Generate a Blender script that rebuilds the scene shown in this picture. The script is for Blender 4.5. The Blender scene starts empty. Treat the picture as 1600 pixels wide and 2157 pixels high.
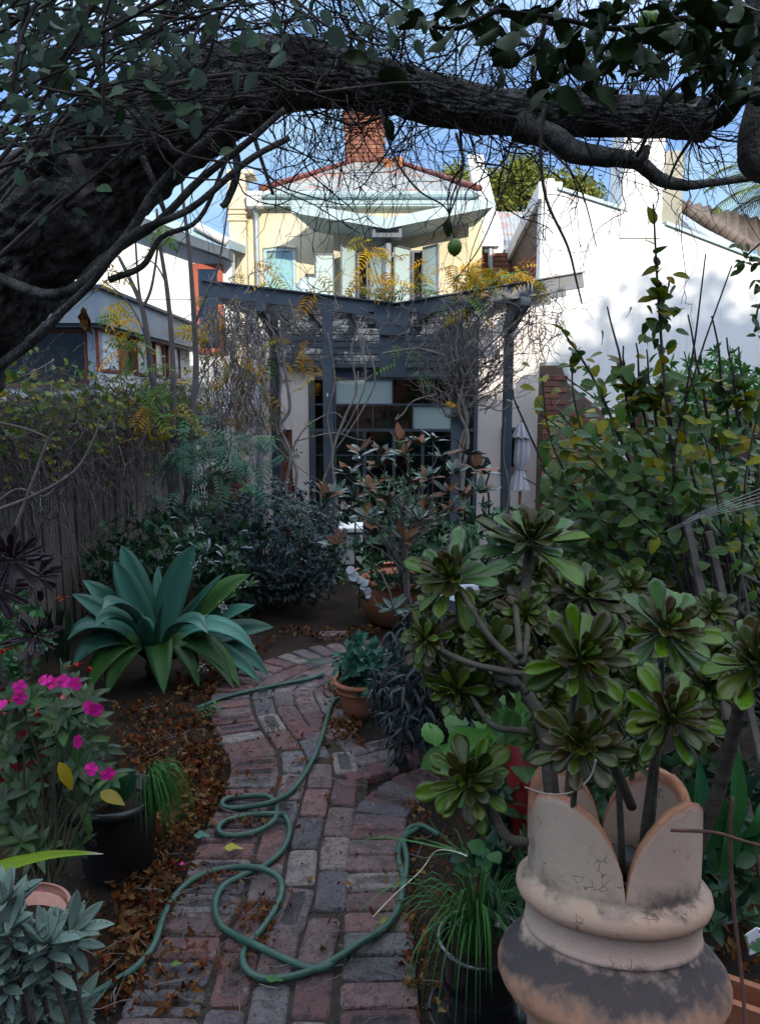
import bpy, math, random
import numpy as np
from mathutils import Vector, Matrix, noise
R = math.radians
rnd = random.Random(7)
U = rnd.uniform
S = bpy.context.scene
COL = S.collection
# ---------------------------------------------------------------- camera
F = 1650.0; PITCH = R(8.3); CAMH = 1.72
cam_d = bpy.data.cameras.new('camera'); cam = bpy.data.objects.new('camera', cam_d); COL.objects.link(cam)
cam_d.sensor_fit = 'VERTICAL'; cam_d.sensor_height = 24; cam_d.lens = 24*F/2157
cam_d.clip_start = 0.05; cam_d.clip_end = 600
cam.location = (0, 0, CAMH); cam.rotation_euler = (math.pi/2-PITCH, 0, 0)
S.camera = cam
# ---------------------------------------------------------------- sky, sun, exposure
SUN_EL, SUN_AZ = R(19), R(18)          # sun behind the viewer, a little to the right
world = bpy.data.worlds.new("World"); S.world = world; world.use_nodes = True
wt = world.node_tree; wt.nodes.clear()
def wn(t, **k):
    n = wt.nodes.new(t)
    for a, b in k.items(): setattr(n, a, b)
    return n
sky = wn('ShaderNodeTexSky', sky_type='NISHITA'); sky.sun_disc = False
sky.sun_elevation = SUN_EL; sky.sun_rotation = math.pi-SUN_AZ; sky.air_density = 1.0; sky.dust_density = 0.3; sky.ozone_density = 2.5
tc = wn('ShaderNodeTexCoord'); mp = wn('ShaderNodeMapping'); mp.inputs['Scale'].default_value = (1.6, 1.6, 4.0)
wt.links.new(tc.outputs['Generated'], mp.inputs['Vector'])
nz = wn('ShaderNodeTexNoise'); nz.inputs['Scale'].default_value = 1.7; nz.inputs['Detail'].default_value = 6; nz.inputs['Roughness'].default_value = .55
wt.links.new(mp.outputs[0], nz.inputs['Vector'])
cr = wn('ShaderNodeValToRGB'); cr.color_ramp.elements[0].position = .38; cr.color_ramp.elements[1].position = .60
wt.links.new(nz.outputs[0], cr.inputs[0])
mul = wn('ShaderNodeMath', operation='MULTIPLY', use_clamp=True); mul.inputs[1].default_value = .55; wt.links.new(cr.outputs[0], mul.inputs[0])
# bright broken cloud added overhead, above the view, as fill; thinner lower down
sxyz = wn('ShaderNodeSeparateXYZ'); wt.links.new(tc.outputs['Generated'], sxyz.inputs[0])
hi = wn('ShaderNodeMapRange'); hi.inputs[1].default_value = .22; hi.inputs[2].default_value = .62; hi.inputs[3].default_value = .16; hi.inputs[4].default_value = 1.3; wt.links.new(sxyz.outputs[2], hi.inputs[0])
wt.links.new(hi.outputs[0], mul.inputs[1])
mx = wn('ShaderNodeMix', data_type='RGBA'); wt.links.new(mul.outputs[0], mx.inputs[0]); wt.links.new(sky.outputs[0], mx.inputs[6])
mx.inputs[7].default_value = (11.2, 11.4, 12.2, 1)
bg = wn('ShaderNodeBackground'); bg.inputs[1].default_value = .15
tint = wn('ShaderNodeMix', data_type='RGBA', blend_type='MULTIPLY'); tint.inputs[0].default_value = 1; tint.inputs[7].default_value = (.86, .95, 1.03, 1)
# slate blue storm cloud lying low on every side, paler where it thins
lo_ = wn('ShaderNodeMapRange'); lo_.inputs[1].default_value = .36; lo_.inputs[2].default_value = .62; lo_.inputs[3].default_value = .93; lo_.inputs[4].default_value = 0; wt.links.new(sxyz.outputs[2], lo_.inputs[0])
nz2 = wn('ShaderNodeTexNoise'); nz2.inputs['Scale'].default_value = 2.3; nz2.inputs['Detail'].default_value = 5; nz2.inputs['Roughness'].default_value = .5; wt.links.new(mp.outputs[0], nz2.inputs['Vector'])
cr2 = wn('ShaderNodeValToRGB'); wt.links.new(nz2.outputs[0], cr2.inputs[0]); cr2.color_ramp.elements[0].position = .40; cr2.color_ramp.elements[1].position = .66
cr2.color_ramp.elements[0].color = (.72, 1.28, 2.55, 1); cr2.color_ramp.elements[1].color = (1.7, 2.35, 2.8, 1)
mx2 = wn('ShaderNodeMix', data_type='RGBA'); wt.links.new(lo_.outputs[0], mx2.inputs[0]); wt.links.new(mx.outputs[2], mx2.inputs[6]); wt.links.new(cr2.outputs[0], mx2.inputs[7])
wt.links.new(mx2.outputs[2], tint.inputs[6]); wt.links.new(tint.outputs[2], bg.inputs[0])
wo = wn('ShaderNodeOutputWorld'); wt.links.new(bg.outputs[0], wo.inputs[0])
sl = bpy.data.lights.new('sun', 'SUN'); sl.energy = 2.7; sl.angle = R(.6); sl.color = (1, .92, .78)
sun = bpy.data.objects.new('sun', sl); COL.objects.link(sun)
sd = Vector((math.sin(SUN_AZ)*math.cos(SUN_EL), -math.cos(SUN_AZ)*math.cos(SUN_EL), math.sin(SUN_EL)))
sun.rotation_euler = sd.to_track_quat('Z', 'Y').to_euler(); sun.location = (4, -12, 12)
S.view_settings.view_transform = 'Standard'; S.view_settings.look = 'None'
S.view_settings.exposure = 1.25; S.view_settings.gamma = 1; S.view_settings.use_curve_mapping = False
S.cycles.max_bounces = 6; S.cycles.diffuse_bounces = 3; S.cycles.glossy_bounces = 3; S.cycles.transparent_max_bounces = 8
# ---------------------------------------------------------------- pixel -> place (each at its own distance)
cp, sp = math.cos(PITCH), math.sin(PITCH)
def ray(px, py):
    a = (px-800)/F; b = (py-1078.5)/F
    return Vector((a, cp-b*sp, -sp-b*cp))
def P(px, py, Y):
    r = ray(px, py); t = Y/r.y
    return Vector((r.x*t, Y, CAMH+r.z*t))
def G(px, py, z=0):
    r = ray(px, py); t = (z-CAMH)/r.z
    return Vector((r.x*t, r.y*t, z))
def PX(v):
    d = Vector(v)-Vector((0, 0, CAMH)); dep = d.y*cp-d.z*sp
    if dep < .05: return None
    return 800+F*d.x/dep, 1078.5-F*(d.y*sp+d.z*cp)/dep, dep
# ---------------------------------------------------------------- objects
WM = {}
def setp(o, label=None, cat=None, group=None, kind=None):
    if label: o['label'] = label
    if cat: o['category'] = cat
    if group: o['group'] = group
    if kind: o['kind'] = kind
    return o
def link(o, parent=None, M=None):
    M = M.copy() if M is not None else Matrix.Identity(4)
    COL.objects.link(o)
    if parent is not None:
        o.parent = parent; o.matrix_parent_inverse = WM[parent.name].inverted()
    o.matrix_basis = M; WM[o.name] = M
    return o
def thing(name, loc, label, cat, group=None):
    o = bpy.data.objects.new(name, None); o.empty_display_size = .1
    link(o, None, Matrix.Translation(Vector(loc))); return setp(o, label, cat, group)
class MB:
    def __init__(s): s.v = []; s.f = []; s.uv = []; s.r = []; s.n = 0
    def add(s, V, Fc, UV=None, r=0.0, M=None):
        V = np.asarray(V, dtype=float)
        if M is not None:
            A = np.array(M); V = V@A[:3, :3].T+A[:3, 3]
        s.v.append(V)
        for f in Fc: s.f.append(tuple(i+s.n for i in f))
        s.uv.append(np.asarray(UV, dtype=float) if UV is not None else np.zeros((len(V), 2)))
        s.r.append(np.full(len(V), r)); s.n += len(V); return s
    def mesh(s, name, mat, smooth=True):
        me = bpy.data.meshes.new(name)
        V = np.concatenate(s.v) if s.v else np.zeros((0, 3))
        me.from_pydata(V.tolist(), [], s.f)
        me.uv_layers.new(name='UVMap')
        vi = np.zeros(len(me.loops), dtype=np.int32); me.loops.foreach_get('vertex_index', vi)
        if len(V):
            uv = np.concatenate(s.uv)[vi]; me.uv_layers[0].data.foreach_set('uv', uv.astype(np.float32).ravel())
            at = me.attributes.new('rnd', 'FLOAT', 'POINT'); at.data.foreach_set('value', np.concatenate(s.r).astype(np.float32))
        if smooth: me.polygons.foreach_set('use_smooth', [True]*len(me.polygons))
        if mat: me.materials.append(mat)
        me.update(); return me
    def build(s, name, mat, parent=None, smooth=True, M=None, **k):
        o = bpy.data.objects.new(name, s.mesh(name, mat, smooth)); link(o, parent, M)
        return setp(o, **k)
def inst(name, me, parent, M): return link(bpy.data.objects.new(name, me), parent, M)
def box(c, s, rot=None):
    c = Vector(c); hx, hy, hz = s[0]/2, s[1]/2, s[2]/2
    V = [Vector((x*hx, y*hy, z*hz)) for x in (-1, 1) for y in (-1, 1) for z in (-1, 1)]
    if rot is not None: V = [rot@v for v in V]
    V = [tuple(v+c) for v in V]
    return V, [(0, 1, 3, 2), (4, 6, 7, 5), (0, 4, 5, 1), (2, 3, 7, 6), (0, 2, 6, 4), (1, 5, 7, 3)]
def bevel_box(s, b=.004):
    """chamfered box about the origin"""
    hx, hy, hz = s[0]/2, s[1]/2, s[2]/2; V = []; Fc = []
    zs = [(-hz, b), (-hz+b, 0), (hz-b, 0), (hz, b)]
    for z, i in zs:
        X, Y = hx-i, hy-i; c = b
        V += [(-X+c, -Y, z), (X-c, -Y, z), (X, -Y+c, z), (X, Y-c, z), (X-c, Y, z), (-X+c, Y, z), (-X, Y-c, z), (-X, -Y+c, z)]
    for k in range(3):
        for j in range(8):
            a = k*8+j; bb = k*8+(j+1) % 8; Fc.append((a, bb, bb+8, a+8))
    Fc.append(tuple(range(7, -1, -1))); Fc.append(tuple(range(24, 32)))
    return V, Fc
def bb(mb, x0, x1, y0, y1, z0, z1, b=0.0, r=0.0):
    c = Vector(((x0+x1)/2, (y0+y1)/2, (z0+z1)/2)); s = (abs(x1-x0), abs(y1-y0), abs(z1-z0))
    if b: V, Fc = bevel_box(s, b); mb.add(V, Fc, r=r, M=Matrix.Translation(c))
    else: V, Fc = box(c, s); mb.add(V, Fc, r=r)
    return mb
def pxbox(mb, x0, y0, x1, y1, Y, d, b=0.0):
    """box whose front face fills a rectangle of the view at distance Y, d deep"""
    ym = (y0+y1)/2; A = P(x0, ym, Y); B = P(x1, ym, Y); zt = P(x0, y0, Y).z; zb = P(x0, y1, Y).z
    return bb(mb, A.x, B.x, Y, Y+d, zb, zt, b)
def poly_slab(mb, pts, off):
    """polygon (list of Vector) extruded by vector off"""
    n = len(pts); V = [tuple(p) for p in pts]+[tuple(Vector(p)+Vector(off)) for p in pts]
    Fc = [tuple(range(n)), tuple(range(2*n-1, n-1, -1))]+[(i, i+n, (i+1) % n+n, (i+1) % n) for i in range(n)]
    return mb.add(V, Fc)
def bar(mb, a, b, w, h, up=(0, 0, 1), r=0.0):
    """rectangular bar from a to b: w across, h along up"""
    a, b = Vector(a), Vector(b); d = (b-a); L = d.length; d.normalize()
    s = d.cross(Vector(up)).normalized(); u = s.cross(d)
    M = Matrix((s, d, u)).transposed()
    V, Fc = box((0, 0, 0), (w, L, h)); c = (a+b)/2
    return mb.add([tuple(M@Vector(v)+c) for v in V], Fc, r=r)
def catmull(pts, n=6):
    """pts: tuples of equal length; smooth resample"""
    A = np.asarray([tuple(p) for p in pts], dtype=float)
    if len(A) < 3:
        t = np.linspace(0, 1, n+1)[:, None]; return A[0]*(1-t)+A[-1]*t
    E = np.vstack([2*A[0]-A[1], A, 2*A[-1]-A[-2]]); out = []
    for i in range(1, len(E)-2):
        p0, p1, p2, p3 = E[i-1], E[i], E[i+1], E[i+2]
        for k in range(n):
            t = k/n; out.append(.5*(2*p1+(p2-p0)*t+(2*p0-5*p1+4*p2-p3)*t*t+(3*p1-p0-3*p2+p3)*t**3))
    out.append(A[-1]); return np.array(out)
def tube(mb, pts, rad, sides=6, r=0.0, cap=True, bump=0.0, bscale=8.0, uvlen=1.0, bark=0.0):
    Pn = np.asarray([tuple(p)[:3] for p in pts], dtype=float); n = len(Pn)
    rad = np.full(n, rad) if np.isscalar(rad) else np.asarray(rad, dtype=float)
    T = np.gradient(Pn, axis=0); T /= (np.linalg.norm(T, axis=1)[:, None]+1e-9)
    ref = np.array([.13, .21, .97]) if abs(T[0][2]) < .9 else np.array([1., .1, 0])
    N = np.cross(T[0], ref); N /= np.linalg.norm(N)+1e-9
    V = np.zeros((n, sides, 3)); UV = np.zeros((n, sides, 2)); ang = np.arange(sides)*2*math.pi/sides
    ds = np.concatenate([[0], np.cumsum(np.linalg.norm(np.diff(Pn, axis=0), axis=1))])
    for i in range(n):
        N = N-T[i]*np.dot(N, T[i]); N /= np.linalg.norm(N)+1e-9; B = np.cross(T[i], N)
        for j in range(sides):
            d = N*math.cos(ang[j])+B*math.sin(ang[j]); q = rad[i]
            if bump:
                p = Pn[i]+d*rad[i]
                q *= 1+bump*noise.noise(Vector(p)*bscale)+.5*bump*noise.noise(Vector(p)*bscale*2.7)
            if bark:      # deep fissures running along the trunk
                a = ang[j]; v = Vector((math.cos(a)*4.2, math.sin(a)*4.2, ds[i]*3.2)); w = noise.noise(v*1.1+Vector((5, 0, 0)))
                f = abs(noise.noise(v*1.7+Vector((w, w, w*.6)))); g = abs(noise.noise(Vector((math.cos(a)*3, math.sin(a)*3, ds[i]*9.0))+Vector((9, w*2, 0))))
                q *= 1-bark*(max(0, .16-f)/.16)-.6*bark*(max(0, .12-g)/.12)+.3*bark*noise.noise(v*6)
            V[i, j] = Pn[i]+d*q; UV[i, j] = (j/sides, ds[i]*uvlen)
    Fc = []
    for i in range(n-1):
        for j in range(sides):
            k = (j+1) % sides; Fc.append((i*sides+j, i*sides+k, (i+1)*sides+k, (i+1)*sides+j))
    if cap: Fc.append(tuple(range(sides-1, -1, -1))); Fc.append(tuple((n-1)*sides+j for j in range(sides)))
    return mb.add(V.reshape(-1, 3), Fc, UV.reshape(-1, 2), r=r)
def lathe(mb, prof, c, seg=40, wob=0.0):
    c = Vector(c); V = []; Fc = []; UV = []
    for i, (rr, z) in enumerate(prof):
        for j in range(seg):
            a = 2*math.pi*j/seg; q = rr*(1+wob*math.sin(3*a+z*9))
            V.append((c.x+q*math.cos(a), c.y+q*math.sin(a), c.z+z)); UV.append((j/seg, i/len(prof)))
    for i in range(len(prof)-1):
        for j in range(seg):
            k = (j+1) % seg; Fc.append((i*seg+j, i*seg+k, (i+1)*seg+k, (i+1)*seg+j))
    return mb.add(V, Fc, UV)
def wander(a, b, n, amp, sag=0.0):
    """crooked line from a to b"""
    a, b = Vector(a), Vector(b); L = (b-a).length; o = Vector((U(0, 99), U(0, 99), U(0, 99))); out = []
    for i in range(n+1):
        t = i/n; p = a.lerp(b, t); w = min(1, 3*t)
        p = p+noise.noise_vector(o+Vector((t*2.6, 0, 0)))*amp*L*w+Vector((0, 0, -sag*L*4*t*(1-t)))
        out.append(p)
    return out
# ---------------------------------------------------------------- leaves
def lance(t, peak=.42, e=1.0): 
    return (math.sin(math.pi*t**(math.log(.5)/math.log(peak)))**e) if 0 < t < 1 else 0.0
def spat(t):      # spoon shape: narrow base, wide round tip
    return (0.22+.78*min(1, (t/.72))**1.6) if t < .72 else max(0.0, 1-((t-.72)/.28)**2)**.5
def ovate(t): return max(0, math.sin(math.pi*min(1, t)**.8))**.75 if 0 < t < 1 else 0.0
def leaf_geo(L=1, W=.4, prof=ovate, nl=6, fold=.25, droop=.2, serr=0.0, thick=0.0, wave=0.0, stalk=0.0, wide=1):
    V = []; UV = []; Fc = []
    cols = [-1, 0, 1] if wide == 1 else [-1, -.5, 0, .5, 1]
    nt = len(cols); ring = nt if not thick else nt+nt-2
    for i in range(nl+1):
        t = i/nl; w = W/2*max(prof(t), .03)
        if serr and i % 2 and 0 < i < nl: w *= 1-serr
        y = stalk+L*t; zc = -droop*L*t*t
        for c in cols:
            V.append((c*w*math.cos(fold), y, zc+abs(c)*w*math.sin(fold)+wave*math.sin(t*9+c*2)*w*abs(c))); UV.append((t, .5+c*.5))
        if thick:
            for c in reversed(cols[1:-1]):
                V.append((c*w*.92, y, zc-thick*(1-.55*t)*max(.12, min(1, (1-t)*6)))); UV.append((t, .5+c*.5))
    for i in range(nl):
        a = i*ring; b = a+ring
        if thick:
            for j in range(ring): k = (j+1) % ring; Fc.append((a+j, a+k, b+k, b+j))
        else:
            for j in range(nt-1): Fc.append((a+j, a+j+1, b+j+1, b+j))
    if thick: Fc.append(tuple(range(ring-1, -1, -1))); Fc.append(tuple(nl*ring+j for j in range(ring)))
    if stalk:
        n0 = len(V); h = .012*L
        V += [(-h, 0, 0), (h, 0, 0), (h, stalk, 0), (-h, stalk, 0)]; UV += [(0, .5)]*4; Fc.append((n0, n0+1, n0+2, n0+3))
    return V, Fc, UV
def LM(p, d, up=(0, 0, 1), s=1.0, roll=0.0, sx=1.0):
    """matrix placing a leaf at p, pointing along d"""
    y = Vector(d).normalized(); u = Vector(up)
    x = y.cross(u)
    if x.length < 1e-3: x = y.cross(Vector((1, 0, 0)))
    x.normalize(); z = x.cross(y)
    M = Matrix((x*s*sx, y*s, z*s)).transposed().to_4x4()
    if roll: M = M@Matrix.Rotation(roll, 4, 'Y')
    M.translation = Vector(p); return M
def rvec(zmin=-1, zmax=1):
    a = U(0, 2*math.pi); z = U(zmin, zmax); q = math.sqrt(max(0, 1-z*z)); return Vector((q*math.cos(a), q*math.sin(a), z))
def leaf_parts(root, geos, Ms, mat, name='leaf', most=280, rest='leaves', minpx=9, smooth=True):
    """the largest leaves in view as parts of their own, the rest joined into one part"""
    mes = []
    for g in geos: mes.append(MB().add(*g).mesh(name, mat, smooth))
    sc = []
    for i, M in enumerate(Ms):
        q = PX(M.translation); s = M.to_scale().y
        size = 0 if (q is None or not (-30 < q[0] < 1630 and -30 < q[1] < 2187)) else F*s*geosize(geos[0])/q[2]
        sc.append((size, i))
    sc.sort(reverse=True); big = [i for s, i in sc[:most] if s >= minpx]; bs = set(big)
    for i in big: inst(name, mes[i % len(mes)], root, Ms[i])
    mb = MB(); n = 0
    for s, i in sc:
        if i not in bs: mb.add(*geos[i % len(geos)], r=rnd.random(), M=Ms[i]); n += 1
    if n: mb.build(rest, mat, root, smooth, kind='stuff')
def geosize(g): return max(v[1] for v in g[0])
def leaf_mass(name, geos, Ms, mat, parent=None, **k):
    mb = MB()
    for i, M in enumerate(Ms): mb.add(*geos[i % len(geos)], r=rnd.random(), M=M)
    return mb.build(name, mat, parent, True, **k)
def swept(pts, W, prof, nref, thick=0.0, chan=.25, nl=14, twist=0.0, wave=0.0):
    """a long leaf swept along a curve; nref = which way its upper face looks"""
    C = catmull(pts, max(2, nl//(len(pts)-1))); n = len(C); T = np.gradient(C, axis=0); V = []; UV = []; Fc = []
    cols = [-1, -.5, 0, .5, 1]; ring = 5+(3 if thick else 0)
    for i in range(n):
        t = i/(n-1); T_ = Vector(T[i]).normalized(); s = T_.cross(Vector(nref)).normalized(); u = s.cross(T_)
        if twist: 
            q = Matrix.Rotation(twist*t, 3, T_); s = q@s; u = q@u
        w = max(W/2*prof(t), W*.012); c0 = Vector(C[i])
        for c in cols: V.append(tuple(c0+s*c*w+u*(c*c*w*chan+wave*w*math.sin(t*14)*c*c))); UV.append((t, .5+c/2))
        if thick:
            for c in (.5, 0, -.5): V.append(tuple(c0+s*c*w-u*thick*(1-c*c)*max(.1, (1-t)))); UV.append((t, .5+c/2))
    for i in range(n-1):
        a = i*ring; b = a+ring
        if thick:
            for j in range(ring): k = (j+1) % ring; Fc.append((a+j, a+k, b+k, b+j))
        else:
            for j in range(4): Fc.append((a+j, a+j+1, b+j+1, b+j))
    return V, Fc, UV
# ---------------------------------------------------------------- materials
def mat(name, col, rough=.7, spec=.3, metal=0.0):
    m = bpy.data.materials.new(name); m.use_nodes = True; b = m.node_tree.nodes['Principled BSDF']
    b.inputs['Base Color'].default_value = (*col, 1); b.inputs['Roughness'].default_value = rough
    b.inputs['Specular IOR Level'].default_value = spec; b.inputs['Metallic'].default_value = metal
    return m
class NT:
    def __init__(s, m): s.t = m.node_tree; s.b = s.t.nodes['Principled BSDF']
    def n(s, t, ins=None, **k):
        x = s.t.nodes.new(t)
        for a, b in k.items(): setattr(x, a, b)
        for a, b in (ins or {}).items():
            if isinstance(b, bpy.types.NodeSocket): s.t.links.new(b, x.inputs[a])
            else: x.inputs[a].default_value = b
        return x
    def l(s, a, b): s.t.links.new(a, b)
    def mix(s, f, a, b, mode='MIX'):
        x = s.n('ShaderNodeMix', data_type='RGBA', blend_type=mode)
        for i, q in ((0, f), (6, a), (7, b)):
            if isinstance(q, bpy.types.NodeSocket): s.l(q, x.inputs[i])
            elif i == 0: x.inputs[0].default_value = q
            else: x.inputs[i].default_value = (*q, 1)
        return x.outputs[2]
    def math(s, op, a, b=0.0):
        x = s.n('ShaderNodeMath', operation=op)
        for i, q in ((0, a), (1, b)):
            if isinstance(q, bpy.types.NodeSocket): s.l(q, x.inputs[i])
            else: x.inputs[i].default_value = q
        return x.outputs[0]
    def noise(s, sc, det=4, rough=.55, co='Object', scale=None, off=False):
        c = s.n('ShaderNodeTexCoord').outputs[co]
        if off: c = s.n('ShaderNodeVectorMath', {0: c, 1: s.n('ShaderNodeCombineXYZ', {0: s.math('MULTIPLY', s.rand(), 50.0), 1: s.math('MULTIPLY', s.rand(), 31.0)}).outputs[0]}, operation='ADD').outputs[0]
        if scale: c = s.n('ShaderNodeMapping', {'Vector': c, 'Scale': scale}).outputs[0]
        return s.n('ShaderNodeTexNoise', {'Vector': c, 'Scale': sc, 'Detail': det, 'Roughness': rough}).outputs[0]
    def ramp(s, f, stops):
        x = s.n('ShaderNodeValToRGB'); s.l(f, x.inputs[0]); e = x.color_ramp.elements
        while len(e) < len(stops): e.new(.5)
        for q, (p, c) in zip(e, stops): q.position = p; q.color = (*c, 1) if len(c) == 3 else c
        return x.outputs[0]
    def map(s, v, a, b, c=0.0, d=1.0):
        x = s.n('ShaderNodeMapRange', {0: v, 1: a, 2: b, 3: c, 4: d}); return x.outputs[0]
    def bump(s, h, st=.4, d=.01):
        x = s.n('ShaderNodeBump', {'Strength': st, 'Distance': d, 'Height': h}); s.l(x.outputs[0], s.b.inputs['Normal']); return x
    def rand(s):
        a = s.n('ShaderNodeObjectInfo').outputs['Random']; b = s.n('ShaderNodeAttribute', attribute_name='rnd').outputs['Fac']
        return s.math('FRACT', s.math('ADD', a, b))
def rough_mat(name, c1, c2, sc=6, bump=.4, bd=.01, rough=.85, spec=.25, scale=None, fine=40, metal=0.0):
    m = mat(name, c1, rough, spec, metal); t = NT(m)
    a = t.noise(sc, 6, .6, scale=scale); b = t.noise(fine, 4, .7, scale=scale)
    c = t.mix(t.map(a, .35, .65), c1, c2); t.l(t.mix(t.map(b, .3, .75, 0, .5), c, tuple(x*.55 for x in c2)), t.b.inputs['Base Color'])
    if bump: t.bump(t.math('ADD', b, t.math('MULTIPLY', a, 2)), bump, bd)
    return m
def leaf_mat(name, cols, rough=.45, spec=.4, vein=(.0, .0, .0), veinmix=0.0, edge=None, edgew=.85, back=None, trans=.18, mottle=.25, tip=None):
    """cols: colours picked at random leaf by leaf; edge: colour of the margin; back: underside"""
    dk = lambda c: tuple(x*.72 for x in c)
    cols = [dk(c) for c in cols]; edge = dk(edge) if edge else None; vein = dk(vein); back = dk(back) if back else None
    m = mat(name, cols[0], rough, spec*.62); t = NT(m); r = t.rand()
    n = len(cols); c = t.ramp(r, [(i/max(1, n-1), q) for i, q in enumerate(cols)]) if n > 1 else t.mix(0.0, cols[0], cols[0])
    r2 = t.math('FRACT', t.math('MULTIPLY', r, 7.31)); hv = t.n('ShaderNodeHueSaturation', {'Color': c, 'Value': t.map(r2, 0, 1, .68, 1.4), 'Saturation': 1.22}); c = hv.outputs[0]
    if mottle:
        c = t.mix(t.map(t.noise(5, 3, co='UV', off=True), .35, .7, 0, mottle), c, tuple(x*.6 for x in cols[0]))
    uv = t.n('ShaderNodeSeparateXYZ', {0: t.n('ShaderNodeTexCoord').outputs['UV']}); v = t.math('ABSOLUTE', t.math('SUBTRACT', uv.outputs[1], .5))
    if veinmix:
        mid = t.map(v, .0, .06, 1, 0)
        side = t.math('PINGPONG', t.math('ADD', t.math('MULTIPLY', uv.outputs[0], 9), t.math('MULTIPLY', v, -7)), .5)
        sd_ = t.map(side, .0, .11, .6, 0)
        c = t.mix(t.math('MULTIPLY', t.math('MAXIMUM', mid, sd_), veinmix), c, vein)
    if edge: c = t.mix(t.map(v, edgew*.5, .5, 0, .85), c, edge)
    if tip: c = t.mix(t.map(uv.outputs[0], .8, 1, 0, .9), c, tip)
    if back:
        g = t.n('ShaderNodeNewGeometry').outputs['Backfacing']; c = t.mix(g, c, back)
    t.l(c, t.b.inputs['Base Color'])
    if trans:
        tr = t.n('ShaderNodeBsdfTranslucent'); t.l(c, tr.inputs[0]); ms = t.n('ShaderNodeMixShader', {0: trans}); o = t.t.nodes['Material Output']
        t.l(t.b.outputs[0], ms.inputs[1]); t.l(tr.outputs[0], ms.inputs[2]); t.l(ms.outputs[0], o.inputs[0])
    return m
def glass_mat(name, tintc=(.8, .9, .9), mixv=.25):
    m = mat(name, (.05, .07, .07), .03, .5); t = NT(m); o = t.t.nodes['Material Output']
    tr = t.n('ShaderNodeBsdfTransparent', {0: (*tintc, 1)}); gl = t.n('ShaderNodeBsdfGlossy', {'Roughness': .02, 'Color': (.9, .95, 1, 1)})
    fr = t.n('ShaderNodeFresnel', {'IOR': 1.5}); f = t.math('ADD', fr.outputs[0], mixv*.3)
    ms = t.n('ShaderNodeMixShader', {0: f}); t.l(tr.outputs[0], ms.inputs[1]); t.l(gl.outputs[0], ms.inputs[2]); t.l(ms.outputs[0], o.inputs[0])
    return m
M_bark = rough_mat('old_bark', (.22, .21, .20), (.055, .05, .047), 9, 1.0, .05, .95, .12, (1, 1, .6), 40)
M_vine = rough_mat('vine_bark', (.24, .205, .185), (.13, .11, .10), 9, .3, .004, .9, .15)
M_twig = rough_mat('twig_bark', (.10, .085, .08), (.05, .042, .04), 9, .3, .003, .9, .15)
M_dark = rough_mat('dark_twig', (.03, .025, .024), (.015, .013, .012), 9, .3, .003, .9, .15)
M_stem = rough_mat('succulent_stem', (.105, .09, .068), (.05, .043, .034), 12, .6, .004, .85, .2, (1, 1, 4), 50)
M_steel = rough_mat('painted_steel', (.085, .105, .13), (.06, .075, .095), 2, .1, .003, .45, .4)
M_pale = rough_mat('pale_blue_paint', (.36, .47, .49), (.29, .39, .42), 2, .08, .002, .5, .4)
M_render = rough_mat('cream_render', (.60, .545, .42), (.56, .47, .30), .9, .2, .004, .9, .2)
M_white = rough_mat('white_paint', (.70, .69, .67), (.62, .61, .58), 1.5, .1, .003, .7, .3)
M_red = mat('red_oxide_paint', (.22, .05, .032), .5)
M_galv = rough_mat('galvanised_steel', (.42, .46, .50), (.30, .34, .38), 5, .05, .002, .42, .5, metal=.35)
M_black = rough_mat('black_plastic', (.012, .012, .014), (.02, .02, .022), 7, .05, .001, .38, .5)
M_soil = rough_mat('potting_soil', (.022, .016, .012), (.04, .03, .022), 20, 1, .02, .95, .1)
# ================================================================ GROUND
def ground_z(x, y):
    d = min(1, max(0, (y-7.4)/1.6)); d = d*d*(3-2*d)
    return -.9*d
def make_ground():
    xs = np.concatenate([np.linspace(-300, -14, 5), np.linspace(-10, -2.6, 8), np.linspace(-2.5, 3, 140), np.linspace(3.5, 10, 8), np.linspace(14, 300, 5)])
    ys = np.concatenate([np.linspace(-60, .6, 5), np.linspace(.8, 8, 190), np.linspace(8.2, 16, 20), np.linspace(20, 400, 8)])
    V = []; nx = len(xs)
    for y in ys:
        for x in xs:
            z = ground_z(x, y)-.012
            if -2.5 < x < 3 and .7 < y < 8: z += .022*(noise.noise(Vector((x*5, y*5, 1)))-.3)+.008*noise.noise(Vector((x*22, y*22, 4)))
            V.append((x, y, z))
    Fc = [(j*nx+i, j*nx+i+1, (j+1)*nx+i+1, (j+1)*nx+i) for j in range(len(ys)-1) for i in range(nx-1)]
    m = mat('garden_soil', (.03, .022, .017), .97, .1); t = NT(m)
    a = t.noise(3, 6); b = t.noise(60, 5, .7); c = t.mix(t.map(a, .4, .7), (.026, .02, .016), (.05, .036, .025))
    c = t.mix(t.map(b, .62, .72), c, (.10, .075, .055)); t.l(c, t.b.inputs['Base Color']); t.bump(b, 1, .02)
    MB().add(V, Fc).build('ground', m, kind='structure')
make_ground()
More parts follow.
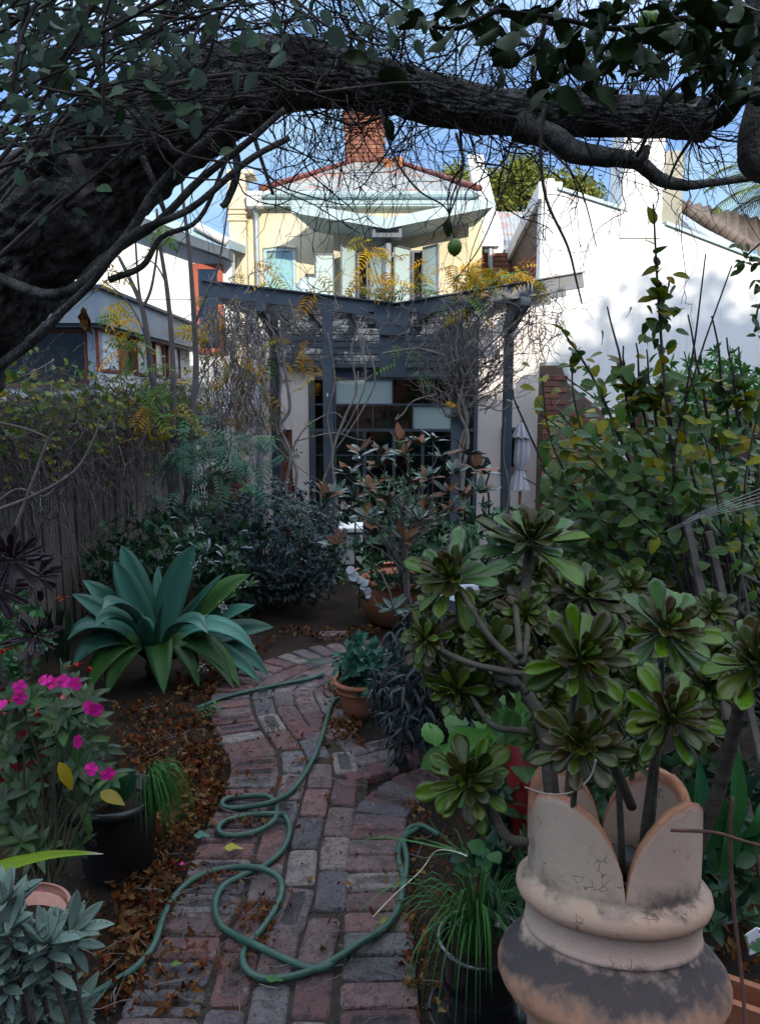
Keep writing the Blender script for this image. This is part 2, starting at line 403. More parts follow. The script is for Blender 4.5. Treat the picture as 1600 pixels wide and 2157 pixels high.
# ---------------------------------------------------------------- brick path
def m_brick_path():
    m = mat('path_brick', (.2, .1, .1), .8, .3); t = NT(m); r = t.rand()
    c = t.ramp(r, [(0, (.22, .11, .10)), (.16, (.16, .075, .075)), (.3, (.22, .155, .145)), (.42, (.12, .11, .125)), (.55, (.31, .27, .25)), (.68, (.20, .085, .085)), (.8, (.14, .13, .145)), (.9, (.27, .22, .205)), (1, (.24, .08, .075))])
    n1 = t.noise(9, 6, .65, off=True); n2 = t.noise(70, 5, .75, off=True); n3 = t.noise(28, 4, .6, off=True)
    rr = t.math('FRACT', t.math('MULTIPLY', r, 5.3))
    c = t.mix(t.map(n1, .48, .66, 0, .75), c, (.085, .08, .085))            # worn grey patches
    c = t.mix(t.map(n3, .58, .72, 0, .6), c, (.30, .27, .25))              # pale lime bloom
    c = t.mix(t.map(n2, .54, .62, 0, .9), c, (.03, .026, .026))
    c = t.mix(t.map(t.noise(16, 5, .7, off=True), .54, .60, 0, .55), c, (.07, .05, .055))              # pits
    uv = t.n('ShaderNodeSeparateXYZ', {0: t.n('ShaderNodeTexCoord').outputs['UV']})
    c = t.mix(t.math('MULTIPLY', uv.outputs[0], t.map(rr, .2, .8, .35, .85)), c, (.05, .047, .05))   # dirt caught in the frog
    t.l(c, t.b.inputs['Base Color']); t.bump(t.math('ADD', n2, t.math('ADD', n3, n1)), 1.0, .02)
    t.l(t.map(n1, .3, .7, .62, .9), t.b.inputs['Roughness']); return m
M_brickp = m_brick_path()
def brick_top(L, W, H, frog, seed):
    """a worn paver lying flat: chipped rounded edge, some with a sunk frog"""
    q = random.Random(seed); V = []; UV = []; Fc = []
    def ring(ins, z, jit, uv=0):
        a, b = L/2-ins, W/2-ins; c = min(.012, a*.4); n0 = len(V)
        pts = [(-a+c, -b), (-a/3, -b), (a/3, -b), (a-c, -b), (a, -b+c), (a, b-c), (a-c, b), (a/3, b), (-a/3, b), (-a+c, b), (-a, b-c), (-a, -b+c)]
        for x, y in pts: V.append((x+q.uniform(-jit, jit), y+q.uniform(-jit, jit), z+q.uniform(-jit, jit)*.5)); UV.append((uv, 0))
        return n0
    rs = [ring(0, -H, 0), ring(0, -.010, .0022), ring(.003, -.0035, .002), ring(.010, 0, .0012)]
    if frog:
        rs += [ring(.024, .0005, .0012), ring(.032, -.007, .001, 1), ring(.042, -.010, .0008, .9)]
    for a, b in zip(rs, rs[1:]):
        for j in range(12): k = (j+1) % 12; Fc.append((a+j, a+k, b+k, b+j))
    Fc.append(tuple(rs[-1]+j for j in range(12)))
    return V, Fc, UV
path = bpy.data.objects.new('path', None); link(path); setp(path, kind='structure')
_bm = {}
def brick_mesh(L, W, kind):
    k = (L, W, kind)
    if k not in _bm: _bm[k] = MB().add(*brick_top(L, W, .05, kind in (1, 4), hash(k) % 9999)).mesh('brick', M_brickp, False)
    return _bm[k]
def lay(c, ang, L=.222, W=.102, kind=None):
    kind = rnd.choice((0, 1, 2, 3, 4, 5, 0, 2)) if kind is None else kind
    M = Matrix.Translation((c[0], c[1], .016+U(-.004, .004)))@Matrix.Rotation(ang+U(-.022, .022), 4, 'Z')@Matrix.Rotation(U(-.016, .016), 4, 'X')@Matrix.Rotation(U(-.012, .012), 4, 'Y')
    if rnd.random() < .5: M = M@Matrix.Rotation(math.pi, 4, 'Z')
    inst('brick', brick_mesh(L, W, kind), path, M)
Lpx = [(340, 2420), (395, 2250), (430, 2131), (471, 1991), (510, 1905), (545, 1775), (575, 1690), (590, 1630), (583, 1590), (553, 1543), (533, 1500), (530, 1462), (551, 1440), (588, 1419), (635, 1401), (690, 1386), (750, 1376), (815, 1371)]
Lc = catmull([tuple(G(*p))[:2] for p in Lpx], 14)
seg = np.linalg.norm(np.diff(Lc, axis=0), axis=1); cum = np.concatenate([[0], np.cumsum(seg)]); LTOT = cum[-1]
def Lat(s, off):
    s = min(max(s, 0), LTOT-1e-4); x = np.interp(s, cum, Lc[:, 0]); y = np.interp(s, cum, Lc[:, 1])
    h = .07; a = Vector((np.interp(s-h, cum, Lc[:, 0]), np.interp(s-h, cum, Lc[:, 1]))); b = Vector((np.interp(s+h, cum, Lc[:, 0]), np.interp(s+h, cum, Lc[:, 1])))
    T = (b-a).normalized(); N = Vector((T.y, -T.x)); return Vector((x, y))+N*off, math.atan2(T.y, T.x)
def brick_taken(p, lst, d): return any((p-q).length < d for q in lst)
placed = []
s = 0.0
while s < LTOT:                                                          # edge course: bricks across the path
    p, a = Lat(s, -.118)
    if not brick_taken(p, placed, .085): lay(p, a+math.pi/2, W=.100); placed.append(p)
    s += .108
field = []
sS = {0: .06, 1: .16, 2: .02, 3: .1}
ybr0, ybr1 = G(700, 1690).y, G(700, 1520).y
for k in range(4):
    off = .065+k*.119; s = sS[k]
    while s < LTOT:
        p, a = Lat(s, off); q = PX((p.x, p.y, 0)); ok = True
        if k == 3: ok = q[1] < 1510
        if k == 2 and 1530 < q[1] < 1600: ok = False
        if q[1] < 1352: ok = False
        Ls = .222
        if ok and not brick_taken(p, field, .10):
            lay(p, a, Ls, .110); field.append(p)
        s += .232 if not (1420 < q[1] < 1510 and k > 1) else .155
# right-hand edge course, curving away into the branch
Rpx = [(712, 2420), (712, 2250), (712, 2131), (722, 1921), (727, 1803), (742, 1720), (775, 1675), (830, 1640), (900, 1615), (980, 1600), (1080, 1590)]
Rc = catmull([tuple(G(*p))[:2] for p in Rpx], 14); rs_ = np.linalg.norm(np.diff(Rc, axis=0), axis=1); rcum = np.concatenate([[0], np.cumsum(rs_)])
right = []
s = .03
while s < rcum[-1]:
    h = .05; g = lambda q: Vector((np.interp(q, rcum, Rc[:, 0]), np.interp(q, rcum, Rc[:, 1])))
    T = (g(s+h)-g(s-h)).normalized(); N = Vector((T.y, -T.x)); p = g(s)+N*.118
    lay(p, math.atan2(N.y, N.x), W=.098); right.append(p); s += .107
# herringbone wedge between the two runs
poly = [tuple(G(*p))[:2] for p in [(612, 1545), (690, 1533), (760, 1560), (900, 1570), (1080, 1555), (1080, 1582), (895, 1606), (822, 1632), (765, 1668), (715, 1706), (704, 1640), (660, 1590)]]
def inside(p, poly):
    c = False; n = len(poly)
    for i in range(n):
        a, b = poly[i], poly[(i+1) % n]
        if (a[1] > p[1]) != (b[1] > p[1]) and p[0] < (b[0]-a[0])*(p[1]-a[1])/(b[1]-a[1])+a[0]: c = not c
    return c
herr = []; wd = .113; o = Vector(tuple(G(760, 1620))[:2]); ca, sa = math.cos(R(28)), math.sin(R(28))
for i in range(-16, 17):
    for j in range(-16, 17):
        for kk in (0, 1):
            # herringbone lattice: step (1,1) and (2,-2) brick widths
            bx = i*wd+j*2*wd; by = i*wd-j*2*wd
            c = (bx+wd, by+wd*.5) if kk == 0 else (bx+wd*2.5, by+wd*0)
            ang = 0 if kk == 0 else math.pi/2
            p = Vector((o.x+c[0]*ca-c[1]*sa, o.y+c[0]*sa+c[1]*ca))
            if inside(p, poly) and not brick_taken(p, field, .095) and not brick_taken(p, right, .1) and not brick_taken(p, placed, .1): 
                lay(p, ang+R(28), .222, .102); herr.append(p)
field += herr
for i in range(-24, 40):
    for j in range(-24, 24):
        p = Vector((o.x+i*.117, o.y+j*.109))
        if inside(p, poly) and not brick_taken(p, field, .088) and not brick_taken(p, right, .085) and not brick_taken(p, placed, .085): lay(p, U(-.4, .4), .11, .10); field.append(p)
lay(tuple(G(702, 1338))[:2], .1)
# sand and moss in the joints
jm = rough_mat('joint_grit', (.03, .026, .022), (.06, .05, .042), 30, 1, .01, .95, .1)
jb = MB()
def strip(mb, curve, o0, o1, z):
    n = len(curve); T = np.gradient(curve, axis=0); V = []
    for i in range(n):
        t = T[i]/np.linalg.norm(T[i]); nn = np.array([t[1], -t[0]])
        for o_ in (o0, o1): V.append((curve[i][0]+nn[0]*o_, curve[i][1]+nn[1]*o_, z+.003*noise.noise(Vector((curve[i][0]*30, curve[i][1]*30, o_)))))
    mb.add(V, [(2*i, 2*i+1, 2*i+3, 2*i+2) for i in range(n-1)])
strip(jb, Lc, -.22, .40, .006)
jb.build('joint_grit', jm, path, kind='stuff')

# ================================================================ BUILDINGS
def m_wallbrick(name, cols, mort):
    m = mat(name, cols[0], .85, .2); t = NT(m); r = t.rand()
    c = t.ramp(r, [(i/(len(cols)-1), q) for i, q in enumerate(cols)]); c = t.mix(t.map(t.noise(50, 4, off=True), .45, .75, 0, .5), c, mort)
    t.l(c, t.b.inputs['Base Color']); t.bump(t.noise(90, 3), .5, .004); return m
M_redbrick = m_wallbrick('red_wall_brick', [(.20, .072, .046), (.24, .095, .058), (.16, .06, .045), (.28, .125, .08)], (.16, .08, .06))
M_shadebrick = m_wallbrick('old_wall_brick', [(.20, .075, .05), (.16, .06, .045), (.24, .10, .07), (.13, .06, .05)], (.10, .06, .05))
M_mortar = rough_mat('mortar', (.15, .10, .08), (.11, .075, .06), 12, .5, .005)
def wall_bricks(parent, org, ux, uz, w, h, test=None, m=M_redbrick, L=.23, H=.070, st=.086, proud=.013, limit=300):
    """courses of brick parts on a wall face: org = lower corner, ux along, uz up"""
    ux, uz = Vector(ux).normalized(), Vector(uz).normalized(); nrm = ux.cross(uz)
    V, Fc = bevel_box((L-.011, .03, H), .004); me = MB().add(V, Fc).mesh('brick', m, False); Vh, Fh = bevel_box((L/2-.011, .03, H), .004); mh = MB().add(Vh, Fh).mesh('brick', m, False)
    n = 0; k = 0
    while k*st < h:
        x = (-L/2 if k % 2 else 0.0)
        while x < w-.02:
            x0, x1 = max(0, x), min(w, x+L); c = (x0+x1)/2
            if x1-x0 > L*.4 and (test is None or test(c, k*st+st/2)) and n < limit:
                p = Vector(org)+ux*c+uz*(k*st+st/2)+nrm*(proud-.015+U(-.002, .002))
                inst('brick', me if x1-x0 > L*.7 else mh, parent, Matrix.Translation(p)@Matrix((ux, -nrm, uz)).transposed().to_4x4()); n += 1
            x += L
        k += 1
def corrugated(mb, e0, e1, t0, t1, pitch=.076, amp=.009, seg=6, thick=0):
    """sheet from eave line e0-e1 to top line t0-t1"""
    e0, e1, t0, t1 = map(Vector, (e0, e1, t0, t1)); n = max(4, int((e1-e0).length/pitch*seg)); nrm = (e1-e0).cross(t0-e0).normalized()
    V = []; UV = []
    for i in range(n+1):
        u = i/n; w = amp*math.cos(2*math.pi*i/seg)
        for v in (0, .5, 1): V.append(tuple(e0.lerp(e1, u).lerp(t0.lerp(t1, u), v)+nrm*w)); UV.append((u, v))
    mb.add(V, [(3*i+k, 3*i+3+k, 3*i+4+k, 3*i+1+k) for i in range(n) for k in (0, 1)], UV)
def m_roof():
    m = mat('zinc_sheet', (.62, .64, .62), .55, .4); t = NT(m)
    a = t.noise(1.5, 4); c = t.mix(t.map(a, .4, .6), (.20, .215, .215), (.26, .26, .24))
    b = t.n('ShaderNodeTexNoise', {'Vector': t.n('ShaderNodeMapping', {'Vector': t.n('ShaderNodeTexCoord').outputs['Object'], 'Scale': (1.2, .9, 2.5)}).outputs[0], 'Scale': 1.4, 'Detail': 3}).outputs[0]
    w = t.math('SINE', t.math('MULTIPLY', t.n('ShaderNodeSeparateXYZ', {0: t.n('ShaderNodeTexCoord').outputs['Object']}).outputs[0], 82.0))
    f = t.math('MULTIPLY', t.map(b, .56, .60), t.map(t.math('ADD', w, t.math('MULTIPLY', t.noise(16), 2)), .7, 1.2))
    c = t.mix(f, c, (.30, .09, .05)); t.l(c, t.b.inputs['Base Color']); return m
M_roof = m_roof(); M_ridge = rough_mat('rusted_ridge_paint', (.10, .02, .018), (.17, .06, .045), 3, .2, .003, .6)
M_frost = mat('frosted_glass', (.36, .45, .44), .22, .5)
M_win = mat('window_pale_reflection', (.62, .68, .72), .25, .5)  # whitish reflection put into the pane colour
M_glass = glass_mat('clear_glass')
M_darkglass = glass_mat('dark_glass', (.28, .34, .33), .18)

# ---- main house
FY = 15.0
hz = lambda y: P(800, y, FY).z
house = thing('house', (0, FY, -.9), 'cream rendered two storey house with hipped corrugated roof and brick chimney', 'house')
A = P(497, 600, FY).x; B = P(1015, 500, FY).x; zt = hz(418)
w = MB(); bb(w, A, B, FY, FY+6, -.9, zt); w.build('wall', M_render, house, False)
pil = MB(); c0 = P(492, 500, FY).x; c1 = P(522, 500, FY).x
bb(pil, c0-.05, c1, FY-.18, FY+.25, -.9, hz(372), .01)
for y in (442, 452, 466): bb(pil, c0-.09, c1+.03, FY-.22, FY-.1, hz(y+4), hz(y), .008)
bb(pil, c0-.07, c1+.15, FY-.2, FY+.35, hz(372), hz(368)+.04, .01)
pil.build('pilaster', M_render, house, False)
rb = MB(); pxbox(rb, 517, 402, 553, 412, FY-.42, .3, .01); pxbox(rb, 519, 412, 551, 434, FY-.4, .24, .01); rb.build('rainwater_head', M_white, house, False)
g = MB(); xa, xb = P(552, 408, FY-.3).x, P(1008, 408, FY-.3).x; zg = P(800, 407, FY-.3).z
prof = [(-.0, .02), (-.06, .02), (-.075, -.0), (-.07, -.035), (-.04, -.075), (0, -.09), (.07, -.09), (.07, .0)]
V = [(x, FY-.3+a, zg+b) for x in (xa, xb) for a, b in prof]; n = len(prof)
g.add(V, [(i, i+1, i+1+n, i+n) for i in range(n-1)]); g.build('gutter', M_pale, house, False)
g = MB(); bb(g, xa, xb, FY-.22, FY-.003, hz(440), zg-.06); bb(g, xa, xb, FY-.25, FY-.225, hz(436), zg-.075); g.build('fascia', M_pale, house, False)
dp = MB(); q = P(535, 500, FY-.3).x
tube(dp, [(q, FY-.28, hz(432)), (q, FY-.28, hz(440)), (q+.02, FY-.12, hz(455)), (q+.02, FY-.1, hz(470)), (q+.02, FY-.1, -.9)], .045, 10); dp.build('downpipe', M_galv, house)
rf = MB(); e0, e1 = Vector((xa, FY-.3, zg+.03)), Vector((xb, FY-.3, zg+.03)); RT = 3.0
t0 = P(745, 342, FY+RT); t1 = P(830, 342, FY+RT); t1.z = t0.z
corrugated(rf, e0, e1, t0, t1); rf.build('roof', M_roof, house)
rs2 = MB(); poly_slab(rs2, [e0+Vector((0, .02, -.03)), t0+Vector((0, 0, -.04)), Vector((t0.x, FY+5.6, t0.z-.04)), Vector((xa, FY+6.5, zg))], (.01, 0, -.02)); poly_slab(rs2, [e1+Vector((0, .02, -.03)), Vector((xb, FY+6.5, zg)), Vector((t1.x, FY+5.6, t0.z-.04)), t1+Vector((0, 0, -.04))], (.01, 0, -.02)); rs2.build('roof', M_roof, house, False)
rc = MB()
for a, b in ((e0+Vector((-.02, 0, .02)), t0), (e1+Vector((.02, 0, .02)), t1), (t0, t1)):
    tube(rc, [tuple(a.lerp(b, k/8)+Vector((0, 0, .03+.004*(k % 2)))) for k in range(9)], .055, 8)
rc.build('ridge_capping', M_ridge, house)
# chimney of real bricks
CY = 18.0; cz0, cz1 = P(766, 362, CY).z-.6, P(766, 236, CY).z; cx0, cx1 = P(726, 300, CY).x, P(809, 300, CY).x
ch = MB(); bb(ch, cx0+.004, cx1-.004, CY+.004, CY+.75, cz0, cz1-.01); chim = ch.build('chimney', M_mortar, house, False)
wall_bricks(chim, (cx0, CY, cz0+.3), (1, 0, 0), (0, 0, 1), cx1-cx0, cz1-cz0-.62)
wall_bricks(chim, (cx1, CY, cz0+.3), (0, 1, 0), (0, 0, 1), .75, cz1-cz0-.62)
for k in range(4):
    e = .03*(k if k < 3 else 2); wall_bricks(chim, (cx0-e, CY-e, cz1-.33+k*.086), (1, 0, 0), (0, 0, 1), cx1-cx0+2*e, .08)
    wall_bricks(chim, (cx1+e, CY-e, cz1-.33+k*.086), (0, 1, 0), (0, 0, 1), .8, .08)
cc = MB()
for k in range(4):
    e = .03*(k if k < 3 else 2)-.012; bb(cc, cx0-e, cx1+e, CY-e, CY+.75+e, cz1-.33+k*.086, cz1-.33+k*.086+.0855)
cc.build('corbel', M_mortar, chim, False)
M_terra = rough_mat('orange_terracotta', (.55, .24, .10), (.42, .17, .08), 5, .2, .004, .8)
for px, hh in ((817, 13), (841, 17)):
    p = P(px, 356, CY-.6); k = hh/92
    c = MB(); lathe(c, [(.085, -.5), (.085, .1), (.1, .11), (.1, .13), (.08, .14), (.07, k), (.085, k+.02), (.08, k+.04), (.05, k+.04), (.05, 0)], p, 20)
    setp(c.build('chimney_pot', M_terra), 'taller orange terracotta chimney cowl on the house roof ridge' if hh == 17 else 'shorter orange terracotta chimney cowl beside the red brick chimney', 'chimney pot', 'chimney cowls')
an = MB(); a0 = P(852, 362, CY); tube(an, [a0, a0+Vector((0, 0, .75))], .012, 5)
for k in range(3):
    z = .4+.14*k; bar(an, a0+Vector((-.5+k*.08, .1, z-.05)), a0+Vector((.32-k*.05, -.1, z+.1)), .012, .012)
for k in range(7): q = a0+Vector((-.45+k*.12, .1, .36+.02*k)); bar(an, q+Vector((0, -.15, 0)), q+Vector((0, .15, .03)), .008, .008)
an.build('antenna', M_galv, house)
# arched window
def win(parent, x0, y0, x1, y1, Y, fm, gm, fw=.05, rec=.03, name='window', mull=()):
    ym = (y0+y1)/2; a, b = P(x0, ym, Y).x, P(x1, ym, Y).x; zt, zb = P(800, y0, Y).z, P(800, y1, Y).z
    f = MB(); bb(f, a, a+fw, Y-rec, Y+.04, zb, zt, .004); bb(f, b-fw, b, Y-rec, Y+.04, zb, zt, .004)
    bb(f, a+fw, b-fw, Y-rec+.002, Y+.038, zt-fw, zt, .004); bb(f, a+fw, b-fw, Y-rec+.002, Y+.038, zb, zb+fw, .004)
    for m_ in mull: xx = a+(b-a)*m_; bb(f, xx-.02, xx+.02, Y-rec+.004, Y+.03, zb+fw, zt-fw)
    wo_ = f.build(name, fm, parent, False)
    gl = MB(); bb(gl, a+fw-.004, b-fw+.004, Y-.012, Y-.004, zb+fw-.004, zt-fw+.004); gl.build('pane', gm, wo_, False)
    return wo_
wi = win(house, 556, 522, 624, 650, FY-.03, M_pale, M_glass, .06)
M_reflection = mat('pale_reflection', (.62, .66, .68), .8)
b_ = MB(); pxbox(b_, 560, 545, 620, 645, FY-.028, .015); b_.build('reflection_sheet', M_reflection, wi, False)  # pale sheet standing in for sky reflected in the window
arch = MB(); pts = [P(555+k*7, 522-4*math.sin(math.pi*k/10), FY-.07) for k in range(11)]; tube(arch, pts, .028, 6); arch.build('arch_moulding', M_render, house)
# bay with butterfly awning and open frosted casements
BY = 14.45
bay = MB(); pxbox(bay, 703, 474, 985, 700, BY, FY-BY-.003); bay.build('bay', M_render, house, False)
aw = MB(); AY = 13.6
ft = [P(613, 425, AY), P(815, 459, AY), P(1040, 413, AY)]
for a, b in ((0, 1), (1, 2)):
    pa, pb = ft[a], ft[b]; th = .17
    back = Vector((0, FY-AY-.26, -.0))
    poly_slab(aw, [pa, pb, pb-Vector((0, 0, th)), pa-Vector((0, 0, th))], (0, .04, 0))
    ia = Vector((.28, 0, 0)) if a == 0 else Vector((0, 0, 0)); ib = Vector((-.2, 0, 0)) if b == 2 else Vector((0, 0, 0))
    poly_slab(aw, [pa+Vector((0, .04, -.03)), pb+Vector((0, .04, -.03)), pb+back+ib, pa+back+ia], (0, 0, -.05))
aw.build('awning', M_pale, house, False)
sf = MB()
for a, b in ((0, 1), (1, 2)):
    pa, pb = ft[a]+Vector((0, .045, -.165)), ft[b]+Vector((0, .045, -.165)); back = Vector((0, 1.0, -.10)); ia = Vector((.3, 0, 0)) if a == 0 else Vector((0, 0, 0)); ib = Vector((-.2, 0, 0)) if b == 2 else Vector((0, 0, 0))
    poly_slab(sf, [pa, pb, pb+back+ib, pa+back+ia], (0, 0, .012))
sf.build('soffit', M_pale, house, False)
vb = MB(); c = P(815, 487, AY+.1)
for s_ in (-1, 1): bar(vb, (c.x+s_*.22, c.y, c.z-.07), (c.x+s_*.22, c.y, c.z+.16), .05, .05, (0, 1, 0))
bb(vb, c.x-.25, c.x+.25, c.y-.03, c.y+.3, c.z-.10, c.z-.03); vb.build('rainwater_bracket', M_steel, house, False)
vp = MB(); q = P(817, 560, AY+.3); tube(vp, [(q.x, q.y, c.z-.05), (q.x, q.y, .8)], .055, 10); vp.build('downpipe', M_galv, house)
for i, (x0, x1, yt) in enumerate(((733, 776, 530), (846, 892, 528))):
    win(house, x0, yt, x1, 660, BY-.02, M_steel, M_darkglass, .04, mull=(.5,))
for i, (x0, x1, dy) in enumerate(((664, 703, .02), (719, 748, .35), (780, 813, -.35), (830, 863, .35), (890, 922, -.35))):
    ya = 534 if i == 0 else 521+(i % 2)*2; a = P(x0, 600, BY-.12-max(0, dy)); b = P(x1, 600, BY-.12-max(0, -dy)); zt_, zb_ = P(0, ya, BY-.2).z, P(0, 655, BY-.2).z
    f = MB()
    for q in (a, b): bar(f, (q.x, q.y, zb_), (q.x, q.y, zt_), .03, .03, (0, 1, 0))
    for z in (zt_, zb_): bar(f, (a.x, a.y, z), (b.x, b.y, z), .03, .03)
    fo = f.build('casement', M_steel, house, False)
    gl = MB(); poly_slab(gl, [Vector((a.x, a.y, zb_)), Vector((b.x, b.y, zb_)), Vector((b.x, b.y, zt_)), Vector((a.x, a.y, zt_))], (0, .008, 0)); gl.build('pane', M_frost, fo, False)
# pale chair back on balcony
cb = thing('chair', P(650, 640, 14.2), 'curved pale chair back beside the arched upper window', 'chair'); c = MB(); p = P(650, 640, 14.2)
lathe(c, [(.22, 0), (.24, .15), (.22, .3), (.12, .44), (.10, .44), (.2, .28), (.22, .15), (.2, 0)], p, 20); c.build('backrest', M_frost, cb)
c = MB(); bb(c, p.x-.2, p.x+.2, p.y-.2, p.y+.2, p.z-.06, p.z); c.build('seat', M_frost, cb, False)

# ---- ground floor extension
EY = 12.2
ext = thing('garden_room', (0, EY, -.9), 'ground floor room with dark steel framed glass doors behind the pergola', 'house extension')
M_pink = rough_mat('pink_cream_render', (.76, .68, .62), (.70, .61, .56), 1.2, .15, .003, .9)
M_roomwall = rough_mat('room_plaster', (.5, .42, .30), (.42, .35, .25), 2, .05, .002)
M_wood = rough_mat('red_brown_timber', (.26, .08, .035), (.18, .055, .03), 3, .2, .003, .5, .4, (1, 1, .2))
M_floor = mat('dark_timber_floor', (.09, .05, .03), .4)
x_r, x_e = P(1005, 900, EY).x, P(1140, 900, EY).x; x_l = P(517, 900, EY).x
w = MB(); bb(w, x_r, x_e, EY, EY+.28, -.9, P(0, 640, EY).z); bb(w, x_e-.28, x_e, EY+.28, 14.9, -.9, P(0, 640, EY).z)
w.build('wall', M_pink, ext, False)
w = MB(); pxbox(w, 517, 640, 570, 1260, EY, .3); pxbox(w, 617, 800, 652, 1260, EY+.002, .3); pxbox(w, 517, 640, 700, 800, EY-.004, .3); w.build('wall', M_pink, ext, False)
w = MB(); pxbox(w, 700, 640, 1005, 794, EY+.02, .28); w.build('upper_panel', rough_mat('slate_blue_panel', (.13, .17, .22), (.09, .12, .16), 2, .05), ext, False)
w = MB(); pxbox(w, 855, 762, 997, 793, EY-.004, .02); w.build('transom_panel', M_pale, ext, False)
cb_ = MB()
for k in range(9):
    y = 650+k*14; pxbox(cb_, 590, y, 1003, y+12, EY-.10-.002*k, .04)
cb_.build('louvre', M_steel, ext, False)
rm = MB(); xl2 = P(572, 900, EY).x; zc = P(0, 800, EY).z+.3
bb(rm, xl2, x_r, EY+4.4, EY+4.5, -.9, zc); bb(rm, xl2-.1, xl2, EY+.3, EY+4.4, -.9, zc); bb(rm, x_r, x_r+.1, EY+.3, EY+2.6, -.9, zc); rm.build('room_wall', M_roomwall, ext, False)
rm = MB(); bb(rm, xl2, x_r, EY+.3, EY+4.4, zc, zc+.1); rm.build('ceiling', M_roomwall, ext, False)
rm = MB(); bb(rm, xl2, x_r, EY-.0, EY+4.4, -.95, -.86); rm.build('floor', M_floor, ext, False)
fr = MB(); pw = lambda px: P(px, 900, EY).x; zz = lambda y: P(0, y, EY).z
for x0, x1, y0, y1 in ((652, 664, 800, 1260), (997, 1005, 794, 1260), (764, 771, 905, 1260), (826, 833, 905, 1260), (887, 893, 905, 1260), (949, 955, 794, 1260), (784, 786, 852, 905), (867, 870, 852, 905), (911, 913, 797, 852), (911, 913, 905, 1260), (825, 827, 797, 852), (704, 708, 797, 1260)):
    bb(fr, pw(x0), pw(x1), EY-.03, EY+.05, zz(y1), zz(y0), .003)
for y0, y1 in ((793, 799), (850, 854), (903, 909), (958, 960)):
    bb(fr, pw(664), pw(997), EY-.026, EY+.046, zz(y1), zz(y0))
fr.build('frame', M_steel, ext, False)
for x0, x1, y0, y1, m_ in ((708, 825, 799, 850, M_frost), (870, 949, 854, 903, M_frost), (827, 949, 799, 850, M_darkglass), (708, 867, 854, 903, M_glass), (664, 764, 909, 1255, M_glass), (771, 826, 909, 1255, M_darkglass), (833, 887, 909, 1255, M_darkglass), (893, 949, 909, 1255, M_darkglass), (955, 997, 799, 1255, M_glass)):
    gl = MB(); bb(gl, pw(x0)-.002, pw(x1)+.002, EY+.004, EY+.012, zz(y1), zz(y0)); gl.build('pane', m_, ext, False)
# things seen through the glass
t_ = thing('doorway', P(790, 1150, EY+4.3), 'red brown timber door frame seen inside through the glass doors', 'door frame'); d = MB(); YI = EY+4.25
for x0, x1, y0, y1 in ((742, 750, 925, 1140), (800, 808, 925, 1140), (750, 800, 925, 932)): pxbox(d, x0, y0, x1, y1, YI, .1)
d.build('frame', M_wood, t_, False)
d = MB(); pxbox(d, 750, 932, 800, 1140, YI+.03, .02); d.build('door', mat('dark_room', (.03, .03, .03), .6), t_, False)  # dark panel standing in for the unlit room beyond the doorway
cab = thing('cabinet', P(870, 1100, EY+3.9), 'dark timber cabinet with shelves inside the garden room', 'cabinet'); d = MB(); YI = EY+3.7
pxbox(d, 838, 880, 930, 1150, YI, .4, .01); d.build('carcass', M_wood, cab, False)
for k in range(3): d = MB(); pxbox(d, 841, 900+k*70, 927, 962+k*70, YI-.012, .012, .003); d.build('door', M_floor, cab, False)
sofa = MB(); YI = EY+1.2; pxbox(sofa, 672, 1030, 760, 1110, YI, .6, .05); pxbox(sofa, 672, 1090, 760, 1180, YI-.35, .34, .04); setp(sofa.build('armchair', mat('brown_leather', (.10, .045, .02), .5), None, False), 'brown leather armchair inside behind the glass doors', 'armchair')
# side door in brown, dark window by umbrella
d = MB(); pxbox(d, 610, 905, 617, 1260, EY+.05, .1); pxbox(d, 570, 905, 617, 1260, EY+.15, .06); d.build('door', M_wood, ext, False)
d = MB(); pxbox(d, 570, 800, 617, 905, EY+.03, .2); d.build('wall', M_pink, ext, False)
win(ext, 1054, 900, 1104, 990, EY-.005, M_steel, M_darkglass, .05)
d = MB(); pxbox(d, 1050, 990, 1108, 997, EY-.06, .06, .005); d.build('window_sill', M_shadebrick, ext, False)
dp = MB(); q = P(541, 800, EY-.1); tube(dp, [(q.x, q.y, 2.9), (q.x, q.y, -.9)], .05, 10); dp.build('downpipe', M_galv, ext)
# old brick pier between the fence and the room
bp = MB(); YB = 9.4; pxbox(bp, 440, 985, 514, 1300, YB+.01, .35); br = bp.build('brick_pier', M_mortar, None, False); setp(br, 'old red brick pier behind the ferny sapling at the fence end', 'brick pier')
a_ = P(440, 1100, YB); wall_bricks(br, (a_.x, YB+.01, P(0, 1290, YB).z), (1, 0, 0), (0, 0, 1), P(514, 1100, YB).x-a_.x, P(0, 985, YB).z-P(0, 1290, YB).z, None, M_shadebrick)
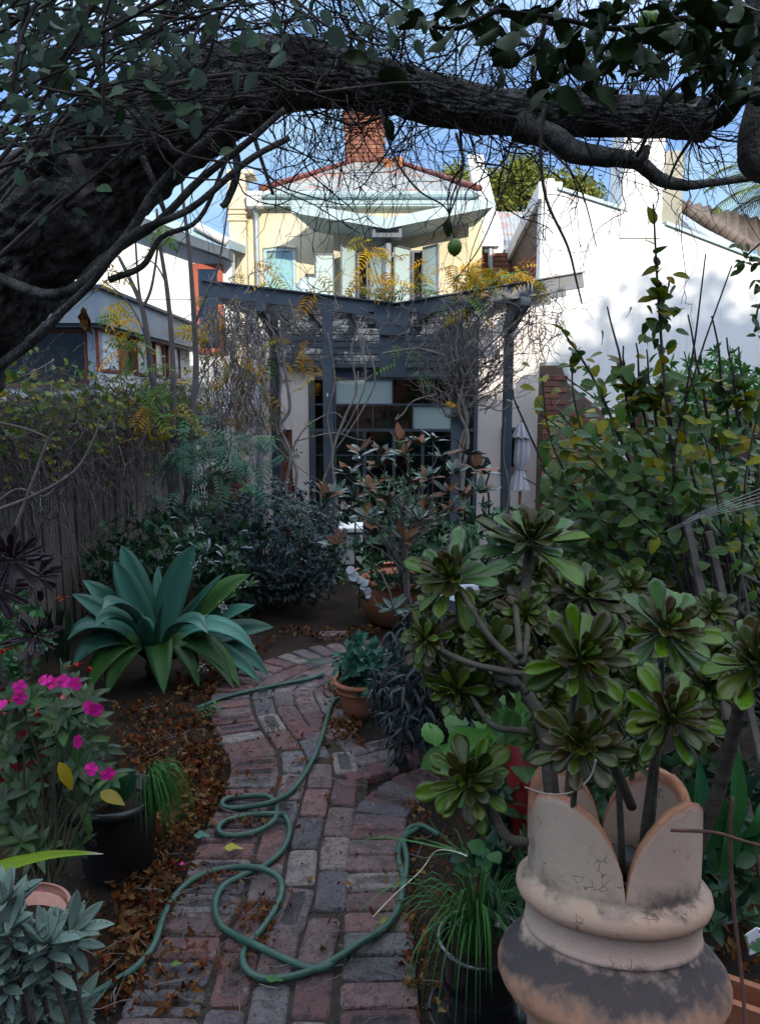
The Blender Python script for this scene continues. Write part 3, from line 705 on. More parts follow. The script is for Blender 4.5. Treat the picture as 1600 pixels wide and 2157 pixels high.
# brick garden wall below the white wall, with a raked cap
bw = MB(); YW = 11.4; xw0, xw1 = P(1141, 900, YW).x, P(1141, 900, YW).x+.9
zA, zB = P(0, 770, YW).z, P(0, 870, YW).z
pts = [Vector((xw0, YW, -.9)), Vector((xw1, YW, -.9)), Vector((xw1, YW, zB)), Vector((xw0+.35, YW, zA-.25)), Vector((xw0+.25, YW, zA)), Vector((xw0, YW, zA))]
poly_slab(bw, pts, (0, .34, 0)); bwo = bw.build('brick_wall', M_mortar, None, False); setp(bwo, 'red brick garden wall with raked white cap below the white gable', 'brick wall')
wall_bricks(bwo, (xw0, YW, -.88), (1, 0, 0), (0, 0, 1), .88, zA+.8, lambda x, z: z-.88 < (zA-.12 if x < .3 else zB+.06-(x-.35)*.1), M_shadebrick, limit=260)
cap = MB(); poly_slab(cap, [pts[4], pts[5], pts[5]+Vector((0, 0, .05)), pts[4]+Vector((.03, 0, .05))], (0, .36, 0)); poly_slab(cap, [pts[3], pts[4], pts[4]+Vector((.04, -.01, .04)), pts[3]+Vector((.05, -.01, .03))], (0, .36, 0)); cap.build('cap', M_white, bwo, False)

# ---- white neighbour on the right
def m_whitebrick():
    m = mat('painted_brickwork', (.82, .81, .79), .75, .3); t = NT(m); co = t.n('ShaderNodeTexCoord').outputs['Object']
    sw = t.n('ShaderNodeSeparateXYZ', {0: co}); cb = t.n('ShaderNodeCombineXYZ', {0: t.math('ADD', sw.outputs[0], sw.outputs[1]), 1: sw.outputs[2]})
    b = t.n('ShaderNodeTexBrick', {'Vector': cb.outputs[0], 'Scale': 1.0, 'Mortar Size': .006, 'Brick Width': .24, 'Row Height': .086, 'Color1': (1, 1, 1, 1), 'Color2': (.9, .9, .9, 1), 'Mortar': (0, 0, 0, 1)})
    t.bump(b.outputs[0], .35, .004); c = t.mix(t.map(t.noise(1.2, 5), .4, .7, 0, .6), (.70, .69, .67), (.58, .58, .57)); c = t.mix(t.map(t.noise(3, 5, .65, scale=(1.6, 1.6, .12)), .52, .72, 0, .55), c, (.42, .41, .38)); t.l(c, t.b.inputs['Base Color']); return m
M_wbrick = m_whitebrick()
NY = 12.6
nb = thing('neighbour_house', (4, NY, -.9), 'white painted brick neighbour house wall with raked parapet and tall chimney', 'house')
Wp = lambda x, y, dY=0: P(x, y, NY+dY)
poly_ = [Wp(1141, 1250), Wp(1141, 405), Wp(1150, 376), Wp(1166, 376), Wp(1174, 400), Wp(1320, 447), Wp(1400, 474), Wp(1700, 562), Wp(1700, 1250)]
poly_[0].x = poly_[1].x; poly_[-1].x = poly_[-2].x = 7.5; poly_[-2].z = Wp(1700, 562).z-.5; poly_[0].z = poly_[-1].z = -.9
w = MB(); poly_slab(w, poly_, (0, .3, 0)); w.build('wall', M_wbrick, nb, False)
fl = MB()
for a, b in ((4, 5), (6, 7)): 
    pa, pb = poly_[a], poly_[b]; poly_slab(fl, [pa+Vector((0, -.05, .0)), pb+Vector((0, -.05, .0)), pb+Vector((0, -.05, .05)), pa+Vector((0, -.05, .05))], (0, .4, 0))
fl.build('capping', M_pale, nb, False)
c = MB(); cx0, cx1 = Wp(1312, 300).x, Wp(1399, 300).x; zc0, zc1 = Wp(0, 474).z-.2, Wp(0, 208).z
bb(c, cx0, cx1, NY-.03, NY+.62, zc0, zc1, .006); bb(c, cx0-.03, cx1+.03, NY-.06, NY+.65, zc1-.10, zc1-.02, .006)
cho = c.build('chimney', M_wbrick, nb, False)
c = MB(); bb(c, cx1, cx1+.36, NY+.12, NY+.6, zc0-.2, Wp(0, 312).z, .01); c.build('chimney_shoulder', rough_mat('old_grey_render', (.36, .35, .29), (.26, .25, .20), 2, .2), nb, False)
# side return: brick with raked white coping, going back
sx = poly_[0].x; Y2 = NY+3.4
zt1, zt2 = Wp(0, 405).z, P(0, 560, Y2).z
w = MB(); poly_slab(w, [Vector((sx+.006, NY+.3, -.9)), Vector((sx+.006, NY+.3, zt1-.05)), Vector((sx+.006, Y2, zt2)), Vector((sx+.006, Y2, -.9))], (.3, 0, 0)); rw = w.build('return_wall', M_mortar, nb, False)
wall_bricks(rw, (sx+.006, Y2, 2.3), (0, -1, 0), (0, 0, 1), Y2-NY-.3, 4, lambda x, z: 2.3+z < zt2-.04+(zt1-zt2)*x/(Y2-NY)-.06, M_redbrick, limit=290)
w = MB(); poly_slab(w, [Vector((sx-.05, NY+.02, zt1-.09)), Vector((sx-.05, NY+.02, zt1+.16)), Vector((sx-.05, Y2, zt2+.2)), Vector((sx-.05, Y2, zt2-.06))], (.36, 0, 0)); w.build('coping', M_white, nb, False)
# valley roof and twin parapet between the houses
vr = thing('valley_roof', (2.6, 16, -.9), 'grey corrugated valley roof between two white coped brick parapets', 'roof')
c = MB(); a, b = P(1050, 525, 15.9), P(1112, 525, 15.9); a2, b2 = P(1040, 446, 20), P(1112, 446, 20); corrugated(c, a, b+Vector((.5, 0, 0)), a2, b2+Vector((.5, 0, 0))); c.build('roof_sheet', M_roof, vr)
c = MB(); YQ = 15.7; a = P(1022, 430, YQ+3.2); b = P(1056, 500, YQ)
bb(c, b.x-.28, b.x, YQ, YQ+.3, -.9, b.z-.35); pr = c.build('parapet_pier', M_mortar, vr, False); wall_bricks(pr, (b.x-.28, YQ, b.z-1.5), (1, 0, 0), (0, 0, 1), .28, 1.1)
c = MB(); poly_slab(c, [Vector((b.x-.05, YQ+.3, 2)), Vector((b.x-.05, YQ+.3, b.z)), Vector((b.x-.05, YQ+3.4, a.z+1.0)), Vector((b.x-.05, YQ+3.4, 2))], (-.2, 0, 0)); c.build('parapet', M_shadebrick, vr, False)
c = MB(); poly_slab(c, [Vector((b.x+.03, YQ-.05, b.z-.34)), Vector((b.x+.03, YQ-.05, b.z-.02)), Vector((b.x+.03, YQ+3.4, a.z+1.15)), Vector((b.x+.03, YQ+3.4, a.z+.95))], (-.36, 0, 0)); c.build('coping', M_white, vr, False)
c = MB(); q = P(1034, 505, 15.2); bb(c, q.x-.25, q.x+.16, 15.2, 15.5, q.z-.12, q.z+.12, .01); c.build('rainwater_head', M_galv, vr, False)
c = MB(); tube(c, catmull([q+Vector((0, .1, -.1)), q+Vector((.02, .1, -.5)), q+Vector((.12, .1, -.62)), q+Vector((.25, .1, -.75)), q+Vector((.27, .1, -3))], 4), .045, 8); c.build('downpipe', M_galv, vr)
c = MB(); pxbox(c, 1000, 535, 1075, 700, 15.5, .3); c2 = c.build('wall', M_mortar, vr, False); a = P(1000, 600, 15.5)
wall_bricks(c2, (a.x, 15.5, P(0, 610, 15.5).z), (1, 0, 0), (0, 0, 1), P(1075, 600, 15.5).x-a.x, P(0, 535, 15.5).z-P(0, 610, 15.5).z)
# roofs beyond the white wall: grey ridge roll and brown tiles
rr = thing('tiled_roof', P(1500, 470, 15), 'brown tiled roof with grey hip roll behind the white parapet', 'roof')
c = MB(); a, b, d_ = P(1425, 440, 14.5), P(1640, 560, 14.5), P(1640, 470, 17.5); c1 = P(1432, 420, 17.5)
corrugated(c, a, b, c1, d_, .2, .03, 8); c.build('roof_sheet', rough_mat('brown_roof_tile', (.10, .075, .06), (.15, .11, .09), 4, .3, .01), rr)
c = MB(); tube(c, [P(1408, 450, 14.4), P(1470, 492, 14.0), P(1540, 528, 13.6)], .12, 12); c.build('hip_roll', M_galv, rr)
c = MB()
for k in range(11): p0 = P(1422+k*14, 428+k*8.5, 14.6-.06*k); p1 = P(1422+(k+1)*14+2, 428+(k+1)*8.5+1, 14.6-.06*(k+1)); tube(c, [p0, p1], [.12, .10], 10)
c.build('ridge_tile', rough_mat('brown_ridge_tile', (.11, .08, .065), (.16, .125, .1), 5, .3, .01), rr)
bb_ = MB(); bb(bb_, 4.2, 9, 13.2, 17, -.9, P(0, 540, 14.5).z-.3); bb_.build('wall', M_render, rr, False)

# ---- left neighbour
lo = thing('neighbour_extension', (-4, 8, -.3), 'grey and white flat roofed neighbour extension with red framed windows over fence', 'house')
LX = P(208, 750, 8).x; LYb = 12.0
zf = lambda y: P(0, y, 8).z
w = MB(); bb(w, LX-4, LX-.12, 8.1, 8.3, -.6, zf(684)); bb(w, LX-.2, LX-.04, 8.3, LYb, -.6, zf(684)); w.build('wall', M_white, lo, False)
w = MB(); bb(w, LX-4.2, LX+.10, 7.80, 7.84, zf(684), zf(613)); bb(w, LX+.06, LX+.10, 7.84, LYb+.1, zf(684), zf(613)); w.build('fascia', rough_mat('grey_blue_cladding', (.30, .34, .38), (.24, .28, .32), 2, .05, .002, .5), lo, False)
w = MB(); bb(w, LX-4.2, LX+.14, 7.76, LYb+.12, zf(613), zf(606)); w.build('roof_edge', M_steel, lo, False)
w = MB(); bb(w, LX-4.2, LX+.06, 7.84, LYb, zf(692), zf(684)); w.build('soffit', M_steel, lo, False)
w = MB(); bb(w, LX-.12, LX+.0, 8.02, 8.14, -.6, zf(690), .01); w.build('corner_post', M_galv, lo, False)
def win3(parent, a, b, zb, zt, nrm, fm, gm, fw=.05):
    a, b = Vector(a), Vector(b); nrm = Vector(nrm); f = MB()
    for q in (a, b): bar(f, (q.x, q.y, zb), (q.x, q.y, zt), fw, .03, nrm)
    for z in (zt, zb): bar(f, (a.x, a.y, z), (b.x, b.y, z), .03, fw)
    wo_ = f.build('window', fm, parent, False); g = MB(); poly_slab(g, [Vector((a.x, a.y, zb))-nrm*.02, Vector((b.x, b.y, zb))-nrm*.02, Vector((b.x, b.y, zt))-nrm*.02, Vector((a.x, a.y, zt))-nrm*.02], nrm*.008); g.build('pane', gm, wo_, False); return wo_
M_dk = mat('dark_window_glass', (.012, .02, .02), .10, .25)
win3(lo, (LX-1.3, 8.07, 0), (LX-.15, 8.07, 0), zf(810), zf(697), (0, -1, 0), M_red, M_dk, .028)
w = MB(); bb(w, LX-3.2, LX-1.36, 8.05, 8.06, zf(810), zf(697)); w.build('pane', mat('teal_grey_glass', (.04, .065, .075), .10, .3), lo, False)
yy = lambda px: -1650*LX/(800-px)
for x0, x1, gm in ((217, 262, M_win), (264, 288, M_dk), (297, 327, M_frost), (335, 352, M_win), (362, 385, M_win)):
    win3(lo, (LX, yy(x0), 0), (LX, yy(x1), 0), zf(779), zf(694), (1, 0, 0), M_red, gm, .022)
w = MB(); bb(w, LX-.0, LX+.04, yy(213), yy(365), zf(836), zf(787)); w.build('white_band', M_white, lo, False)
win3(lo, (LX, yy(217), 0), (LX, yy(335), 0), zf(885), zf(846), (1, 0, 0), M_red, M_dk, .04)
# white gabled house behind
gh = thing('gabled_house', (-4.5, 13.5, -.9), 'white gabled house with one orange red framed window beyond the extension', 'house'); GY = 13.6
g_ = lambda x, y, d=0: P(x, y, GY+d)
w = MB(); ps = [g_(-100, 900), g_(-100, 380), g_(260, 440), g_(497, 528), g_(497, 900)]; ps[0].x = ps[1].x; ps[3].x = ps[4].x; ps[0].z = ps[4].z = -.9
poly_slab(w, ps, (0, .3, 0)); w.build('wall', M_white, gh, False)
w = MB(); pa, pb = g_(240, 418, -.5), g_(480, 503, -.5); poly_slab(w, [pa, pb, pb+Vector((0, 0, -.14)), pa+Vector((0, 0, -.14))], (0, 2.5, .3)); w.build('roof', M_pale, gh, False)
w = MB(); poly_slab(w, [pa+Vector((0, .02, -.15)), pb+Vector((0, .02, -.15)), pb+Vector((0, .02, -.3)), pa+Vector((0, .02, -.3))], (0, .44, 0)); w.build('fascia', M_steel, gh, False)
w = MB(); tube(w, [pa+Vector((1.3, -.05, -.42)), pb+Vector((0, -.05, -.06))], .07, 8); w.build('gutter', M_white, gh)
wo2 = win(gh, 409, 556, 471, 745, GY-.03, mat('orange_red_paint', (.30, .07, .035), .5), M_darkglass, .09)
w = MB(); bb(w, -9, -3.0, GY-.02, GY-.01, P(0, 629, GY).z-.01, P(0, 627, GY).z); w.build('shadow_bead', M_white, gh, False)

# ---- unseen house behind the viewer, its outline shaped to shade the garden
sh = thing('shading_house', (0, -8.6, 0), 'unseen tall brick house behind the viewer, outline shaped to shade the garden', 'house')
w = MB(); SY = -8.6; W_ = 0
poly_slab(w, [Vector((x, SY, z)) for x, z in ((-2.2, 0), (17, 0), (17, 10.9), (13, 10.7), (9.9, 10.2), (8.6, 9.3), (7.6, 9.35), (5, 9.75), (3.5, 10.4), (-2.2, 10.6))], (0, -6, 0)); w.build('wall', M_shadebrick, sh, False)
for k in range(5):
    win_m = MB(); bb(win_m, -6+k*2.6, -4.9+k*2.6, SY+.002, SY+.05, 4.2, 5.8); win_m.build('window', M_dk, sh, False)

# unseen tree, added so its crown softens the shade edge on the white wall
M_stl = leaf_mat('shade_edge_leaf', [(.05, .09, .03), (.07, .11, .04)], .5, .3)
stt = thing('shade_edge_tree', (12.4, -6, 0), 'unseen leafy tree added behind the viewer to soften the shade edge', 'tree')
Ms = []
for _ in range(2600):
    q = rvec(); Ms.append(LM(Vector((12.4+q.x*4.2*U(.3, 1), -6+q.y*1.2, 9.0+q.z*1.35*U(.3, 1)+.5*math.sin(q.x*7))), rvec(), rvec(), U(.16, .3)))
leaf_mass('crown', [leaf_geo(1, .5, ovate, 3, .2, .2)], Ms, M_stl, stt, kind='stuff')
m = MB(); tube(m, [(12.4, -6, 0), (12.5, -6, 4), (12.4, -6, 8.6)], [.28, .22, .1], 10); m.build('trunk', M_vine, stt)
# ================================================================ PERGOLA
PY = 9.5
pg = thing('pergola', (0, PY, -.9), 'dark blue grey steel butterfly pergola overgrown with bare vines', 'pergola')
def ibeam(name, a, b, h=.17, w=.09):
    a, b = Vector(a), Vector(b); m = MB(); bar(m, a, b, .012, h); bar(m, a+Vector((0, 0, h/2)), b+Vector((0, 0, h/2)), w, .014); bar(m, a-Vector((0, 0, h/2)), b-Vector((0, 0, h/2)), w, .014); return m.build(name, M_steel, pg, False)
bl, bc, br_ = P(424, 606, PY), P(832, 655, PY), P(1228, 589, PY)
ibeam('beam', bl, bc); ibeam('beam', bc, br_)
def beam_z(x): return bl.z+(bc.z-bl.z)*(x-bl.x)/(bc.x-bl.x) if x < bc.x else bc.z+(br_.z-bc.z)*(x-bc.x)/(br_.x-bc.x)
for px in (691, 961):
    x = P(px, 850, PY).x; m = MB(); bb(m, x-.06, x+.06, PY-.06, PY+.06, -.9, beam_z(x)-.095, .006); m.build('post', M_steel, pg, False)
for px in (581, 1068):
    x = P(px, 850, PY+.8).x; m = MB(); bb(m, x-.058, x+.058, PY+.74, PY+.86, -.9, beam_z(x)-.3, .006); m.build('post', M_steel, pg, False)
    s_ = -1 if px < 800 else 1
    m = MB(); poly_slab(m, [Vector((x-.06, PY+.74, beam_z(x)-.1)), Vector((x-.06+s_*.02, PY-.2, beam_z(x)-.1)), Vector((x-.06+s_*.02, PY-.2, beam_z(x)-.2)), Vector((x-.06, PY+.74, beam_z(x)-.42))], (.12, 0, 0)); m.build('bracket', M_steel, pg, False)
for px in (470, 560, 640, 735, 905, 1000, 1085, 1160):
    x = P(px, 620, PY).x; z = beam_z(x)+.0; ibeam('rafter', (x, PY+.05, z-.02), (x, EY-.06, z-.02), .12, .06)
for dy in (.9, 1.8):
    ibeam('beam', bl+Vector((0, dy, 0)), bc+Vector((0, dy, 0)), .14, .07); ibeam('beam', bc+Vector((0, dy, 0)), br_+Vector((0, dy, 0)), .14, .07)
m = MB(); pxbox(m, 799, 672, 855, 796, PY-.02, .4, .008); m.build('rain_box', M_steel, pg, False)
m = MB(); q0, q1 = P(772, 0, PY).x, P(878, 0, PY).x; z0 = P(0, 663, PY).z
poly_slab(m, [P(786, 662, PY-.07), P(868, 662, PY-.07), P(856, 705, PY-.07), P(798, 705, PY-.07)], (0, .045, 0)); m.build('gusset', M_steel, pg, False)
for x0, x1 in ((772, 789), (862, 879)):
    m = MB(); a, b = P(x0, 668, PY-.05), P(x1, 668, PY-.05); zt_, zb_ = P(0, 655, PY-.05).z, P(0, 681, PY-.05).z
    for z in (zt_, zb_): bb(m, a.x, b.x, PY-.05, PY+.5, z-.008, z+.008)
    xx = b.x if x0 < 800 else a.x; bb(m, xx-.008, xx+.008, PY-.05, PY+.5, zb_+.008, zt_-.008); m.build('channel', M_steel, pg, False)
m = MB(); pxbox(m, 688, 828, 691, 835, PY-.066, .006); m.build('tag', M_white, pg, False)

# closed umbrella
um = thing('umbrella', (P(1096, 1000, 9.9).x, 9.9, -.9), 'closed pale grey garden umbrella tied up beside a pergola post', 'umbrella')
M_cloth = rough_mat('grey_canvas', (.44, .42, .46), (.36, .34, .39), 3, .15, .004, .9)
ux = P(1096, 980, 9.9).x; m = MB(); tube(m, [(ux, 9.9, -.9), (ux, 9.9, P(0, 885, 9.9).z)], .02, 8); m.build('pole', M_wood, um)
def pleated(prof, n=72, folds=8, depth=.2, tw=.0):
    V = []; Fc = []
    for i, (rr_, z) in enumerate(prof):
        for j in range(n): a = 2*math.pi*j/n; q = rr_*(1+depth*math.cos(folds*a+i*tw)+.06*math.sin(3*a+i)); V.append((ux+q*math.cos(a)+.01*math.sin(z*7), 9.9+q*math.sin(a), z+.03*depth*math.sin(folds*a)*(3 if i == len(prof)-1 else 0)))
    for i in range(len(prof)-1):
        for j in range(n): k = (j+1) % n; Fc.append((i*n+j, i*n+k, (i+1)*n+k, (i+1)*n+j))
    return V, Fc
uz = lambda y: P(0, y, 9.9).z
m = MB(); m.add(*pleated([(.02, uz(889)), (.05, uz(896)), (.085, uz(908)), (.115, uz(922))], 72, 8, .16)); m.build('vent', M_cloth, um)
m = MB(); m.add(*pleated([(.05, uz(900)), (.075, uz(925)), (.085, uz(950)), (.08, uz(975)), (.055, uz(985)), (.05, uz(988)), (.075, uz(1005)), (.11, uz(1030))], 72, 8, .18, .15)); m.build('canopy', M_cloth, um)
m = MB(); tube(m, [(ux+.06*math.cos(a*.5), 9.9+.06*math.sin(a*.5), uz(986)) for a in range(14)], .008, 5); m.build('strap', M_cloth, um)
# garden lamp on a bent black pole
la = thing('garden_lamp', (P(1030, 1100, 8.8).x, 8.8, -.7), 'black downlight head on a bent slim pole by the pink wall', 'lamp')
L_ = lambda x, y: P(x, y, 8.8)
m = MB(); tube(m, catmull([L_(1030, 1300), L_(1029, 1080), L_(1028, 1040), L_(1023, 1020), L_(1029, 1000), L_(1026, 985), L_(1024, 975)], 5), .013, 8); m.build('pole', M_black, la)
m = MB(); poly_slab(m, [L_(992, 975), L_(1026, 984), L_(1034, 976), L_(1028, 964), L_(1000, 958)], (0, .16, 0)); m.build('lamp_head', M_black, la, False)
m = MB(); pxbox(m, 1004, 979, 1020, 983, 8.84, .08, .003); m.build('lens', M_frost, la, False)
# mirror ball and string
mbp = P(753, 965, 8.6); ball = thing('mirror_ball', mbp, 'small silver mirror ball hanging on a string in front of doors', 'ornament')
m = MB(); lathe(m, [(.034*math.sin(math.pi*k/10)+.0005, -.034*math.cos(math.pi*k/10)) for k in range(11)], mbp, 20); m.build('ball', mat('mirror', (.8, .8, .85), .08, .5, 1.0), ball)
m = MB(); tube(m, [mbp+Vector((0, 0, .03)), mbp+Vector((0, .3, .95))], .003, 4); m.build('string', M_vine, ball)
# white bench unit with dark rail
wb = thing('bench', P(742, 1200, 7.4), 'white painted garden bench with slim dark rails by the dark shrub', 'bench')
m = MB(); pxbox(m, 712, 1112, 766, 1122, 7.2, .35, .008); m.build('seat', M_white, wb, False)
m = MB(); pxbox(m, 716, 1122, 762, 1190, 7.25, .28, .008); m.build('base', M_white, wb, False)
m = MB(); pxbox(m, 712, 1078, 720, 1112, 7.3, .3, .01); m.build('armrest', M_white, wb, False)
for y in (1075, 1124):
    m = MB(); bar(m, P(700, y, 7.1), P(770, y, 7.1), .015, .015); m.build('rail', M_black, wb, False)
for x in (748, 766): m = MB(); bar(m, P(x, 1073, 7.1), P(x, 1250, 7.1), .015, .015, (0, 1, 0)); m.build('rail', M_black, wb, False)

# ================================================================ FENCE
fx = -2.3
M_paling = rough_mat('weathered_paling', (.19, .165, .145), (.08, .068, .06), 5, .9, .008, .95, .1, (1, 1, .15), 30)
fe = thing('paling_fence', (fx, 5, 0), 'tall weathered grey timber paling fence under tangled creeper', 'fence')
y = 3.0; k = 0
pms = []
for v in range(4):
    q = random.Random(v); V = []; Fc = []
    for i in range(9):
        z = 1.75*i/8; wv = .048+.004*q.uniform(-1, 1)
        for (a, b) in ((-1, -1), (1, -1), (1, 1), (-1, 1)): V.append((b*.008+.006*math.sin(i*.8+v), a*wv+.004*q.uniform(-1, 1), z-(.03 if i == 8 and a > 0 and v % 2 else 0)))
    for i in range(8):
        for j in range(4): c = (j+1) % 4; Fc.append((i*4+j, i*4+c, i*4+4+c, i*4+4+j))
    Fc.append((32, 33, 34, 35)); pms.append(MB().add(V, Fc).mesh('paling', M_paling, False))
while y < 9.3:
    z = ground_z(fx, y)
    inst('paling', pms[k % 4], fe, Matrix.Translation((fx+(.011 if k % 2 else 0)+U(-.004, .004), y, z+U(-.05, .02)))@Matrix.Rotation(U(-.02, .02), 4, 'X')@Matrix.Scale(1+.5*max(0, (y-7.4)/1.6) if y > 7.4 else 1, 4, (0, 0, 1)))
    y += .074; k += 1
for z in (.4, 1.4): m = MB(); bb(m, fx-.07, fx-.02, 3, 8, z, z+.07); m.build('rail', M_paling, fe, False)
# ================================================================ OLD TREE WITH THE LONG LIMB
def whorl(p, axis, n, s0, s1, tilt=.9):
    axis = Vector(axis).normalized(); a = axis.orthogonal().normalized(); b = axis.cross(a); o = U(0, 6); Ms = []
    for k in range(n): q = o+2.4*k; tl = tilt*U(.5, 1.1); d = (a*math.cos(q)+b*math.sin(q))*math.sin(tl)+axis*math.cos(tl); Ms.append(LM(p, d, axis-d*d.dot(axis)+axis*.01, U(s0, s1)))
    return Ms
tree = thing('old_tree', (-2.6, 3.0, 0), 'massive rough barked old tree leaning in with a long sawn off horizontal limb', 'tree')
TY = 3.2
tp = [(-620, 1500, 3.3, 300), (-400, 1000, 3.2, 260), (-190, 700, 3.1, 200), (-20, 560, 3.1, 150), (110, 445, 3.1, 128), (225, 350, 3.15, 118), (340, 265, 3.2, 112), (450, 205, 3.2, 96), (560, 168, 3.25, 78), (680, 160, 3.25, 62), (800, 182, 3.3, 53), (900, 207, 3.3, 50), (1000, 227, 3.3, 47), (1120, 240, 3.3, 43), (1250, 244, 3.3, 41), (1380, 246, 3.3, 40), (1488, 253, 3.3, 43)]
pts = []
for px, py, Y, r in tp:
    v = P(px, py, Y); pts.append((v.x, v.y, v.z, r/F*PX(v)[2]))
C = catmull(pts, 22)
m = MB(); tube(m, C[:, :3], C[:, 3], 110, bump=.10, bscale=7, bark=.13); m.build('trunk', M_bark, tree)
m = MB(); tube(m, [C[-1][:3]-np.array([.004, 0, 0]), C[-1][:3]+np.array([.006, 0, .0])], [C[-1][3]*.93, C[-1][3]*.9], 20); m.build('sawn_end', rough_mat('old_cut_wood', (.12, .09, .07), (.06, .05, .04), 9, .4), tree)
def pt(lst, Y): return [P(a, b, Y+(c[0] if c else 0)) for a, b, *c in lst]
def limb(lst, Y, r0, r1, name='branch', parent=tree, mt=M_bark, sides=9, bump=.12, n=6):
    Cc = catmull(pt(lst, Y), n); m = MB(); tube(m, Cc, np.linspace(r0, r1, len(Cc)), sides, bump=bump, bscale=22); return m.build(name, mt, parent)
limb([(1085, 265), (1150, 285), (1210, 318), (1270, 330), (1340, 340), (1390, 378), (1450, 392)], 3.2, .055, .02)
limb([(1390, 375), (1430, 390), (1500, 385), (1600, 372)], 3.2, .022, .012)
limb([(1330, 340), (1355, 325), (1350, 312)], 3.15, .02, .026)
limb([(1180, 215), (1240, 190), (1300, 200)], 3.3, .03, .02)
limb([(-60, 560), (120, 620), (250, 520), (330, 400), (430, 300), (520, 230)], 2.9, .02, .015)
limb([(-40, 800), (100, 690), (200, 560), (330, 470), (420, 380), (520, 300), (600, 230)], 3.0, .02, .011)
limb([(60, 720), (190, 600), (270, 500), (400, 440), (520, 340), (610, 290)], 2.8, .014, .01)
limb([(470, 250), (500, 350), (480, 420), (466, 436)], 3.2, .018, .012); limb([(520, 235), (545, 320), (575, 410)], 3.2, .011, .006)
limb([(230, 590), (300, 560), (340, 500), (420, 460), (480, 330)], 3.0, .013, .007)
limb([(300, 330), (330, 400), (350, 455)], 3.0, .014, .008)
# broken bark stub
m = MB(); sa, sb = P(125, 290, 2.6), P(192, 405, 2.6); m.add(*swept([sa, sa.lerp(sb, .5)+Vector((.01, -.02, 0)), sb], .055, lambda t: .35+.65*t, (0, -1, .2), .008, .5, 10, wave=.3)); m.build('broken_branch', M_vine, tree)
# bare branches: long bowed rods then a net of twigs
def net(name, n, gen, mt, parent, r0, r1, segs=10, sides=4, fork=2, amp=.16, sag=.05, kind='stuff'):
    m = MB()
    for _ in range(n):
        a, b = gen(); pth = wander(a, b, segs, amp, sag); ra = U(r0, r1); L = (Vector(b)-Vector(a)).length
        tube(m, pth, np.linspace(ra, ra*.35, len(pth)), sides, rnd.random(), cap=False)
        for _f in range(fork):
            k = rnd.randint(2, len(pth)-2); d = (pth[k+1]-pth[k]).normalized(); d2 = (d+rvec()*.9).normalized(); l2 = L*U(.12, .4)
            p2 = wander(pth[k], pth[k]+d2*l2, 6, amp*1.2, sag); tube(m, p2, np.linspace(ra*.55, ra*.2, 7), 3, rnd.random(), cap=False)
            if rnd.random() < .6:
                j = rnd.randint(1, 4); d3 = (d2+rvec()*.9).normalized(); tube(m, wander(p2[j], p2[j]+d3*l2*.4, 4, amp), np.linspace(ra*.35, ra*.15, 5), 3, rnd.random(), cap=False)
    return m.build(name, mt, parent, kind=kind)
def gpx(x0, x1, y0, y1, Y0, Y1): return P(U(x0, x1), U(y0, y1), U(Y0, Y1))
def g_overhead():
    t = rnd.random(); k = int(U(.48, .99)*len(C)); a = Vector(C[k][:3]); 
    if t < .5: b = a+Vector((U(-.5, .5), U(-.5, .5), U(.2, .9)))
    elif t < .8: b = a+Vector((U(-.45, .45), U(-.4, .4), -U(.1, .55)))
    else: b = a+Vector((U(-.9, .9), U(-.5, .5), U(-.2, .3)))
    return a, b
net('twigs', 130, g_overhead, M_dark, tree, .0025, .0065, 11, 4, 3, .2, .03)
def g_sky():
    k = int(U(.5, .99)*len(C)); a = Vector(C[k][:3])+Vector((0, U(-.05, .05), U(-.04, .04))); d = Vector((U(-1, 1), U(-.6, .8), U(-.35, 1))).normalized(); return a, a+d*U(.45, 1.25)
net('twigs', 125, g_sky, M_dark, tree, .002, .0036, 13, 4, 7, .15, .0)
def g_sky2():
    a = gpx(380, 1600, -160, 60, 2.4, 3.6); d = Vector((U(-1, 1), U(-.5, .5), U(-1, .1))).normalized(); return a, a+d*U(.3, .8)
net('twigs', 80, g_sky2, M_dark, tree, .0014, .0034, 11, 3, 5, .18, .0)
def g_drop():
    a = gpx(480, 1480, 190, 300, 2.8, 3.6); return a, a+Vector((U(-.2, .3), U(-.1, .1), -U(.15, .6)))
net('twigs', 80, g_drop, M_dark, tree, .0015, .0035, 11, 3, 2, .22, 0)
def g_left():
    a = gpx(-160, 420, -100, 300, 1.9, 2.9); q = U(-.5, 1.5); L = U(.25, .9); return a, a+Vector((math.cos(q)*L, U(-.3, .4), math.sin(q)*L))
net('twigs', 120, g_left, M_twig, tree, .0018, .006, 12, 5, 3, .17, -.04)
def g_left2():
    y = U(0, 430); a = gpx(-120, 20, y, y+60, 2.0, 2.9); return a, a+Vector((U(.4, 1.1), U(-.1, .5), U(.1, .75)))
net('twigs', 26, g_left2, M_twig, tree, .004, .008, 12, 6, 2, .10, -.07)
for lst, r in (([(0, 355), (90, 290), (200, 250), (330, 245), (460, 205), (620, 180)], .009), ([(-10, 305), (140, 270), (240, 200), (330, 70), (420, 0)], .008), ([(0, 540), (110, 440), (190, 380), (290, 290)], .013),
               ([(1145, 230), (1138, 320), (1150, 420), (1195, 520), (1215, 600), (1225, 640)], .010), ([(960, 280), (975, 350), (950, 420), (945, 490)], .008), ([(800, 230), (830, 330), (880, 400), (940, 440), (948, 500)], .007), ([(1140, 300), (1200, 360), (1230, 420), (1255, 520)], .006), ([(700, 210), (715, 340), (760, 470), (800, 600)], .004), ([(730, 200), (745, 330), (742, 460)], .003), ([(1090, 300), (1060, 400), (1010, 520), (950, 600)], .006)):
    limb(lst, 2.5, r*.62, r*.25, sides=6, bump=.05, mt=M_twig)
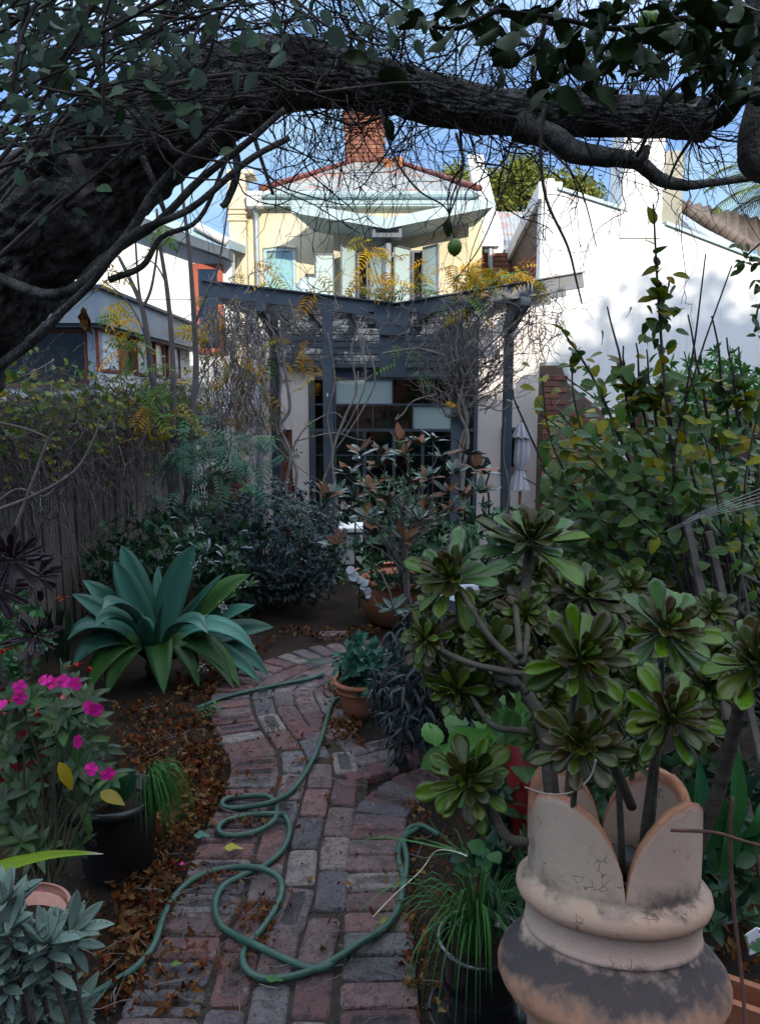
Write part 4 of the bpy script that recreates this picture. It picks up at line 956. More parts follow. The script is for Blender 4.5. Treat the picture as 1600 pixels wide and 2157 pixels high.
# oval green leaves over the left
M_oval = leaf_mat('pear_leaf', [(.055, .12, .06), (.08, .15, .075), (.045, .09, .055), (.11, .15, .06)], .5, .35, (.16, .24, .14), .3, back=(.13, .20, .15))
geo_o = [leaf_geo(1, .62, ovate, 6, .2, .15), leaf_geo(1, .55, ovate, 6, .3, .3), leaf_geo(1, .68, ovate, 6, .1, .05)]
Ms = []
for _ in range(680):
    if rnd.random() < .75: x = abs(rnd.gauss(0, 240)); y = rnd.gauss(110, 115)
    else: x, y = U(0, 900), U(-40, 120)
    if x > 620 and y > 110: continue
    p = P(x, y, U(1.8, 2.9)); s = U(.028, .058); Ms.append(LM(p, rvec(-.9, .4), rvec(0, 1), s))
leaf_parts(tree, geo_o, Ms, M_oval, most=260, minpx=12)
# the tree's unseen crown above the frame, added to shade the near garden
Ms = []
for _ in range(1500):
    y = U(-2.2, 5.2); x = U(-4.2, 3.6); z = 1.72+.462*max(y, 1)+.5+.22*abs(x)*0+U(0, 2.0)
    if noise.noise(Vector((x*.9, y*.9, z*.7))) < -.12: continue
    for _k in range(2): Ms += whorl(Vector((x, y, z))+rvec()*.16, rvec(-.3, 1), 7, .07, .12, 1.2)
leaf_mass('crown', geo_o, Ms, M_oval, tree, kind='stuff')
# brown dead leaf clusters
M_dead = leaf_mat('dead_leaf', [(.20, .09, .04), (.28, .14, .06), (.14, .06, .035), (.24, .15, .08)], .8, .1, trans=.1)
geo_dead = [leaf_geo(1, .5, ovate, 6, .6, .5, wave=.5), leaf_geo(1, .4, ovate, 6, -.5, -.3, wave=.6)]
for px, py in ((170, 665), (192, 345)):
    pass
Ms = [LM(P(172+U(-8, 8), 640+U(0, 30), 2.6), (U(-.2, .2), U(-.2, .2), -1), rvec(), U(.05, .08)) for _ in range(5)]
leaf_parts(tree, geo_dead, Ms, M_dead, name='dead_leaf', minpx=5)

# ================================================================ CITRUS WITH ONE LIME (near right)
cit = thing('lime_tree', (2.0, 2.6, 0), 'dark leaved citrus branches hanging in from above at the right edge', 'citrus tree'); cit['label'] = 'dark silhouetted citrus tree with big leathery leaves against blue sky'
m = MB(); Cc = catmull([tuple(P(2300, 1500, 2.9))+(.09,), tuple(P(2000, 700, 2.8))+(.08,), tuple(P(1760, 330, 2.6))+(.06,), tuple(P(1610, 350, 2.5))+(.05,), tuple(P(1585, 290, 2.5))+(.045,), tuple(P(1612, 160, 2.5))+(.04,), tuple(P(1600, 20, 2.5))+(.035,), tuple(P(1560, -120, 2.5))+(.03,)], 8); tube(m, Cc[:, :3], Cc[:, 3], 14, bump=.1, bscale=14); m.build('trunk', M_bark, cit)
for lst, r in (([(1600, 120), (1480, 150), (1400, 210), (1340, 330)], .010), ([(1600, 60), (1440, 40), (1300, 60), (1180, 40), (1050, 20)], .012), ([(1600, 200), (1500, 240), (1430, 330), (1400, 400)], .007), ([(1150, 40), (1120, 150), (1130, 250)], .006), ([(1300, 60), (1270, 160), (1250, 240)], .005), ([(1050, 20), (960, 60), (880, 40), (800, -20)], .008), ([(1420, 30), (1500, -40), (1560, -80)], .01)):
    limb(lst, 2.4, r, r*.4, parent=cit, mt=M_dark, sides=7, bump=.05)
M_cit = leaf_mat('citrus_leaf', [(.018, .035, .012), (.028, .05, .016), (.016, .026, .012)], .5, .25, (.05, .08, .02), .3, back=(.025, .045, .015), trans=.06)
geo_c = [leaf_geo(1, .55, ovate, 10, .25, .25, stalk=.08, wave=.15), leaf_geo(1, .64, ovate, 10, .4, .1, stalk=.08, wave=.2), leaf_geo(1, .5, ovate, 9, .6, .5, stalk=.08, wave=.3)]
Ms = []
cl = [(1300, 40, 90, 50, 26), (1380, 110, 90, 45, 30), (1340, 60, 60, 40, 14), (1230, 130, 50, 40, 12), (1245, 145, 30, 25, 5), (1170, 90, 60, 70, 20), (1160, 190, 40, 30, 12), (1110, 40, 60, 30, 12), (925, 30, 60, 22, 14), (1490, 90, 70, 60, 34), (1540, 60, 60, 80, 40), (1570, 170, 30, 50, 16), (1470, 210, 20, 12, 3), (820, 140, 40, 20, 5), (1000, 60, 60, 30, 8), (1040, 130, 30, 25, 5), (1420, 30, 80, 40, 20)]
for cx, cy, sx, sy, n in cl:
    for _ in range(n): Ms.append(LM(P(rnd.gauss(cx, sx*.7), rnd.gauss(cy, sy*.7), U(2.1, 2.7)), (U(-1, 1), U(-.6, .6), U(-1, .35)), rvec(-1, 1), U(.05, .1)))
Ms.append(LM(P(815, 245, 2.4), (.2, 0, -1), (0, -1, .3), .06)); Ms.append(LM(P(940, 462, 2.5), (.1, -.1, -1), (0, -1, .3), .05))
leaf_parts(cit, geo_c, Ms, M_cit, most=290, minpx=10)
M_lime = rough_mat('lime_skin', (.14, .26, .03), (.09, .19, .02), 8, .35, .002, .35, .5, fine=160)
def lime(p, r, label, sub):
    t = thing('lime', p, label, 'lime', 'limes on the citrus tree'); pr = [(.001, -1.22), (.12, -1.2), (.22, -1.1), (.55, -.9), (.86, -.5), (1, 0), (.93, .42), (.7, .78), (.4, 1.0), (.22, 1.12), (.16, 1.2), (.001, 1.22)]
    m = MB(); lathe(m, [(a*r, b*r) for a, b in pr], p, 22); m.build('fruit', M_lime, t)
    m = MB(); tube(m, [Vector(p)+Vector((0, 0, r*1.2)), Vector(p)+Vector((-.004, 0, r*1.6)), Vector(p)+Vector((-.016, 0, r*2.3))], .0025, 6); m.build('stalk', M_twig, t); return t
lp = P(957, 521, 2.5); lime(lp, .023, 'green lime hanging alone on a thin twig before the house', 1)
lime(P(1366, 45, 2.35), .03, 'yellow green lime half hidden among the dark citrus leaves', 2)
m = MB(); tube(m, catmull([P(950, 487, 2.5), P(944, 460, 2.5), P(965, 400, 2.6), P(978, 330, 2.8)], 6), .003, 5); m.build('fruit_twig', M_twig, cit)

# ================================================================ FAR TREES
gum = thing('eucalyptus_tree', (6, 30, -.9), 'sunlit olive green gum tree crown beyond the rooftops', 'tree')
M_gum = leaf_mat('gum_leaf', [(.16, .19, .05), (.22, .22, .07), (.11, .14, .045), (.26, .24, .09)], .7, .2, trans=.15)
geo_g = [leaf_geo(1, .35, ovate, 3, .2, .2)]; Ms = []
gl_ = [(1120, 400, 75, 45), (1180, 390, 50, 40), (1060, 420, 60, 40), (1225, 410, 40, 32), (1100, 360, 45, 28), (1150, 450, 80, 40), (1010, 385, 40, 16), (960, 372, 30, 10), (1060, 480, 60, 40)]
for cx, cy, sx, sy in gl_:
    for _ in range(26):
        q = rvec(); q = (cx+q.x*sx*U(.5, 1), cy+q.z*sy*U(.5, 1), 30+q.y*2.2)
        if rnd.random() < .14: continue
        c = P(*q)
        for _k in range(60): Ms.append(LM(c+rvec()*U(0, .5), rvec(-1, .4), rvec(), U(.14, .26)))
leaf_mass('crown', geo_g, Ms, M_gum, gum, kind='stuff')
m = MB(); tube(m, [P(1130, 900, 30), P(1135, 600, 30), P(1125, 430, 30)], [.3, .25, .1], 8); tube(m, [P(1132, 560, 30), P(1180, 450, 30), P(1200, 400, 30)], [.15, .1, .04], 6); tube(m, [P(1130, 540, 30), P(1080, 460, 30), P(1050, 400, 30)], [.15, .1, .04], 6); m.build('trunk', M_vine, gum)
palm = thing('palm_tree', P(1640, 900, 17), 'feathery palm with yellow green fronds rising over the tiled roof', 'palm')
M_palm = leaf_mat('palm_frond', [(.20, .24, .05), (.14, .19, .04), (.26, .28, .08)], .5, .35, trans=.15)
pc = P(1655, 400, 17); m = MB(); tube(m, [Vector((pc.x, 17, -.9)), pc], [.3, .22], 12, bump=.1); m.build('trunk', M_vine, palm)
for k in range(20):
    a = 2*math.pi*k/20+U(-.1, .1); e = U(-.1, 1.1); d = Vector((math.cos(a), math.sin(a), 0)); L = U(1.6, 2.3); rp = []
    for i in range(11): t = i/10; rp.append(pc+d*L*t*math.cos(e*.6)+Vector((0, 0, L*(math.sin(e)*t-.75*t*t))))
    m = MB(); tube(m, rp, np.linspace(.02, .005, 11), 4)
    for i in range(2, 44):
        t = i/44; q = t*10; j = int(q); p = Vector(rp[j]).lerp(rp[min(10, j+1)], q-j); T = (rp[min(10, j+1)]-rp[max(0, j-1)]).normalized(); sd_ = T.cross(Vector((0, 0, 1))).normalized()
        for s_ in (-1, 1): m.add(*leaf_geo(.42*math.sin(math.pi*min(1, t*.9+.08))+.1, .028, lance, 3, .3, .3), r=rnd.random(), M=LM(p, sd_*s_+T*.7+Vector((0, 0, .1)), (0, 0, 1)))
    m.build('frond', M_palm, palm)

# ================================================================ WISTERIA ON THE PERGOLA
wis = thing('wisteria_vine', (P(690, 900, PY-.1).x, PY-.1, -.9), 'bare twining grey wisteria stems with a few yellow leaves smothering the pergola', 'climber')
for lst, r in (([(700, 1180), (708, 1060), (700, 960), (726, 880), (750, 820), (740, 740), (760, 670)], .022), ([(690, 1180), (676, 1040), (700, 960), (690, 880), (705, 800), (690, 700)], .016), ([(596, 1180), (600, 1040), (612, 960), (590, 900), (610, 860), (600, 780), (590, 700)], .028), ([(600, 1100), (625, 1000), (600, 940), (580, 890), (592, 800), (575, 700)], .02),
               ([(970, 1150), (975, 1000), (985, 920), (965, 860), (975, 800), (960, 740), (968, 660)], .026), ([(985, 1100), (968, 950), (985, 880), (960, 820), (950, 740), (920, 660)], .02), ([(960, 1000), (982, 900), (972, 820), (1000, 760), (1060, 700), (1120, 650)], .018), ([(1062, 1100), (1072, 1030), (1060, 960), (1064, 880)], .009),
               ([(940, 750), (880, 735), (820, 742), (805, 745)], .02), ([(620, 930), (700, 912), (750, 925), (790, 930)], .009), ([(600, 980), (640, 905), (700, 870), (730, 890)], .012), ([(540, 900), (600, 960), (650, 1000), (690, 1020)], .007), ([(920, 830), (870, 845), (850, 870), (832, 885), (840, 872)], .012),
               ([(760, 700), (790, 790), (770, 850), (740, 900), (705, 950)], .014), ([(755, 700), (770, 800), (740, 880), (715, 920)], .012)):
    limb(lst, PY-.13, r, r*.5, 'stem', wis, M_vine, 8, .1)
def g_w():
    x = U(430, 1190) if rnd.random() < .8 else rnd.choice((rnd.gauss(960, 50), rnd.gauss(540, 60)))
    a = P(x, U(610, 700), U(PY-.35, PY+1.6)); z = a.z; d = rnd.random()
    if d < .45: b = a+Vector((U(-.5, .5), U(-.3, .3), -U(.15, .75)))
    elif d < .8: b = a+Vector((U(-.8, .8), U(-.3, .3), U(-.3, .1)))
    else: b = a+Vector((U(-.5, .5), U(-.3, .3), U(.1, .5)))
    return a, b
net('twigs', 520, g_w, M_vine, wis, .0035, .009, 12, 4, 2, .30, .06)
def g_wl():
    a = P(U(430, 560), U(620, 900), U(PY-.5, PY+.5)); return a, a+Vector((U(-.3, .3), U(-.3, .3), -U(.3, .9)))
net('twigs', 330, g_wl, M_vine, wis, .003, .008, 11, 4, 2, .28, 0)
def g_wr():
    c = P(965+U(-30, 60), U(760, 880), PY-.1); return c, c+Vector((U(-.5, .9), U(-.3, .2), U(.2, .9)))
net('twigs', 130, g_wr, M_vine, wis, .004, .010, 12, 4, 2, .25, .1)
M_yel = leaf_mat('yellow_leaflet', [(.50, .28, .03), (.42, .22, .03), (.55, .36, .06), (.30, .28, .05)], .55, .3, trans=.35)
M_grn = leaf_mat('green_leaflet', [(.07, .15, .04), (.12, .20, .04), (.05, .11, .05)], .5, .35, trans=.3)
def pinnate(L=.22, n=7, w=.30, droop=.35):
    V = []; Fc = []; UV = []
    def addg(g, M):
        k = len(V); A = np.array(M); q = np.asarray(g[0])@A[:3, :3].T+A[:3, 3]; V.extend(map(tuple, q)); Fc.extend(tuple(i+k for i in f) for f in g[1]); UV.extend(g[2])
    g = leaf_geo(1, w, ovate, 3, .3, .15)
    for i in range(n+1):
        t = (i+1)/(n+1); c = Vector((0, L*t, -droop*L*t*t)); ll = L*.34*(1-.35*abs(t-.5))
        if i == n: addg(g, LM(c, (0, 1, -.5), s=ll)); continue
        for s_ in (-1, 1): addg(g, LM(c, (s_*1, .45, -.15), s=ll))
    k = len(V); V.extend([(-.002, 0, 0), (.002, 0, 0), (.001, L, -droop*L), (-.001, L, -droop*L)]); UV.extend([(0, .5)]*4); Fc.append((k, k+1, k+2, k+3))
    return V, Fc, UV
geo_p = [pinnate(.25, 6), pinnate(.22, 5, .34, .6), pinnate(.28, 7, .28, .2)]
def sprays(root, spots, mt, Y0, Y1, name='leaf', s0=.8, s1=1.3, zr=(-.8, .3)):
    Ms = []
    for cx, cy, sx, sy, n in spots:
        for _ in range(n): Ms.append(LM(P(rnd.gauss(cx, sx), rnd.gauss(cy, sy), U(Y0, Y1)), rvec(*zr), (U(-.4, .4), U(-1, .2), U(.2, 1)), U(s0, s1)))
    leaf_parts(root, geo_p, Ms, mt, name, 300, minpx=10)
sprays(wis, [(455, 720, 22, 40, 16), (480, 800, 30, 40, 16), (510, 745, 6, 6, 3), (620, 715, 18, 8, 5), (618, 750, 18, 6, 4), (650, 790, 20, 15, 5), (540, 570, 25, 12, 8), (735, 580, 30, 18, 12), (800, 560, 22, 25, 16), (840, 600, 25, 15, 8), (870, 555, 15, 12, 5), (985, 570, 25, 15, 14), (1000, 600, 25, 12, 12), (1090, 575, 30, 12, 20), (1030, 570, 25, 15, 12), (990, 650, 12, 12, 5), (545, 850, 40, 30, 9), (440, 860, 12, 14, 5), (940, 850, 6, 6, 2), (430, 650, 12, 20, 4)], M_yel, PY-.4, PY+.6)
sprays(wis, [(1010, 600, 25, 20, 14), (960, 640, 15, 15, 6), (1050, 580, 30, 12, 9), (840, 745, 15, 20, 6), (900, 720, 15, 15, 3), (560, 740, 15, 20, 3), (890, 615, 20, 8, 3), (610, 870, 20, 40, 4), (1060, 770, 10, 10, 2), (1030, 830, 10, 10, 2)], M_grn, PY-.3, PY+.5, 'green_leaf')

# ================================================================ CREEPER AND SAPLINGS AT THE FENCE
cre = thing('creeper', (-2.1, 5, 1.5), 'tangled mound of half bare creeper draped along the fence top', 'climber')
def g_f():
    y = U(2.9, 9); a = Vector((fx+U(-.15, .35), y, 1.6+rnd.gauss(-.02, .16))); return a, a+Vector((U(-.3, .45), U(-.7, .7), U(-.55, .25)))
net('twigs', 900, g_f, M_twig, cre, .0016, .005, 11, 3, 3, .28, .02)
net('twigs', 160, g_f, M_vine, cre, .0016, .005, 11, 3, 3, .28, .02)
def g_f2():
    y = U(2.9, 8.6); a = Vector((fx+U(.02, .2), y, 1.5)); return a, a+Vector((U(-.05, .2), U(-.3, .3), -U(.5, 1.4)))
net('twigs', 130, g_f2, M_vine, cre, .003, .009, 11, 4, 1, .12, 0)
for lst, r in (([(30, 1120), (75, 1000), (100, 930), (115, 910)], .008), ([(-20, 1080), (80, 1040), (160, 990), (200, 920), (210, 880)], .008), ([(0, 890), (60, 905), (120, 930)], .006), ([(-10, 1060), (40, 1030), (95, 1045), (140, 1000)], .006)):
    limb(lst, 2.9, r, r*.5, 'stem', cre, M_vine, 7, .05)
M_ivy = leaf_mat('creeper_leaf', [(.07, .14, .045), (.12, .18, .05), (.28, .22, .05), (.05, .10, .05)], .55, .3, (.2, .26, .1), .3, trans=.25)
geo_i = [leaf_geo(1, .8, ovate, 5, .2, .2), leaf_geo(1, .6, ovate, 5, .3, .3)]
Ms = [LM((fx+U(-.1, .4), U(2.9, 9), 1.6+rnd.gauss(0, .17)), rvec(-1, .3), (U(-.2, 1), U(-1, 0), U(0, 1)), U(.03, .065)) for _ in range(2300)]
leaf_parts(cre, geo_i, Ms, M_ivy, 'leaf', 240, minpx=9)
def tree_stems(name, lists, Y, label, mt=M_twig, group='saplings in front of the fence'):
    t = thing(name, (P(lists[0][0][0][0], 900, Y).x, Y, 0), label, 'sapling', group)
    for lst, r0, r1 in lists: limb(lst, Y, r0, r1, 'trunk' if r0 > .025 else 'branch', t, mt, 10, .06)
    return t
M_sap = rough_mat('sapling_bark', (.15, .13, .125), (.10, .085, .08), 9, .4, .004, .9, .15)
sap = tree_stems('sapling', [([(372, 1150), (362, 1000), (355, 930), (338, 860), (320, 790), (312, 720), (300, 650), (275, 590), (250, 540)], .042, .012), ([(362, 930), (366, 840), (362, 720), (352, 610), (338, 520), (330, 440)], .028, .01), ([(300, 650), (318, 610), (330, 540), (335, 480)], .013, .006), ([(300, 650), (292, 600), (285, 500), (280, 440)], .011, .005), ([(352, 600), (330, 560), (300, 540)], .007, .004), ([(312, 720), (285, 660), (255, 620), (215, 590)], .008, .004)], 6.3, 'forked grey sapling trunk rising in front of the paling fence', M_sap)
sap2 = tree_stems('sapling', [([(385, 1150), (398, 1010), (404, 880), (413, 780), (410, 690), (405, 610), (398, 520), (388, 440), (383, 380)], .036, .01), ([(408, 690), (440, 610), (460, 560), (478, 450), (480, 400)], .012, .005), ([(404, 850), (430, 790), (460, 750)], .009, .004)], 6.6, 'straight slender sapling just behind the forked one', M_sap)
sprays(sap, [(250, 660, 15, 15, 4), (235, 560, 25, 20, 5), (265, 720, 8, 25, 7), (245, 640, 12, 14, 4), (310, 850, 14, 40, 9), (380, 870, 20, 15, 6)], M_yel, 6.0, 6.6, 'yellow_leaf', .7, 1.0)
sprays(sap, [(250, 665, 15, 10, 4), (285, 730, 12, 20, 7), (345, 820, 20, 12, 8), (330, 480, 20, 20, 5), (290, 800, 15, 25, 6), (355, 870, 25, 15, 8)], M_grn, 6.0, 6.6, 'green_leaf', .6, .9)
# blue-green ferny shrub
M_fern = leaf_mat('blue_green_leaflet', [(.03, .09, .065), (.045, .12, .075), (.02, .055, .045), (.07, .14, .06)], .5, .4, trans=.2)
fs = thing('ferny_shrub', P(430, 1200, 6), 'blue green ferny leaved shrub around the sapling stems', 'shrub')
sprays(fs, [(440, 940, 50, 32, 52), (410, 900, 35, 22, 16), (470, 970, 38, 28, 34), (420, 1030, 50, 40, 34), (380, 1090, 60, 35, 40), (500, 1000, 30, 30, 24), (440, 1110, 60, 35, 40)], M_fern, 5.7, 6.6, 'leaf', .42, .85)
def stems(mb, base, tips, r0, amp=.1, n=8, sides=5, sag=-.05):
    out = []
    for tp_ in tips:
        w_ = wander(Vector(base)+Vector((U(-.04, .04), U(-.04, .04), 0)), tp_, n, amp, sag); tube(mb, w_, np.linspace(r0, r0*.3, len(w_)), sides, rnd.random(), cap=False); out.append(w_)
    return out
m = MB(); stems(m, (fs.location.x, fs.location.y, 0), [P(rnd.gauss(440, 50), U(920, 1060), U(5.8, 6.5)) for _ in range(24)], .008); m.build('stems', M_twig, fs)

def along(paths, n, t0, s0, s1, out=.8, upz=.3, up=(0, -.4, 1), cluster=0):
    """leaf matrices along stems"""
    Ms = []
    for w_ in paths:
        for k in range(n):
            t = U(t0, 1); q = t*(len(w_)-1); j = min(len(w_)-2, int(q)); p = Vector(w_[j]).lerp(w_[j+1], q-j); T = (w_[j+1]-w_[j]).normalized()
            d = (T*(.6)+rvec()*out+Vector((0, 0, upz))).normalized(); Ms.append(LM(p, d, Vector(up)+rvec()*.35, U(s0, s1)))
    return Ms
# ================================================================ DARK SHRUB IN THE MIDDLE
M_dks = leaf_mat('dark_narrow_leaf', [(.022, .04, .045), (.035, .06, .06), (.015, .025, .03), (.05, .08, .085)], .35, .5, trans=.06)
dsb = P(578, 1290, 6.3); dsb.z = 0
ds = thing('dark_shrub', dsb, 'dense rounded shrub of tiny dark glossy leaves beside the path bend', 'shrub')
geo_n = [leaf_geo(1, .24, lance, 3, .25, .15), leaf_geo(1, .3, lance, 3, .3, .3)]
Ms = []
for _ in range(1500):
    q = rvec(-.95, 1); c = dsb+Vector((q.x*.58, q.y*.58, .5+q.z*.52)); c += (c-dsb-Vector((0, 0, .5)))*U(-.35, .05)+Vector((.05*noise.noise(c*4), 0, .1*noise.noise(c*3)))
    Ms += whorl(c, (q+Vector((0, 0, .8))), 8, .035, .06, .95)
leaf_mass('foliage', geo_n, Ms, M_dks, ds, kind='stuff')
m = MB(); stems(m, dsb, [dsb+Vector((U(-.5, .5), U(-.5, .5), U(.5, .95))) for _ in range(40)], .008); m.build('stems', M_twig, ds)
us = thing('undergrowth_shrub', P(330, 1230, 5.8), 'low dark green shrub with narrow leaves along the fence foot', 'shrub')
M_us = leaf_mat('shade_leaf', [(.03, .07, .04), (.05, .10, .05), (.02, .045, .035), (.07, .13, .06)], .45, .4, trans=.12)
geo_u = [leaf_geo(1, .26, lance, 4, .2, .3), leaf_geo(1, .36, ovate, 4, .2, .3)]
Ms = []
for _ in range(420):
    x = U(180, 530); c = P(x, rnd.gauss(1185, 45)+.1*abs(x-380), U(5.2, 6.6)); Ms += whorl(c, rvec(0, 1), 6, .05, .09, 1.0)
leaf_mass('foliage', geo_u, Ms, M_us, us, kind='stuff')
M_pal = leaf_mat('silver_shade_leaf', [(.16, .20, .22), (.22, .26, .28)], .4, .5, trans=.1)
leaf_parts(us, [leaf_geo(1, .28, lance, 4, .2, .5)], [LM(P(rnd.gauss(430, 60), rnd.gauss(1160, 25), 5.4), rvec(-.6, .6), (0, -.5, 1), U(.05, .08)) for _ in range(50)], M_pal, 'pale_leaf', minpx=8)
bk = thing('background_undergrowth', (0, 7.3, 0), 'dark low leafy undergrowth at the far side of path', 'undergrowth')
Ms = []
for _ in range(700):
    c = Vector((U(-2.2, 2.9), U(6.4, 8.0), 0)); c.z = U(.05, .7); Ms += whorl(c, rvec(0, 1), 6, .06, .12, 1.0)
leaf_mass('foliage', geo_u, Ms, M_us, bk, kind='stuff')

# ================================================================ AGAVE
ag = thing('agave', G(340, 1440), 'large blue green agave with broad pointed leaves and bird droppings', 'agave')
def m_agave():
    m = leaf_mat('agave_leaf', [(.08, .19, .15), (.10, .23, .18), (.07, .165, .125)], .42, .5, edge=(.22, .30, .20), edgew=.94, trans=.04, mottle=.2)
    t = NT(m); return m
M_ag = m_agave(); M_agy = leaf_mat('agave_leaf_green', [(.07, .15, .06), (.09, .18, .06)], .42, .4, edge=(.25, .28, .12), edgew=.93, trans=.04)
ac = P(330, 1375, 4.75)
tips = [(410, 1147, .17, 0), (256, 1149, .15, 0), (240, 1181, .14, 0), (333, 1192, .07, 0), (175, 1222, .13, 0), (152, 1252, .12, 0), (215, 1285, .14, 1), (142, 1348, .14, 1), (475, 1206, .07, 0), (528, 1210, .17, 0), (536, 1275, .12, 0), (576, 1321, .15, 0), (540, 1374, .12, 2), (566, 1422, .14, 1), (548, 1438, .12, 1), (507, 1497, .14, 2), (494, 1503, .12, 2), (424, 1558, .13, 2), (349, 1552, .15, 2), (340, 1446, .13, 3), (229, 1521, .17, 2), (184, 1461, .17, 2), (154, 1401, .15, 1), (438, 1334, .12, 1), (300, 1300, .08, 0), (345, 1270, .06, 0), (200, 1320, .13, 1)]
aprof = lambda t: (.42+.58*math.sin(min(1, t/.5)*math.pi/2)) if t < .5 else max(0, (1-((t-.5)/.5)**1.7))**.9
for i, (x, y, wd_, kd) in enumerate(tips):
    fl_ = P(x, y, ac.y); inp = (fl_-ac).length; Lw = .72 if kd != 3 else .35; dep = math.sqrt(max(.01, Lw*Lw-inp*inp))*(.9 if kd != 0 else .75)
    Yt = ac.y-dep if y > 1250 or kd else ac.y+(dep*.6 if i % 2 else -dep*.25)
    if (x, y) in ((576, 1321), (528, 1210)): Yt = ac.y-dep*.4
    tip = P(x, y, Yt); tip.z = max(tip.z, .02); b0 = ac+(tip-ac).normalized()*.03+Vector((0, 0, -.05)); mid = b0.lerp(tip, .5)+Vector((0, 0, (.03, .14, .20, .10)[kd])); q3 = b0.lerp(tip, .8)+Vector((0, 0, (.02, .10, .13, .12)[kd]))
    m = MB(); m.add(*swept([b0, b0.lerp(mid, .5)+Vector((0, 0, (.0, .03, .05, .03)[kd])), mid, q3, tip], wd_*(1.22 if kd == 0 and wd_ > .1 else 1.08), aprof, (0, -.55, .85), .012, .5 if kd < 2 else .25, 24, U(-.25, .25))); m.build('leaf', M_agy if y > 1440 or i in (9,) else M_ag, ag)
m = MB(); tube(m, [Vector((ac.x, ac.y, 0)), ac+Vector((0, 0, -.1)), ac], [.07, .08, .05], 12, bump=.2, bscale=20); m.build('stem', M_stem, ag)
m = MB(); m.add(*swept([P(306, 1460, 4.5), P(316, 1500, 4.3), P(310, 1530, 4.2), P(285, 1565, 4.1)], .04, lance, (0, -1, .2), 0, .9, 14, .6)); m.build('dry_leaf', leaf_mat('dry_agave_leaf', [(.30, .22, .13)], .8, .1), ag)
m = MB()
for cx, cy, n in ((470, 1278, 26), (410, 1190, 10), (425, 1405, 16), (505, 1235, 5)):
    for _ in range(n):
        c = P(rnd.gauss(cx, 5), rnd.gauss(cy, 5), 4.42); tube(m, [c, c+Vector((0, -.002, 0))], U(.002, .006), 6)
m.build('droppings', M_white, ag, kind='stuff')
# small orange flowers by the fence, strap leaves
orf = thing('orange_flower', P(130, 1300, 4.6), 'tiny orange flower spray at the fence beside the agave', 'flower')
M_or = leaf_mat('orange_petal', [(.65, .10, .02), (.7, .18, .03)], .5, .3)
leaf_parts(orf, [leaf_geo(1, .5, ovate, 3)], [LM(P(rnd.gauss(127, 6), rnd.gauss(1259, 3), 4.6), rvec(-.2, 1), s=U(.02, .035)) for _ in range(12)], M_or, 'petal', minpx=3)
m = MB()
for k in range(6): x = U(100, 150); m.add(*swept([P(x, 1400, 4.6), P(x+U(-20, 10), 1330, 4.6), P(x+U(-45, 20), 1280, 4.6)], .05, lance, (0, -1, .3), 0, .3, 10), r=rnd.random())
m.build('strap_leaf', M_us, orf)
m = MB(); tube(m, [P(132, 1400, 4.62), P(126, 1300, 4.62), P(127, 1262, 4.62)], .004, 5); m.build('stem', M_us, orf)

# ================================================================ ROSETTE SUCCULENTS
def m_aeon(name, cols, edge, tipc=None):
    m = leaf_mat(name, [tuple(x*.78 for x in c) for c in cols], .33, .55, edge=edge, edgew=.62, trans=.05, mottle=.35, back=None, tip=tipc); return m
M_aeG = m_aeon('aeonium_green_leaf', [(.12, .22, .035), (.09, .18, .025), (.14, .23, .05), (.11, .13, .03)], (.07, .055, .035))
M_aeD = m_aeon('aeonium_dark_leaf', [(.06, .09, .018), (.075, .05, .018), (.045, .07, .014), (.085, .11, .025)], (.055, .025, .018))
M_aeM = m_aeon('aeonium_mixed_leaf', [(.06, .09, .018), (.10, .17, .035), (.075, .05, .018), (.045, .07, .014), (.12, .19, .05), (.085, .11, .025)], (.06, .035, .022))
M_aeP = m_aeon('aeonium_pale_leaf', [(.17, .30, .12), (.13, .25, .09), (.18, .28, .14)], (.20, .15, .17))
M_aeB = m_aeon('aeonium_black_leaf', [(.03, .018, .024), (.05, .028, .034), (.022, .014, .02)], (.10, .07, .09))
aeg = [leaf_geo(1, .42, spat, 10, .42, -.22, thick=.035, wide=2), leaf_geo(1, .38, spat, 10, .50, -.05, thick=.03, wide=2), leaf_geo(1, .46, spat, 10, .34, .16, thick=.035, wide=2)]
_ae = {}
def ae_mesh(i, mt):
    if (i, mt.name) not in _ae: _ae[(i, mt.name)] = MB().add(*aeg[i]).mesh('leaf', mt)
    return _ae[(i, mt.name)]
def rosette(parent, c, axis, Rr, n=30, mats=(None, None, None), sx=1.0, paleside=None):
    axis = Vector(axis).normalized(); a = axis.orthogonal().normalized(); b = axis.cross(a)
    rt = bpy.data.objects.new('rosette', None); rt.empty_display_size = .05; link(rt, parent, Matrix.Translation(c)); o = U(0, 6)
    for k in range(n):
        t = k/(n-1); q = o+k*2.39996+U(-.22, .22); el = -.22+1.42*t**.9+U(-.16, .16); L = Rr*(1.0-.74*t**1.25)*U(.84, 1.1)
        rad = a*math.cos(q)+b*math.sin(q); d = rad*math.cos(el)+axis*math.sin(el); up = axis*math.cos(el)-rad*math.sin(el)
        mt = mats[0] if (t < .34 or t > .86) else mats[1]
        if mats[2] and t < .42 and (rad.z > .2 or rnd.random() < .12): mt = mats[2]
        p = c+axis*(Rr*.25*t-.04*Rr)+rad*Rr*.05
        inst('leaf', ae_mesh(k % 3, mt), rt, LM(p, d, up, L, U(-.25, .25), sx*U(.85, 1.15)))
    return rt
ae = thing('aeonium', P(1240, 1720, 1.55), 'large branching aeonium with olive and purple rosettes growing in the chimney pot', 'succulent')
GG = (M_aeG, M_aeD, M_aeP); DD = (M_aeD, M_aeD, None); GD = (M_aeG, M_aeD, None)
